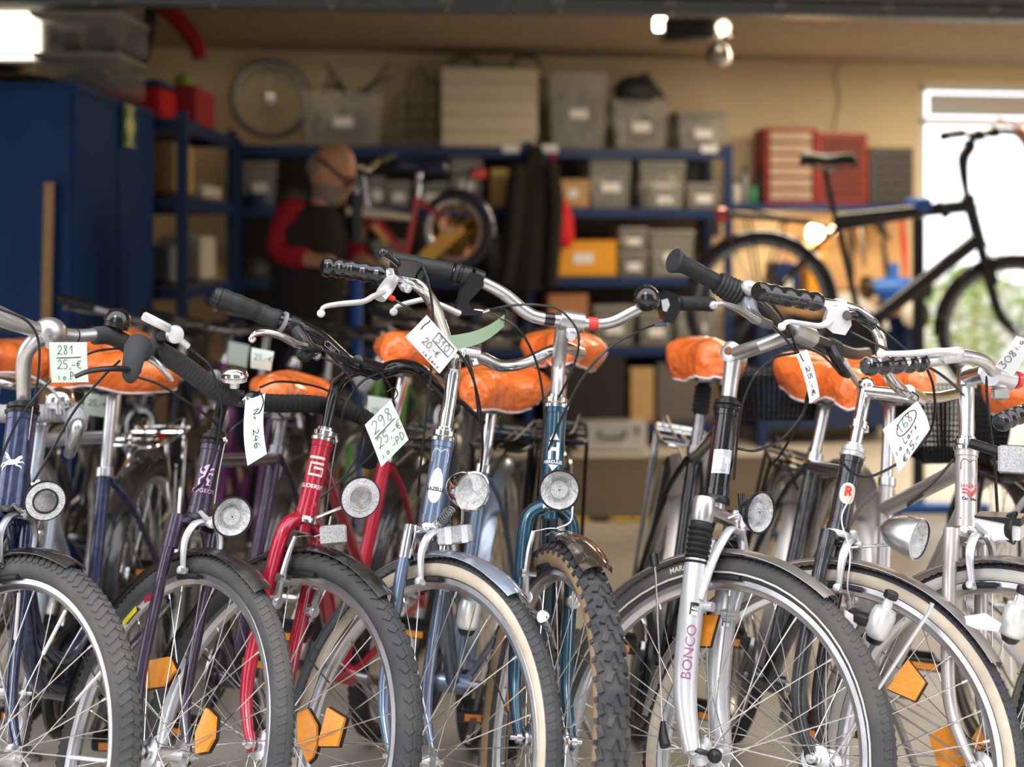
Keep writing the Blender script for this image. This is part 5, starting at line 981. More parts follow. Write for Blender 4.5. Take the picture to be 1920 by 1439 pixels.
o_ = b.FW @ Vector((math.cos(math.radians(62))*(b.R+.016), 0, math.sin(math.radians(62))*(b.R+.016))); q = MB(); q.prism([o_+b.nf*x+Vector((0,0,1))*y for x, y in ((-.075,.030),(-.02,.014),(.0,.018),(.02,.004),(.035,-.028),(.02,-.012),(-.03,.004))], b.ny*.004); q.lathe(o_+b.nf*.002+Vector((0,0,.012))-b.ny*.004, b.ny, [(.010,0),(.012,.003),(.012,.006),(.009,.008)], 16); ob('mudguard_ornament', q, chrome, b.ff)
dynamo(b, P(880,1148,b.FW.translation.y+.10), (0.15,.1,1))
# ---- B5 teal
b = Bike(.0248, 2.5222, -3.1, 3.0, 19.1, 'teal mountain bike in the middle with knobby front tyre and flat silver bar', teal, ht=.611, crown=.405, hr=0.0208, seat_z=.99, seat_x=-.80)
b.hsm = chrome; b.frame('low', tr=.0175); b.fork('uni', r0=.0150); b.wheels('knobby', rear_kind='knobby', wt=.055, side=tanw, refl=(((953,1258),(960,1262),(958,1335),(950,1333)),)); b.fenders(fendc, 70, 110, half=.032, gap=.020); b.crank(15); b.vbrake()
b.seat(post=alu, cover='orange saddle cover behind the silver stem of the teal bike', seed=7, size=1.05, drop=.06); b.rack(blackp)
D = b.s0(b.ht+.14).y; b.plane(P(1068,603,D-.05)); L_ = b.B
b.quill([b.s0(b.ht-.02), b.s0(b.ht+.05), b.s0(b.ht+.095), L_(1055,618,-.008), L_(1068,604)], [.0130,.0130,.0135,.0145,.0155,.0160], silverst, lambda mb: (mb.tube([L_(1048,600), L_(1092,606)], .0200, 18), mb.seg(L_(1072,615,.01), L_(1072,636,.012), .026, .018, b.nf, .004), mb.tube([L_(1072,632,.0), L_(1072,632,.03)], .0075, 12)))
b.bar([L_(740,490,-.05), L_(800,500,-.03), L_(870,518,-.01), L_(905,530), L_(945,552), L_(985,585), L_(1015,597), L_(1068,603), L_(1115,608), L_(1150,603), L_(1190,583), L_(1225,570), L_(1260,568,-.02), L_(1335,570,-.06)], [.0112,.0112,.0115,.0120,.0127,.0127,.0127,.0127,.0127,.0122,.0115,.0112], alu)
q = MB(); q.tube([L_(1019,598), L_(1038,600)], .0131, 16); ob('bar_band', q, glossk, b.hb); q = MB(); q.tube([L_(1101,607), L_(1119,608)], .0131, 16); ob('bar_band', q, mat('red_tape', (.75,.06,.05), .4), b.hb)
b.grip([L_(733,488,-.05), L_(770,494,-.04), L_(815,504,-.02), L_(848,512,-.015)], .0180, blackr, b.hb); b.grip([L_(1272,569,-.02), L_(1300,569,-.03), L_(1336,571,-.05)], .0155, blackr, b.hb, 14, .10)
q = MB(); xx = (L_(870,518,-.01)-L_(850,512,-.015)).normalized(); q.lathe(L_(850,512,-.015), xx, [(.018,0),(.022,.003),(.0225,.010),(.019,.012),(.019,.016),(.0215,.018),(.0215,.034),(.018,.036)], 22); ob('twist_shifter', q, blackp, b.hb)
q = MB(); q.prism([L_(x, y, .022) for x, y in ((884,510),(902,516),(908,535),(893,552),(880,566),(883,580),(905,584),(905,592),(855,592),(858,570),(866,545),(875,528))], b.nf*-.022); q.tube([L_(886,517), L_(904,524)], .0165, 16); lb = ob('lever_body', q, blackp, b.hb)
b.lever([L_(738,585,.03), L_(744,575,.03), L_(770,567,.03), L_(800,562,.035), L_(825,572,.035), L_(860,588,.025)], .0066, alu_w, b.hb)
q = MB(); q.tube([L_(888,583,.01), L_(905,585,.012)], .005, 10); q.tube([L_(905,585,.012), L_(917,581,.013)], .0035, 8); ob('barrel_adjuster', q, chrome, lb)
bell(b.hb, L_(1212,560,.01), (.03,-.1,1), .0268, glossk, ball=True)
q = MB(); q.prism([L_(x, y, .012) for x, y in ((1237,560),(1252,545),(1270,552),(1277,580),(1262,608),(1245,600),(1240,582))], b.nf*-.024); sh = ob('twist_shifter', q, blackp, b.hb); ob('shifter_sticker', MB().prism([L_(x, y, .0135) for x, y in ((1240,563),(1252,560),(1256,572),(1250,585),(1243,583))], b.nf*-.001), alu_w, sh); ob('cable_end', MB().tube([L_(1226,610,.0), L_(1248,607,.0)], [.004,.006], 10), mat('slate_plastic', (.10,.12,.2), .4), sh)
b.cable([L_(917,581,.013), L_(960,573,.04), L_(1010,572,.06), L_(1050,582,.06), L_(1080,615,.06), L_(1085,650,.05), L_(1072,695,.04), L_(1048,745,.02)]); b.cable([L_(1226,610,.0), L_(1190,625,.03), L_(1140,655,.05), L_(1095,705,.05), L_(1060,770,.05), L_(1030,840,.04), L_(1018,900,.02)])
b.cable([L_(925,588,.02), L_(970,615,.05), L_(1000,665,.06), L_(1015,720,.06), L_(1020,790,.05), L_(1012,870,.04), L_(1008,930,.02)]); b.cable([L_(1047,772,.03), L_(1045,850,.02), L_(1045,900,.02)], .0012, steel)
b.lamp(P(1049,920,b.s0(.45).y-.16), (.05,-1,-.02), .0365, 'round', [b.s(b.crown+.01, 0, .03), b.s(b.crown+.03, 0, .06)])
for q_ in (-.05,.05): b.cable([b.s(b.crown-.01, q_*.6, .03), P(1049,955,b.s0(.45).y-.16)], .0016, alu)
hh = join2(strip2([(-.0078,.014),(-.0078,-.020)], .006), strip2([(.0078,.014),(.0078,-.020)], .006), strip2([(-.006,.0),(.006,.0)], .007), poly2([(-.010,.018),(0,.036),(.010,.018)]), poly2([(-.010,-.030),(0,-.042),(.010,-.030)]))
on_tube('head_badge', hh, b.s0(.527), b.ax, b.hr+0.0006, decw, b.fr, face=(.05,0,1.1)); on_tube('head_tube_lettering', text_pts('HERCULES', .0085, bold=.0003), b.s0(.502), b.ax, b.hr+0.0008, decw, b.fr, face=(.05,0,1.1))
# ---- B6 black frame with silver suspension fork
b = Bike(.2514, 2.489, -3.1, 9.4, 51.6, 'black trekking bike with silver suspension fork and adjustable silver stem', blackg, ht=.622, crown=.435, hr=0.0235, seat_z=.985, seat_x=-.84)
b.hsm = blackp; b.frame('diamond', tr=.0185)
mb = MB(); cm = MB(); bt = MB()
for y in (-1,1):
    bt.lathe(b.s(.375, y*.058, .012)-b.ax*.065, b.ax, [(.017,0)]+[(.0235 if i % 2 else .0185, .004+i*.0052) for i in range(15)]+[(.018,.085)], 20)
    cm.lathe(b.s(.400, y*.058, .012), b.ax, [(.019,-.006),(.021,0),(.021,.034),(.018,.040)], 20)
    mb.tube(sm([b.s(.325, y*.058, .012), b.s(.22, y*.058, .014), b.s(.11, y*.058, .020), b.s(.04, y*.058, .036), b.s(-.005, y*.058, OFF)], 5), [.0210,.0225,.0215,.0185,.0145], 18)
    mb.tube([b.s(.245, y*.045, .03), b.s(.245, y*.045, .05)], .009, 12)
cm.box(b.s(.42, 0, .012), (.040,.13,.026), (b.nf, b.ny, b.ax), .008); cm.tube([b.s(.41), b.s(.445)], .019, 18)
mb.tube(sm([b.s(.255,-.062,.03), b.s(.33,-.055,.045), b.s(.385,-.025,.05), b.s(.392,0,.05), b.s(.385,.025,.05), b.s(.33,.055,.045), b.s(.255,.062,.03)], 6), .0105, 12, flat=.6)
fk = ob('fork', mb, forksil, b.root); ob('fork_crown', cm, silverst, fk); ob('fork_boots', bt, blackr, fk); b.fk = fk
b.wheels('city', wt=.047, tyre=tyre2, refl=(((1312,1154),(1344,1154),(1328,1212),(1301,1212)),((1314,1134),(1333,1136),(1322,1145),(1313,1149))), side=tyre2); b.fenders(fendg, 74, 200, half=.030); b.crank(-35, guard=blackp); b.vbrake(alu_w)
b.seat(post=alu_d, cover='drooping orange saddle cover on a black rubber boot, right of the teal bike', seed=8, size=.95, boot=True, drop=.085); b.rack(alu)
q = MB(); n_ = 60
for rr, yy in ((b.R-.031, -.0236),(b.R-.0345,-.0230)): q.v += [b.FW @ Vector((math.cos(2*PI*i/n_)*rr, yy, math.sin(2*PI*i/n_)*rr)) for i in range(n_)]
q.f = [(i, (i+1) % n_, n_+(i+1) % n_, n_+i) for i in range(n_)]; q.m = [0]*n_; ob('reflective_stripe', q, whites, b.fw)
v2, f2 = text_pts('MARATHON', .014, bold=.0003); t0_ = math.radians(124)
q = MB(); q.add([b.FW @ Vector((math.cos(t0_-x/(b.R-.018))*(b.R-.019+y), -.0242, math.sin(t0_-x/(b.R-.018))*(b.R-.019+y))) for x, y in v2], f2); ob('tyre_lettering', q, whites, b.fw)
D = b.s0(b.ht+.14).y; b.plane(P(1500,625,D-.08)); L_ = b.B
pv = b.s0(b.ht+.115)
b.quill([b.s0(b.ht-.01), b.s0(b.ht+.06), pv], [.0150,.0155,.0185], silverst, lambda mb: (mb.lathe(pv-b.ny*.021, b.ny, [(.012,0),(.021,.003),(.021,.039),(.012,.042)], 22), mb.tube([pv, L_(1430,648,-.035), L_(1475,632,-.01), L_(1500,625)], [.0185,.0175,.0165,.018], 16, flat=.8), mb.tube([L_(1482,618), L_(1520,634)], .0195, 18)))
ob('stem_bolt', MB().lathe(pv-b.ny*.0225, b.ny, [(.004,-.002),(.0085,-.001),(.0085,.003)], 12), mat('rusty_steel', (.22,.10,.05), .7, .4), b.st)
v2, f2 = text_pts('KALLOY', .0125, bold=.0002); md = (pv+L_(1475,632,-.01))/2; ax_ = (L_(1475,632,-.01)-pv).normalized()
on_tube('stem_lettering', (v2, f2), md, ax_, .0200, deck, b.st, rot=PI/2*-1, face=(.2,0,CH-.2))
b.bar([L_(1275,498,-.08), L_(1340,530,-.05), L_(1390,552,-.02), L_(1425,575), L_(1455,605), L_(1480,622), L_(1500,627), L_(1530,640), L_(1570,655), L_(1600,664,-.01), L_(1625,662,-.04)], [.0112,.0115,.012,.013,.014,.014,.014,.013,.012,.0115], mat('dark_chrome', (.06,.058,.06), .35, .6))
b.grip([L_(1262,488,-.08), L_(1290,500,-.07), L_(1325,520,-.06), L_(1360,540,-.04)], .0165, blackr, b.hb, 0, .12, flare=.45)
q = MB(); xx = (L_(1385,552,-.02)-L_(1345,530,-.045)); q.tube([L_(1345,530,-.045)+xx*i/12 for i in range(13)], [.019+(.0022 if i % 2 else 0)+.0004*i for i in range(13)], 18); ob('twist_shifter', q, blackr, b.hb); ob('shifter_ring', MB().tube([L_(1386,552,-.02), L_(1391,554,-.02)], .0255, 20), mat('grey_green_plastic', (.45,.50,.48), .4), b.hb)
q = MB(); q.ball(L_(1408,542,.0), .020, sq=(1.3,.8,.75), ax=((L_(1430,556)-L_(1390,530)).normalized(), b.nf, (L_(1430,556)-L_(1390,530)).normalized().cross(b.nf))); ob('shifter_window', q, alu_w, b.hb)
q = MB(); q.tube(sm([L_(1402,562,.0), L_(1410,585,.02), L_(1425,602,.03), L_(1445,610,.03)], 5), [.016,.013,.010,.008], 12, flat=.7); ob('lever_body', q, mat('grey_blue_plastic', (.15,.16,.19), .3, .3, coat=.4), b.hb)
b.lever([L_(1338,573,.04), L_(1350,569,.045), L_(1378,577,.045), L_(1400,590,.04), L_(1418,602,.035)], .0068, silverst, b.hb)
q = MB(); q.tube([L_(1555,648), L_(1568,655)], .0165, 14); q.tube(sm([L_(1560,655,.01), L_(1570,675,.03), L_(1580,695,.04), L_(1590,702,.04)], 4), [.013,.012,.011,.009], 12); ob('lever_body', q, blackp, b.hb)
b.lever([L_(1613,728,.04), L_(1600,708,.045), L_(1588,690,.045), L_(1580,678,.04)], .0065, alu_w, b.hb)
b.cable([L_(1430,550,.01), L_(1455,580,.04), L_(1478,615,.06), L_(1492,650,.06), L_(1500,668,.05)]); b.cable([L_(1447,610,.03), L_(1470,632,.05), L_(1488,655,.06), L_(1500,668,.05), L_(1516,720,.05), L_(1508,770,.04), L_(1470,820,.03), L_(1420,845,.02), L_(1384,842,.01)], .0026)
b.cable([L_(1494,662,.05), L_(1450,672,.05), L_(1415,705,.05), L_(1392,760,.04), L_(1382,830,.03), L_(1376,900,.03)]); b.cable([L_(1575,700,.04), L_(1540,665,.04), L_(1500,650,.04), L_(1470,655,.03)]); b.cable([L_(1515,735,.04), L_(1500,790,.03), L_(1465,850,.0), L_(1440,880,-.02)])
b.lamp(P(1426,962,b.s0(.45).y-.17), (.62,-.78,-.04), .0370, 'round', [b.s(b.crown-.02, 0, .03), b.s(b.crown+.0, .02, .06)])
q = MB(); q.tube([b.s(.30,.02,.05), b.s(.365,.03,.052), b.s(.425,.02,.05)], .0055, 10); ob('brake_noodle', q, alu_w, b.root); ob('noodle_sleeve', MB().tube([b.s(.43,.018,.05), b.s(.465,.012,.046)], .0068, 12), glossk, b.root)
stk = poly2([(-.019,.020),(.019,.024),(.019,-.022),(-.019,-.026)]); on_tube('head_tube_sticker', (lambda n=10: ([(-.019+.038*i/n, (.020+.004*i/n if j else -.026+.004*i/n)) for i in range(n+1) for j in (0,1)], [(2*i, 2*i+2, 2*i+3, 2*i+1) for i in range(n)]))(), b.s0(.520), b.ax, b.hr+0.0006, mat('silver_sticker', (.68,.68,.73), .35, .5), b.fr, face=(.33,0,1.1))
on_tube('sticker_lettering', text_pts('KTM', .018, bold=.0005), b.s0(.522), b.ax, b.hr+0.0009, mat('light_grey_print', (.85,.85,.9), .4), b.fr, face=(.33,0,1.1), rot=.06); on_tube('sticker_lettering', text_pts('bikes', .008), b.s0(.502), b.ax, b.hr+0.0009, mat('grey_print', (.25,.25,.3), .4), b.fr, face=(.33,0,1.1), rot=.06)
c_ = b.s(.16, -.058, .018); on_tube('fork_lettering', text_pts('BONCO', .026, bold=-.0002), c_, b.ax, .0232, mat('plum_decal', (.35,.08,.22), .5), fk, rot=PI/2, face=(.25,0,.9)); on_tube('fork_lettering_shadow', text_pts('BONCO', .0262, bold=.0006), c_, b.ax, .0228, deck, fk, rot=PI/2, face=(.25,0,.9)) if 0 else None
for y in (-1,1):
    st_ = ([(-.008+.016*i/6, j*.022-.011) for i in range(7) for j in (0,1)], [(2*i, 2*i+2, 2*i+3, 2*i+1) for i in range(6)])
    c_ = b.s(.235, y*.058, .0145); on_tube('fork_sticker', st_, c_, b.ax, .0232, deck, fk, face=(.45,0,.8)); on_tube('fork_sticker', move2(st_, .001, -.003, .78), c_, b.ax, .0236, decw, fk, face=(.45,0,.8)); on_tube('fork_sticker_lettering', text_pts('PRO\nMAX', .0062, bold=.0002), c_, b.ax, .0239, deck, fk, face=(.45,0,.8))
q = MB(); q.ball(P(1340,1418,b.FW.translation.y-.12), .0125, 14, 10); q.tube([P(1340,1418,b.FW.translation.y-.12), b.FW @ Vector((0,-.05,0))], .005, 8); ob('quick_release', q, blackp, b.root)
q = MB(); D_ = b.FW.translation.y; q.tube([P(1225,1040,D_+.12), P(1228,1062,D_+.11)], .0085, 10); ob('stay_socket', q, blackp, b.root); q = MB(); q.tube([P(1243,1355,D_-.0), P(1244,1385,D_-.02), P(1248,1400,D_-.03)], [.0045,.009,.010], 10); sr_ = ob('stay_clip', q, blackp, b.root); q = MB(); q.tube([P(1228,1060,D_+.11), P(1243,1360,D_)], .0017, 6); ob('stay_rod', q, steel, sr_)
# ---- B7 anthracite with chrome bar
b = Bike(.4165, 2.4794, -6.4, 13.9, 59.4, 'anthracite bike with cream tyres, red R badge and tall chrome stem', anthr, ht=.548, crown=.385, hr=0.0205, seat_z=.95, seat_x=-.80)
b.hsm = alu_w; b.frame('diamond', tr=.0165); b.fork('crown', r0=.0135, crown_m=anthr); b.wheels('city', wt=.038, side=cream, refl=(((1702,1237),(1735,1280),(1715,1315),(1663,1292)),)); b.fenders(fendg, 60, 200, half=.031); b.crank(-40); b.caliper(alu_w)
b.seat(post=alu, cover='orange saddle cover with white hem behind the narrow white tag', seed=9, size=1.12, yaw=14, tilt=3, drop=.075); b.rack(blackp, h=.70)
D = b.s0(b.ht+.15).y; b.plane(P(1712,742,D-.06)); L_ = b.B
qt = b.s0(b.ht+.145); b.quill([b.s0(b.ht-.02), qt], .0125, chrome, lambda mb: (mb.tube([qt-b.ax*.012, P(1712,745,2.69)], .0130, 16), mb.tube([P(1702,736,2.67), P(1724,748,2.71)], .0150, 16), mb.ball(qt, .0165), mb.tube([b.s0(b.ht+.058), b.s0(b.ht+.072)], .0165, 14), mb.box(b.s0(b.ht+.066)+b.ny*.028, (.016,.026,.016), bev=.003)))
b.bar([P(1425,552,2.47), P(1490,562,2.51), P(1540,570,2.55), P(1590,579,2.57), P(1625,596,2.58), P(1648,630,2.585), P(1653,665,2.60), P(1660,695,2.62), P(1682,725,2.65), P(1712,742,2.69), P(1755,746,2.76), P(1800,738,2.83)], .0112, chrome)
b.grip([P(1418,546,2.46), P(1455,553,2.485), P(1500,561,2.52), P(1536,567,2.55)], .0180, glossk, b.hb, 5, .09)
q = MB(); q.tube([P(1566,574,2.56), P(1580,577,2.565)], .0150, 14); q.prism([P(x, y, 2.50) for x, y in ((1553,582),(1592,580),(1597,610),(1585,629),(1562,625),(1546,612))], (.006,.05,.004)); ob('lever_body', q, whitep, b.hb)
b.lever([P(1466,613,2.42), P(1478,604,2.43), P(1510,608,2.46), P(1540,611,2.49), P(1560,598,2.51)], .0060, whitep, b.hb)
q = MB(); q.seg(P(1598,585,2.52), P(1640,612,2.53), .020, .018, b.nf, .004); q.tube([P(1588,592,2.49), P(1606,592,2.52)], [.009,.006], 10); ob('shifter', q, glossk, b.hb)
b.cable([L_(1590,620,-.05), L_(1640,645,.0), L_(1700,672,.05), L_(1760,700,.07), L_(1808,745,.07), L_(1826,800,.06), L_(1810,850,.05), L_(1760,905,.03), L_(1700,950,.0)], .0027); b.cable([L_(1640,608,-.03), L_(1680,640,.0), L_(1712,668,.02)])
b.cable([L_(1735,685,.05), L_(1750,725,.06), L_(1752,780,.06), L_(1735,825,.05), L_(1690,865,.04), L_(1635,893,.03), L_(1600,888,.02), L_(1575,862,.0)], .0026); b.cable([b.s(.47,-.02,.02), b.s(.42,-.045,.02), b.s(.36,-.05,.05), b.s(.30,-.03,.05), b.s(.27,.03,.05)], .0016, whitep)
b.lm = alu; b.lamp(P(1722,1012,b.s0(.43).y-.20), (.72,-.68,-.16), .036, 'bullet', [b.s(b.crown-.01, -.02, .035), b.s(b.crown+.01, .02, .07)])
on_tube('round_badge', poly2([(.0155*math.cos(t)*1.0, .0205*math.copysign(abs(math.sin(t))**.8, math.sin(t))) for t in [2*PI*i/24 for i in range(24)]]), b.s0(.475), b.ax, b.hr+0.0008, mat('cream_badge', (.82,.72,.62), .4), b.fr, face=(.58,0,1.1)); on_tube('badge_lettering', text_pts('R', .026, bold=.0012), b.s0(.478), b.ax, b.hr+0.0014, decr, b.fr, face=(.62,0,1.1))
q = MB(); D_ = b.FW.translation.y; q.tube([P(1748,1132,D_-.22), P(1742,1148,D_-.22), P(1560,1425,D_-.06)], [.0050,.0042,.0038], 8, flat=.7); ob('mudguard_stay', q, alu_w, b.ff)
dynamo(b, P(1652,1165,b.FW.translation.y-.06), (.35,-.1,1)); q = MB(); q.seg(P(1590,1150,b.FW.translation.y-.03), P(1632,1165,b.FW.translation.y-.05), .03, .02, (0,0,1), .004); ob('dynamo_bracket', q, blackp, b.root)
q = MB(); q.prism([P(x, y, b.FW.translation.y-.05) for x, y in ((1585,1145),(1612,1160),(1600,1190),(1582,1180))], (0,.01,0)); ob('dynamo_bracket', q, whitep, b.root)
# ---- B8 champagne
b = Bike(.7346, 2.3919, -.2, 7.1, 38, 'champagne coloured bike on the right with straight silver stem and white tyres', champ, ht=.552, crown=.39, hr=0.0195, seat_z=.94, seat_x=-.80)
b.hsm = chrome; b.frame('slope', tr=.0165); b.fork('crown', r0=.0130, crown_m=champ); b.wheels('city', wt=.038, side=whites, refl=(((1741,1380),(1792,1352),(1818,1435),(1760,1445)),)); b.fenders(fendg, 58, 195, half=.032); b.crank(10); b.caliper(alu_w)
b.seat(post=alu, cover='orange saddle cover right behind the black grip with finger ridges', seed=10, size=1.1, yaw=10, drop=.06)
D = b.s0(b.ht+.15).y; b.plane(P(1872,708,D-.07)); L_ = b.B
qt = b.s0(b.ht+.155); b.quill([b.s0(b.ht-.02), qt], .0140, alu, lambda mb: (mb.lathe(qt-b.ax*.035, b.ax, [(.0145,0),(.0185,.003),(.0185,.034),(.015,.040)], 20), mb.tube([qt-b.ax*.015, P(1850,700,2.56), P(1872,708,2.55)], [.016,.017,.020], 16), mb.tube([P(1858,702,2.53), P(1890,712,2.56)], .0215, 18), mb.box(P(1875,738,2.54), (.03,.02,.024), bev=.005)))
b.bar([P(1625,683,2.33), P(1690,681,2.37), P(1740,676,2.41), P(1800,668,2.46), P(1840,676,2.50), P(1862,695,2.53), P(1875,708,2.55), P(1910,712,2.58), P(1960,712,2.62), P(2020,700,2.68), P(2080,690,2.74), P(2160,690,2.78)], .0122, alu)
b.grip([P(1620,688,2.33), P(1660,684,2.35), P(1700,682,2.38), P(1735,679,2.405)], .0172, glossk, b.hb, 5, .22)
ob('red_ring', MB().tube([P(1900,712,2.57), P(1907,713,2.575)], .0165, 16), refr, b.hb)
b.lever([P(1652,664,2.30), P(1665,664,2.31), P(1710,663,2.34), P(1760,659,2.39), P(1790,662,2.42)], .0062, whitep, b.hb, flat=.7)
q = MB(); q.seg(P(1765,668,2.41), P(1802,664,2.44), .024, .022, b.nf, .005); ob('lever_body', q, alu_w, b.hb)
b.cable([L_(1798,656,-.06), L_(1830,662,-.02), L_(1850,685,.02), L_(1850,730,.04), L_(1856,800,.05), L_(1864,860,.04), L_(1870,960,.03)], .0028); b.cable([L_(1788,862,.03), L_(1750,905,.02), L_(1700,945,.0)], .0024)
b.lm = blackp; hl = b.lamp(P(1902,990,b.s0(.43).y-.17), (.85,-.5,-.03), .028, 'round', [b.s(b.crown, 0, .03), b.s(b.crown+.01, .03, .08)])
q = MB(); c_ = P(1885,985,b.s0(.43).y-.16); dx_ = Vector((.85,-.5,-.05)).normalized(); q.prism([c_+dx_*x+Vector((0,0,1))*z+Vector((.5,.85,0))*-.024 for x, z in ((-.045,.012),(.03,.018),(.028,-.018),(-.01,-.022),(-.045,.004))], Vector((.5,.85,0))*.048); ob('lamp_housing', q, whitep, hl); q = MB(); q.prism([c_+dx_*x+Vector((0,0,1))*z+Vector((.5,.85,0))*-.026 for x, z in ((-.047,.013),(.03,.020),(.03,.006),(-.045,.010))], Vector((.5,.85,0))*.052); ob('lamp_top', q, blackp, hl)
q = MB(); q.tube([P(1822,832,2.55), P(1880,850,2.5)], .0095, 12); ob('reflector_arm', q, blackp, b.root); front_reflector(b, P(1897,862,2.48), (-.35,-.9,.1), .046, .050)
for yy_, s_ in ((.527,1),(.412,-1)): on_tube('pinstripe', strip2([(x, y*s_) for x, y in ((-.0165,-.014),(-.0165,.0),(-.012,.006),(-.006,.005),(0,0),(.006,.005),(.012,.006),(.0165,0),(.0165,-.014))], .0012), b.s0(yy_), b.ax, b.hr+0.0006, deck, b.fr, face=(.85,0,1.1))
on_tube('head_tube_lettering', text_pts('HARRY\'S', .0100), b.s0(.480), b.ax, b.hr+0.0007, decr, b.fr, face=(.86,0,1.1)) if 0 else on_tube('head_tube_lettering', text_pts('HAERO', .0100), b.s0(.483), b.ax, b.hr+0.0007, decr, b.fr, face=(.86,0,1.1))
on_tube('wing_emblem', join2(strip2([(-.014,.006),(-.006,.006),(.002,-.002),(.010,.006),(.014,.009)], .0028), strip2([(-.014,0),(-.006,0),(.001,-.007),(.006,-.001)], .0028), strip2([(.004,-.006),(.013,.006)], .0028)), b.s0(.471), b.ax, b.hr+0.0007, decr, b.fr, face=(.85,0,1.1)); on_tube('head_tube_lettering', text_pts('Car  bike', .0075, bold=.0002), b.s0(.460), b.ax, b.hr+0.0007, deck, b.fr, face=(.85,0,1.1))
dynamo(b, P(1905,1160,b.FW.translation.y-.10), (.25,-.1,1)); q = MB(); q.prism([P(x, y, b.FW.translation.y-.12) for x, y in ((1810,1158),(1850,1152),(1878,1170),(1872,1185),(1830,1180),(1812,1172))], (0,.006,0)); ob('dynamo_bracket', q, whitep, b.root)
# ---- B9 half outside on the right
b = Bike(1.12, 2.38, -1.0, 4, 48, 'white bike cut by the right edge with dark mudguard and amber strip', whitep, ht=.55, crown=.39, seat_z=.90, seat_x=-.80)
b.frame('low'); b.fork('uni'); b.wheels('city', wt=.038, refl=(((1862,1320),(1877,1345),(1852,1390),(1828,1414),(1822,1385)),)); b.fenders(fendk, 50, 195, half=.032); b.crank(40); b.caliper(); b.seat(post=alu, cover='orange saddle cover at the right edge above the basket', seed=11, size=1.1, yaw=20); b.rack(blackp, h=.67)
b.plane(P(2080,690,2.5)); b.quill([b.s0(b.ht-.02), b.s0(b.ht+.10), b.C], .0122, chrome); L_ = b.B
b.bar([P(1880,790,2.35), P(1940,765,2.38), P(1990,745,2.40), P(2040,700,2.46), b.C, b.C+b.ny*.15], .0112, chrome); b.grip([P(1872,794,2.34), P(1900,782,2.36), P(1935,770,2.38)], .0165, glossk, b.hb, 4, .16)
# ---------------------------------------------------------------- price tags on the bicycles
card('pale green tag reading 281, hanging under the silver handlebar at the left', [P(92,642,2.62), P(163,642,2.60), P(166,717,2.60), P(97,718,2.62)], [('281',.22,.30,.0165,0),('25,-E',.20,.66,.0165,0),('i.o.P',.20,.93,.0145,0)], paperg, bend=.002, extra=([(.2,.39),(.84,.37)],))
card('pale tag reading Nr. 246 turned sideways below the drop bar', [P(460,752,2.50), P(497,738,2.46), P(500,852,2.46), P(464,874,2.50)], [('Nr. 246',.50,.20,.0165,-90)], paperb, bend=.006, wire=[P(486,732,2.47), P(494,752,2.44), P(489,770,2.44), P(484,776,2.45)])
card('pale green tag reading 298, tilted, right of the red bike', [P(684,797,2.40), P(733,750,2.42), P(766,825,2.42), P(715,876,2.40)], [('298',.16,.34,.0205,0),('25,-E',.14,.66,.0170,0),('i.o.-PD',.14,.90,.0132,0)], paperg, bend=.002, extra=([(.12,.41),(.88,.38)],), wire=[P(730,757,2.42), P(745,742,2.45), P(740,728,2.48), P(726,735,2.48)])
card('white tag reading 310 and 20 euro, hanging slantwise over the chrome bar', [P(800,591,2.36), P(859,657,2.38), P(824,701,2.38), P(760,632,2.36)], [('310',.50,.36,.0125,0),('20,-E',.30,.72,.0120,0),('i.o.Lars',.46,.95,.0082,0)], paper, bend=.002, extra=([(.44,.08),(.92,.08),(.92,.41),(.44,.41),(.44,.08)],), wire=[P(789,618,2.34), P(796,610,2.34), P(806,602,2.36), P(803,590,2.38)])
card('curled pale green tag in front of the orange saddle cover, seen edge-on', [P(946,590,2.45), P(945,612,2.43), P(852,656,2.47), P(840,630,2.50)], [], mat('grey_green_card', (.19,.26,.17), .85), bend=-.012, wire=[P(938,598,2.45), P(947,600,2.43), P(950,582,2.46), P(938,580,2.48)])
card('narrow white tag reading 25, below the adjustable stem', [P(1493,665,2.36), P(1513,656,2.40), P(1537,744,2.40), P(1519,757,2.36)], [('25,-E',.30,.30,.0165,-90)], paper, bend=.003, wire=[P(1500,664,2.37), P(1503,672,2.35), P(1507,678,2.36)])
card('pale mint tag reading 168 and 15 euro, on the chrome stem at right', [P(1655,806,2.36), P(1720,752,2.40), P(1744,805,2.40), P(1685,888,2.36)], [('168',.30,.36,.0180,8),('i.o.Lars',.06,.66,.0135,8),('E15,-',.20,.99,.0150,14)], paperb, bend=.005, extra=([(.54+.30*math.cos(t), .25+.17*math.sin(t)-.05*math.cos(t)) for t in [2*PI*i/20 for i in range(21)]],), wire=[P(1716,760,2.40), P(1722,745,2.42), P(1710,735,2.45)])
card('white tag reading 308 near the right edge', [P(1906,630,2.44), P(1940,640,2.46), P(1900,705,2.46), P(1866,688,2.44)], [('308',.40,.96,.0165,80),('i.o.',.45,.36,.0160,80)], paper, bend=.001)
for k, (x0, y0, x1, y1, lb) in enumerate(((160,735,212,778,'blurred green tag below the 281 tag, in the second row'),(472,652,514,690,'blurred green tag behind the violet drop bar'),(690,742,742,800,'blurred green tag half hidden behind the 298 tag'))):
    card(lb, [P(x0,y0,3.25), P(x1,y0+8,3.25), P(x1-6,y1+6,3.25), P(x0-2,y1,3.25)], [('25,-E',.15,.55,.014,0)], paperg)
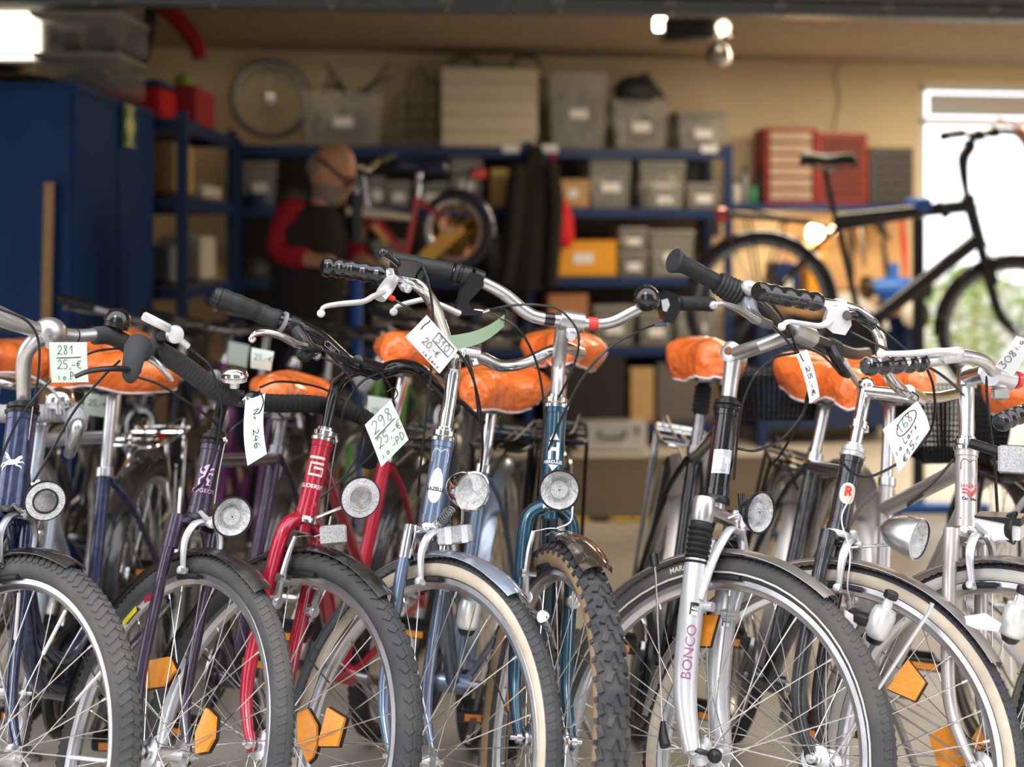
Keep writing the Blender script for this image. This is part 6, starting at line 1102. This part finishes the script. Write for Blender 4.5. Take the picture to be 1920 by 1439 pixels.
# ================================================================ second row of bicycles, standing behind the first on the left
def simple_bar(b, m_, w_=.28, up=.12, sweep=.08, gr=None, rise=.0, lever=True):
    q0 = b.s0(b.ht+up); C = q0+b.nf*.05; b.plane(C); b.quill([b.s0(b.ht-.02), q0, C], .012, m_)
    b.bar([C+b.ny*s*w_*k+b.nf*(-sweep*k*k)+ZV*rise*k for s, ks in ((-1,(1,.7,.35)),(1,(0,.35,.7,1))) for k in ks], .0115, m_)
    for s in (-1,1):
        b.grip([C+b.ny*s*w_*k+b.nf*(-sweep*k*k)+ZV*rise*k for k in (1.02,.85,.62)], .017, gr or blackr, b.hb, 4, .1)
        if lever: b.lever([C+b.ny*s*w_*k+b.nf*f+ZV*(rise-.02) for k, f in ((.95,.02),(.8,.05),(.6,.05),(.5,.02))], .006, alu_d, b.hb)
    b.cable([C+b.ny*.12, C+b.nf*.09+ZV*.03, C+b.nf*.08-b.ny*.06-ZV*.1, b.s0(b.ht-.1)+b.nf*.03]); b.cable([C-b.ny*.12, C+b.nf*.10+ZV*.02+b.ny*.03, C+b.nf*.06+b.ny*.06-ZV*.12, b.s0(b.ht-.14)+b.nf*.02+b.ny*.02])
R2 = ((-1.38,4.25,5,-10,'gloss black bicycle in the second row at far left',glossk,'low',chrome,'black'),(-1.17,4.12,2,18,'navy bicycle with dark grips in the second row, behind the 281 tag',mat('dark_navy', (.01,.014,.04), .3, .3, coat=.6),'diamond',alu_d,'x'),
 (-.97,4.22,-3,4,'magenta bicycle in the second row behind the navy seat tube',mat('magenta_paint', (.20,.008,.18), .3, .3, coat=.6),'low',alu_d,'x'),(-.74,4.10,-4,22,'mauve bicycle in the second row behind the drop bar',mat('mauve_paint', (.10,.03,.10), .3, .3, coat=.6),'diamond',blackp,'x'),
 (-.50,4.20,-6,-6,'green bicycle in the second row behind the red bicycle',mat('lime_paint', (.10,.30,.02), .3, .2, coat=.6),'mixte',alu_d,'x'),(-.27,4.32,-6,12,'black bicycle in the second row, left of the blue silver one',blackg,'low',blackp,'x'))
for i, (x, y, al, de, lb, pm, st, bm, _) in enumerate(R2):
    b = Bike(x, y, al, 4, de, lb, pm, ht=.55, seat_z=.93+.02*(i % 3), group='bicycles in the second row'); b.frame(st); b.fork('uni' if i % 2 else 'crown'); b.wheels('city', wt=.038, side=(tyrem, cream)[i == 0], refl=((70,.2),)); b.fenders((fendc, fendk, fendc, fendk, fendk, fendk)[i], 50, 190, rear=False)
    b.caliper(); b.crank(30*i, pedal=i % 2 == 0); b.seat(post=alu); simple_bar(b, bm, up=(.10,.14,.11,.13,.09,.10)[i], rise=.03)
    b.lamp(b.s(b.crown+.06, 0, .13), b.nf, .030, 'round' if i % 2 else 'bullet', [b.s(b.crown,0,.03), b.s(b.crown+.02,0,.08)])
card('blurred green tag tilted on the second row handlebars', [P(430,640,4.0), P(468,648,4.0), P(462,690,4.0), P(425,682,4.0)], [], paperg)
# ---- wire baskets behind the saddles at the right
def basket(lb, x0, y0, x1, y1, D, dep=.24, m_=blackp, n=14, mrows=7):
    tl, br = P(x0,y0,D), P(x1,y1,D); c = Vector(((tl.x+br.x)/2, D+dep/2, br.z)); w_, h = br.x-tl.x, tl.z-br.z; r = empty('wire_basket', c, lb, 'basket')
    def rg(t): k = .82+.18*t; return [c+Vector((sx_*w_/2*k, sy*dep/2*k, h*t)) for sx_, sy in ((-1,-1),(1,-1),(1,1),(-1,1))]
    q = MB(); q.tube(rg(1), .004, 6, closed=True); q.tube(rg(0), .003, 6, closed=True); ob('rim_wire', q, m_, r); q = MB()
    for j in range(1, mrows): q.tube(rg(j/mrows), 0.0026, 4, closed=True, caps=False)
    a, b_ = rg(0), rg(1)
    for s in range(4):
        k_ = n if s % 2 == 0 else max(5, int(n*dep/w_))
        for i in range(k_): t = i/k_; q.tube([a[s].lerp(a[(s+1) % 4], t), b_[s].lerp(b_[(s+1) % 4], t)], 0.0026, 4, caps=False)
    for i in range(1, n): q.tube([a[0].lerp(a[1], i/n), a[3].lerp(a[2], i/n)], 0.0026, 4, caps=False)
    tag(ob('wire_mesh', q, m_, r), kind='stuff'); return r
basket('black wire basket behind the champagne coloured bike', 1722,745,1905,872,3.40,.30,n=22,mrows=12); basket('black wire basket under the orange cover behind the narrow white tag', 1372,705,1545,790,3.42,.30,n=16,mrows=6)
# ================================================================ children's bicycle on a repair stand
DK = 6.1; K = lambda x, y, d=0: P(x, y, DK+d)
kr = mat('red_kids_frame', (.55,.015,.02), .3, coat=.5); yel = mat('yellow_plastic', (.80,.42,.01), .4)
kb = empty('childrens_bicycle', K(790,430), "small red and yellow children's bicycle clamped in the stand", 'bicycle')
Wk = Matrix.Translation(K(853,433)) @ Matrix.Rotation(-.35, 4, 'Z'); wheel(kb, Wk, 'rear_wheel', 'block', .170, .045, spk=yel); Wf = Matrix.Translation(K(640,500,.25)) @ Matrix.Rotation(-.2, 4, 'Z'); wheel(kb, Wf, 'front_wheel', 'block', .170, .045)
q = MB()
for a, c, r in (((688,392),(700,425),.020),((697,410),(752,468),.020),((752,468),(762,500),.020),((760,490),(782,370),.016),((700,395),(780,400),.001),((782,372),(846,428),.010),((762,498),(853,433),.010)):
    if r > .005: q.tube([K(*a), K(*c)], r, 10)
q.tube([K(694,415), K(672,450,.12), K(650,492,.23)], .013, 8); kf = ob('frame', q, kr, kb)
q = MB(); q.prism([K(x,y,-.04) for x,y in ((695,425),(706,420),(730,452),(724,460))], (0,.01,0)); ob('frame_decal', q, yel, kf)
q = MB(); q.prism([K(x,y,-.05) for x,y in ((772,492),(800,462),(838,428),(862,424),(868,438),(850,455),(800,500))], (0,.015,0)); ob('chain_guard', q, yel, kb)
q = MB(); q.prism([K(x,y,-.045) for x,y in ((872,468),(884,462),(880,480),(868,486))], (0,.012,0)); q.prism([K(x,y,-.045) for x,y in ((822,415),(836,405),(838,428),(826,436))], (0,.012,0)); ob('spoke_reflector', q, refo, kb)
q = MB(); q.tube([K(688,395), K(680,330)], .012, 8); q.tube(sm([K(655,318,-.15), K(672,312,-.05), K(690,318), K(712,300,.1), K(735,292,.2)], 5), .011, 8); hb = ob('handlebar', q, chrome, kb); q = MB(); q.tube([K(712,302,.1), K(738,290,.2)], .017, 10); ob('grip', q, blackr, hb)
q = MB(); q.tube([K(781,380), K(786,325)], .012, 8); ob('seat_post', q, chrome, kb); Ws = Matrix.Translation(K(790,308)) @ Matrix.Rotation(PI+.1, 4, 'Z'); ob('saddle', xf(saddle_mesh(.23,.075), Ws), mat('blue_saddle', (.02,.03,.09), .3, coat=.4), kb)
q = MB(); q.tube([K(790,345,-.04), K(892,318,-.04)], .006, 6); q.tube([K(790,345,.04), K(892,318,.04)], .006, 6)
for k in range(5): q.tube([K(800+k*22,342-k*6,-.04), K(800+k*22,342-k*6,.04)], .004, 6)
q.tube([K(880,322,-.04), K(855,428,-.05)], .006, 6); ob('rear_rack', q, blackp, kb); q = MB(); q.box(K(896,325), (.07,.05,.045), bev=.008); ob('rear_reflector', q, mat('bright_red_reflector', (.95,.06,.03), .3, emit=(1,.1,.05), es=.0), kb)
ob('mudguard', xf(arc_fender(.170, -10, 110, .03, .012), Matrix.Translation(K(853,433)) @ Matrix.Rotation(-.35+0, 4, 'Z')), mat('blue_mudguard', (.03,.02,.12), .3, coat=.5), kb)
st = empty('repair_stand', fl(667,1010), 'repair stand with blue pole holding the children bicycle', 'stand'); q = MB(); p0 = K(667,385,-.15); q.tube([Vector((p0.x,p0.y,0)), Vector((p0.x,p0.y,1.16))], .030, 14); ob('pole', q, mat('stand_blue', (.02,.10,.42), .4), st)
q = MB(); q.tube([Vector((p0.x,p0.y,1.14)), Vector((p0.x,p0.y,1.42))], .034, 14); ob('upper_pole', q, blackp, st); q = MB(); q.tube([K(648,396,-.16), K(690,398,-.14), K(770,408,-.06)], [.028,.024,.016], 12); ob('clamp_arm', q, mat('pale_clamp', (.62,.56,.42), .4, .4), st); q = MB(); q.tube([K(668,330,-.15), K(668,385,-.15)], .013, 10); ob('clamp_spindle', q, mat('pale_blue_metal', (.55,.62,.78), .3, .6), st)
q = MB(); [q.seg(Vector((p0.x,p0.y,.02)), Vector((p0.x+math.cos(t)*.4,p0.y+math.sin(t)*.4,.02)), .05, .03) for t in (.5,2.6,4.7)]; ob('foot', q, bluem, st)
# ================================================================ black trekking bike on the second stand
b = Bike(2.265, 6.50, 0, 0, -20, 'black trekking bike lifted on a stand in front of the bright door', mat('matt_black_paint', (.012,.012,.014), .35, coat=.3), ht=.635, name='trekking_bicycle', z=.470, heading=.03, seat_z=1.06, seat_x=-1.0, wb=1.17, hr=.028); b.bbx = -.70
b.M = b.M @ Matrix.Rotation(math.radians(5.2), 4, 'Y'); hub = Vector((0,0,b.R)); b.S = b.M @ Matrix.Translation(b.P0) @ Matrix.Rotation(math.radians(-20), 4, U) @ Matrix.Translation(-b.P0); b.FW = b.S @ Matrix.Translation(hub); b.RW = b.M @ Matrix.Translation((-b.wb,0,b.R))
b.nf = (b.S.to_3x3() @ Vector((1,0,0))).normalized(); b.ny = (b.S.to_3x3() @ Vector((0,1,0))).normalized(); b.ax = (b.M.to_3x3() @ U).normalized()
b.hsm = blackp; b.frame('diamond', tr=.034); b.fork('crown', crown_m=blackp, r0=.024); b.wheels('city', wt=.050, spk=alu_d, rim=alu_d); b.fenders(fendk, 40, 190); b.vbrake(blackp)
tt = MB(); tt.tube([b.s0(b.ht-.03), b.m(-.87,0,.775)], .030, 12); ob('top_tube_sleeve', tt, b.paint, b.fr)
mb = MB(); c = b.M @ b.BB; mb.lathe(c-b.ny0*.05, b.ny0, [(.085,0),(.09,.004),(.085,.008)], 24); mb.seg(c-b.ny0*.06, c-b.ny0*.06+Vector((.12,0,-.12)), .022, .014, b.ny0); ob('crankset', mb, blackp, b.root)
b.seat(post=blackp); b.rack(blackp, h=.755, light=False); ob('rack_side', MB().seg(b.m(-b.wb-.2,-.06,.755), b.m(-b.wb+.18,-.06,.755), .014, .028, bev=.003), blackp, b.rk); q = MB(); q.box(b.m(-b.wb-.22,0,.75), (.05,.07,.07), bev=.01); ob('rear_light', q, mat('pink_light', (.85,.10,.10), .3, coat=.4), b.root)
q0 = b.s0(b.ht+.05); b.plane(P(1815,262,6.47)); b.quill([b.s0(b.ht-.02), q0, P(1806,300,6.47), P(1818,275,6.47), b.C], [.016,.016,.026,.028,.024], blackp)
b.bar([P(1772,254,6.15), P(1800,250,6.25), P(1825,250,6.4), P(1850,245,6.55), P(1885,246,6.72), P(1925,250,6.85)], .013, blackp); b.grip([P(1768,256,6.12), P(1785,252,6.2), P(1805,250,6.28)], .020, blackr, b.hb); b.grip([P(1880,246,6.70), P(1925,250,6.86)], .020, blackr, b.hb)
q = MB(); q.box(P(1832,254,6.42), (.07,.05,.05), bev=.01); q.box(P(1862,248,6.6), (.06,.05,.05), bev=.01); ob('shifter', q, blackp, b.hb)
b.cable([P(1832,254,6.42), P(1850,262,6.3), P(1862,285,6.35), b.s0(b.ht-.1)]); b.cable([P(1720,392,6.42), P(1724,410,6.40), P(1718,435,6.4), P(1716,455,6.4)], .006, blackr, 'strap'); q = MB(); q.seg(P(1758,380,6.4), P(1776,408,6.38), .03, .03); ob('pump_holder', q, blackp, b.root)
st = empty('repair_stand', (1.62,6.62,0), 'blue repair stand carrying the black trekking bike', 'stand'); q = MB(); p0 = P(1722,600,6.62); q.tube([Vector((p0.x,p0.y,0)), Vector((p0.x,p0.y,1.33))], .028, 12); ob('pole', q, darkjunk, st); q = MB(); q.box(P(1722,385,6.55), (.07,.2,.07), bev=.01); ob('clamp', q, bm_, st); q = MB(); q.box(Vector((p0.x,p0.y-.2,.02)), (.5,.08,.04)); q.box(Vector((p0.x-.2,p0.y,.02)), (.08,.6,.04)); ob('foot', q, bm_, st)
q = MB(); q.box(fl(1520,1010)+Vector((0,0,.012)), (.34,.06,.024), (Vector((.97,-.2,0)),Vector((.2,.97,0)),ZV)); tag(ob('blue_rail', q, bm_), 'blue metal rail lying on the floor at the edge of the mat', 'rail')
# ================================================================ people
skin = mat('skin', (.55,.27,.15), .5); hairm = mat('grey_beard', (.25,.20,.16), .9); redj = mat('red_jacket_cloth', (.35,.008,.02), .85); darkv = mat('dark_vest', (.018,.014,.012), .9); trous = mat('dark_trousers', (.015,.015,.022), .9); bluej = mat('blue_jacket', (.02,.05,.20), .8)
def skinned(name, J, E_, m_, parent, sub=2, root=0):
    me = bpy.data.meshes.new(name); c = J[root][0]; me.from_pydata([tuple(Vector(j[0])-Vector(c)) for j in J], E_, []); me.materials.append(m_)
    o = bpy.data.objects.new(name, me); put(o, parent, Matrix.Translation(Vector(c))); k = o.modifiers.new('Skin','SKIN'); k.use_smooth_shade = True
    for i, j in enumerate(J): r = j[1]; me.skin_vertices[0].data[i].radius = (r, r) if not isinstance(r, tuple) else r; me.skin_vertices[0].data[i].use_root = (i == root)
    s_ = o.modifiers.new('Subdivision','SUBSURF'); s_.levels = sub; s_.render_levels = sub; return o
def person(lb, D, pel, chest, neck, head, sh, el, wr, hd, hips, knees, feet, torso_m, sleeve_m, face_dir, hair=None, fingers=True):
    V = lambda p: P(p[0], p[1], D+(p[2] if len(p) > 2 else 0)); r = empty('person', Vector((V(pel).x, D, 0)), lb, 'person')
    J = [(V(pel),.09),(V(((pel[0]+chest[0])/2,(pel[1]+chest[1])/2)),.09),(V(chest),.09),(V(neck),.055),(V(((neck[0]+head[0])/2,(neck[1]+head[1])/2)),.055)]; E_ = [(0,1),(1,2),(2,3),(3,4)]
    for s in (0,1):
        i = len(J); J += [(V(sh[s]),.045),(V(el[s]),.046),(V(wr[s]),.030),(V(hd[s]),.030)]; E_ += [(2,i),(i,i+1),(i+1,i+2),(i+2,i+3)]
        i = len(J); k = Vector(feet[s]); J += [(V(hips[s]),.07),(Vector(knees[s]),.055),(k+ZV*.10,.045),(k+ZV*.05+Vector((face_dir.x*.12,face_dir.y*.12,0)),.04)]; E_ += [(0,i),(i,i+1),(i+1,i+2),(i+2,i+3)]
    body = skinned('body', J, E_, skin, r)
    c = V(head); f = Vector(face_dir).normalized(); u = (ZV-f*f.z).normalized(); sd = u.cross(f); q = MB()
    q.ball(c, .105, 24, 16, (.93,.74,1.16), (f,sd,u)); 
    for i, v in enumerate(q.v):        # jaw narrows, face flattens, brow
        w_ = (v-c); a, b2, h = w_.dot(f), w_.dot(sd), w_.dot(u)
        if h < -.02: k_ = 1-.32*min(1, (-h-.02)/.10); q.v[i] = c+f*(a*(.98 if a > 0 else k_))+sd*b2*k_+u*h
        if a > .05: q.v[i] += f*(.006 if -.0 < h < .04 else 0)
    q.ball(c+f*.104-u*.022, .020, 10, 8, (.9,.7,1.3), (f,sd,u)); q.ball(c+f*.098-u*.062, .020, 10, 6, (.5,1.3,.5), (f,sd,u))
    for s in (-1,1): q.ball(c+sd*s*.078-u*.008-f*.008, .030, 10, 8, (.55,.3,1), (f,sd,u)); q.ball(c+f*.088+sd*s*.033+u*.004, .014, 8, 6, (.5,1,.7), (f,sd,u))
    hd_ = ob('head', q, skin, body, smooth=80)
    if hair == 'beard':
        q = MB(); q.ball(c+f*.030-u*.075, .088, 18, 12, (.88,.80,.72), (f,sd,u)); q.ball(c-f*.045+u*.0, .088, 16, 10, (.75,.88,.75), (f,sd,u)); ob('beard_and_hair', q, hairm, hd_, smooth=80)
        q = MB()
        for s in (-1,1): q.tube([c+f*.108+sd*s*.036+u*.006+(sd*math.cos(t)+u*math.sin(t)*.75)*.026 for t in [2*PI*k/14 for k in range(14)]], .005, 6, closed=True); q.tube([c+f*.10+sd*s*.066+u*.01, c+f*.02+sd*s*.088+u*.03, c-f*.05+sd*s*.078+u*.035], .006, 6)
        q.tube([c+f*.112-sd*.012+u*.008, c+f*.112+sd*.012+u*.008], .004, 6); ob('glasses', q, blackp, hd_)
    if hair == 'dark': q = MB(); q.ball(c-f*.015+u*.03, .112, 20, 12, (.95,.82,1.0), (f,sd,u)); ob('hair', q, darkjunk, hd_, smooth=80)
    for s in (0,1):
        h = V(hd[s]); dr_ = (h-V(wr[s])).normalized(); x, y, _ = frame_of(dr_)
        for k in range(4):
            L = (.062,.072,.068,.055)[k]; b0 = h+dr_*.02+x*(k-1.5)*.019; skinned('finger', [(b0,.010),(b0+dr_*L*.5-y*.008,.0095),(b0+dr_*L-y*.028,.008)], [(0,1),(1,2)], skin, body, 1)
        b0 = h+x*.03; skinned('thumb', [(b0,.012),(b0+x*.022+dr_*.022,.010),(b0+x*.026+dr_*.05-y*.015,.009)], [(0,1),(1,2)], skin, body, 1)
    JJ = [(V(pel)-ZV*.06,.17),(V(pel),.17),(J[1][0],.165),(J[2][0],.18),(V(neck)+(J[2][0]-V(neck))*.25,.10),(V(neck),.075),(V(sh[0]).lerp(V(chest),.30),.13),(V(sh[1]).lerp(V(chest),.30),.13)]; skinned('vest', JJ, [(0,1),(1,2),(2,3),(3,4),(4,5),(3,6),(3,7)], torso_m, r, root=3)
    for s in (0,1):
        a, e_, w_ = V(sh[s]), V(el[s]), V(wr[s]); skinned('sleeve', [(V(chest).lerp(a,.55),.085),(a,.080),(e_,.062),(e_.lerp(w_,.85),.046)], [(0,1),(1,2),(2,3)], sleeve_m, r)
    JJ = [(V(pel)-ZV*.03,.15)]; EE = []
    for s in (0,1): i = len(JJ); JJ += [(V(hips[s]),.11),(Vector(knees[s]),.08),(Vector(feet[s])+ZV*.12,.065)]; EE += [(0,i),(i,i+1),(i+1,i+2)]
    skinned('trousers', JJ, EE, trous, r); q = MB()
    for s in (0,1): q.ball(Vector(feet[s])+ZV*.052+Vector(face_dir)*.06, .11, 12, 8, (1.25,.5,.45), (Vector((f.x,f.y,0)).normalized(), Vector((-f.y,f.x,0)).normalized(), ZV))
    ob('shoes', q, blackp, r); return r
person('bald man with glasses, grey beard and red and black jacket bending over the small bike', 5.85, (572,640), (578,440), (598,392), (622,322), ((545,385,-.05),(632,400,.18)), ((522,475,-.10),(655,470,.12)), ((595,490,-.22),(682,492,.0)), ((628,492,-.26),(700,494,-.03)), ((560,665,-.1),(590,665,.1)),
       ((-.86,5.80,.50),(-.78,6.0,.50)), ((-.93,5.72,0),(-.80,6.05,0)), darkv, redj, Vector((.80,-.30,-.45)), 'beard')
person('person in a blue jacket at the right edge holding the handlebar of the black bike', 6.75, (2010,640), (2015,420), (2020,345), (2025,270), ((1975,380,-.1),(2070,380,.1)), ((1955,330,-.15),(2085,480,.1)), ((1925,262,-.05),(2070,560,0)), ((1903,240,-.02),(2066,590,0)), ((1990,680,-.1),(2030,680,.1)),
       ((2.62,6.7,.48),(2.72,6.85,.48)), ((2.60,6.65,0),(2.78,6.85,0)), bluej, bluej, Vector((-.9,-.3,-.3)), 'dark')
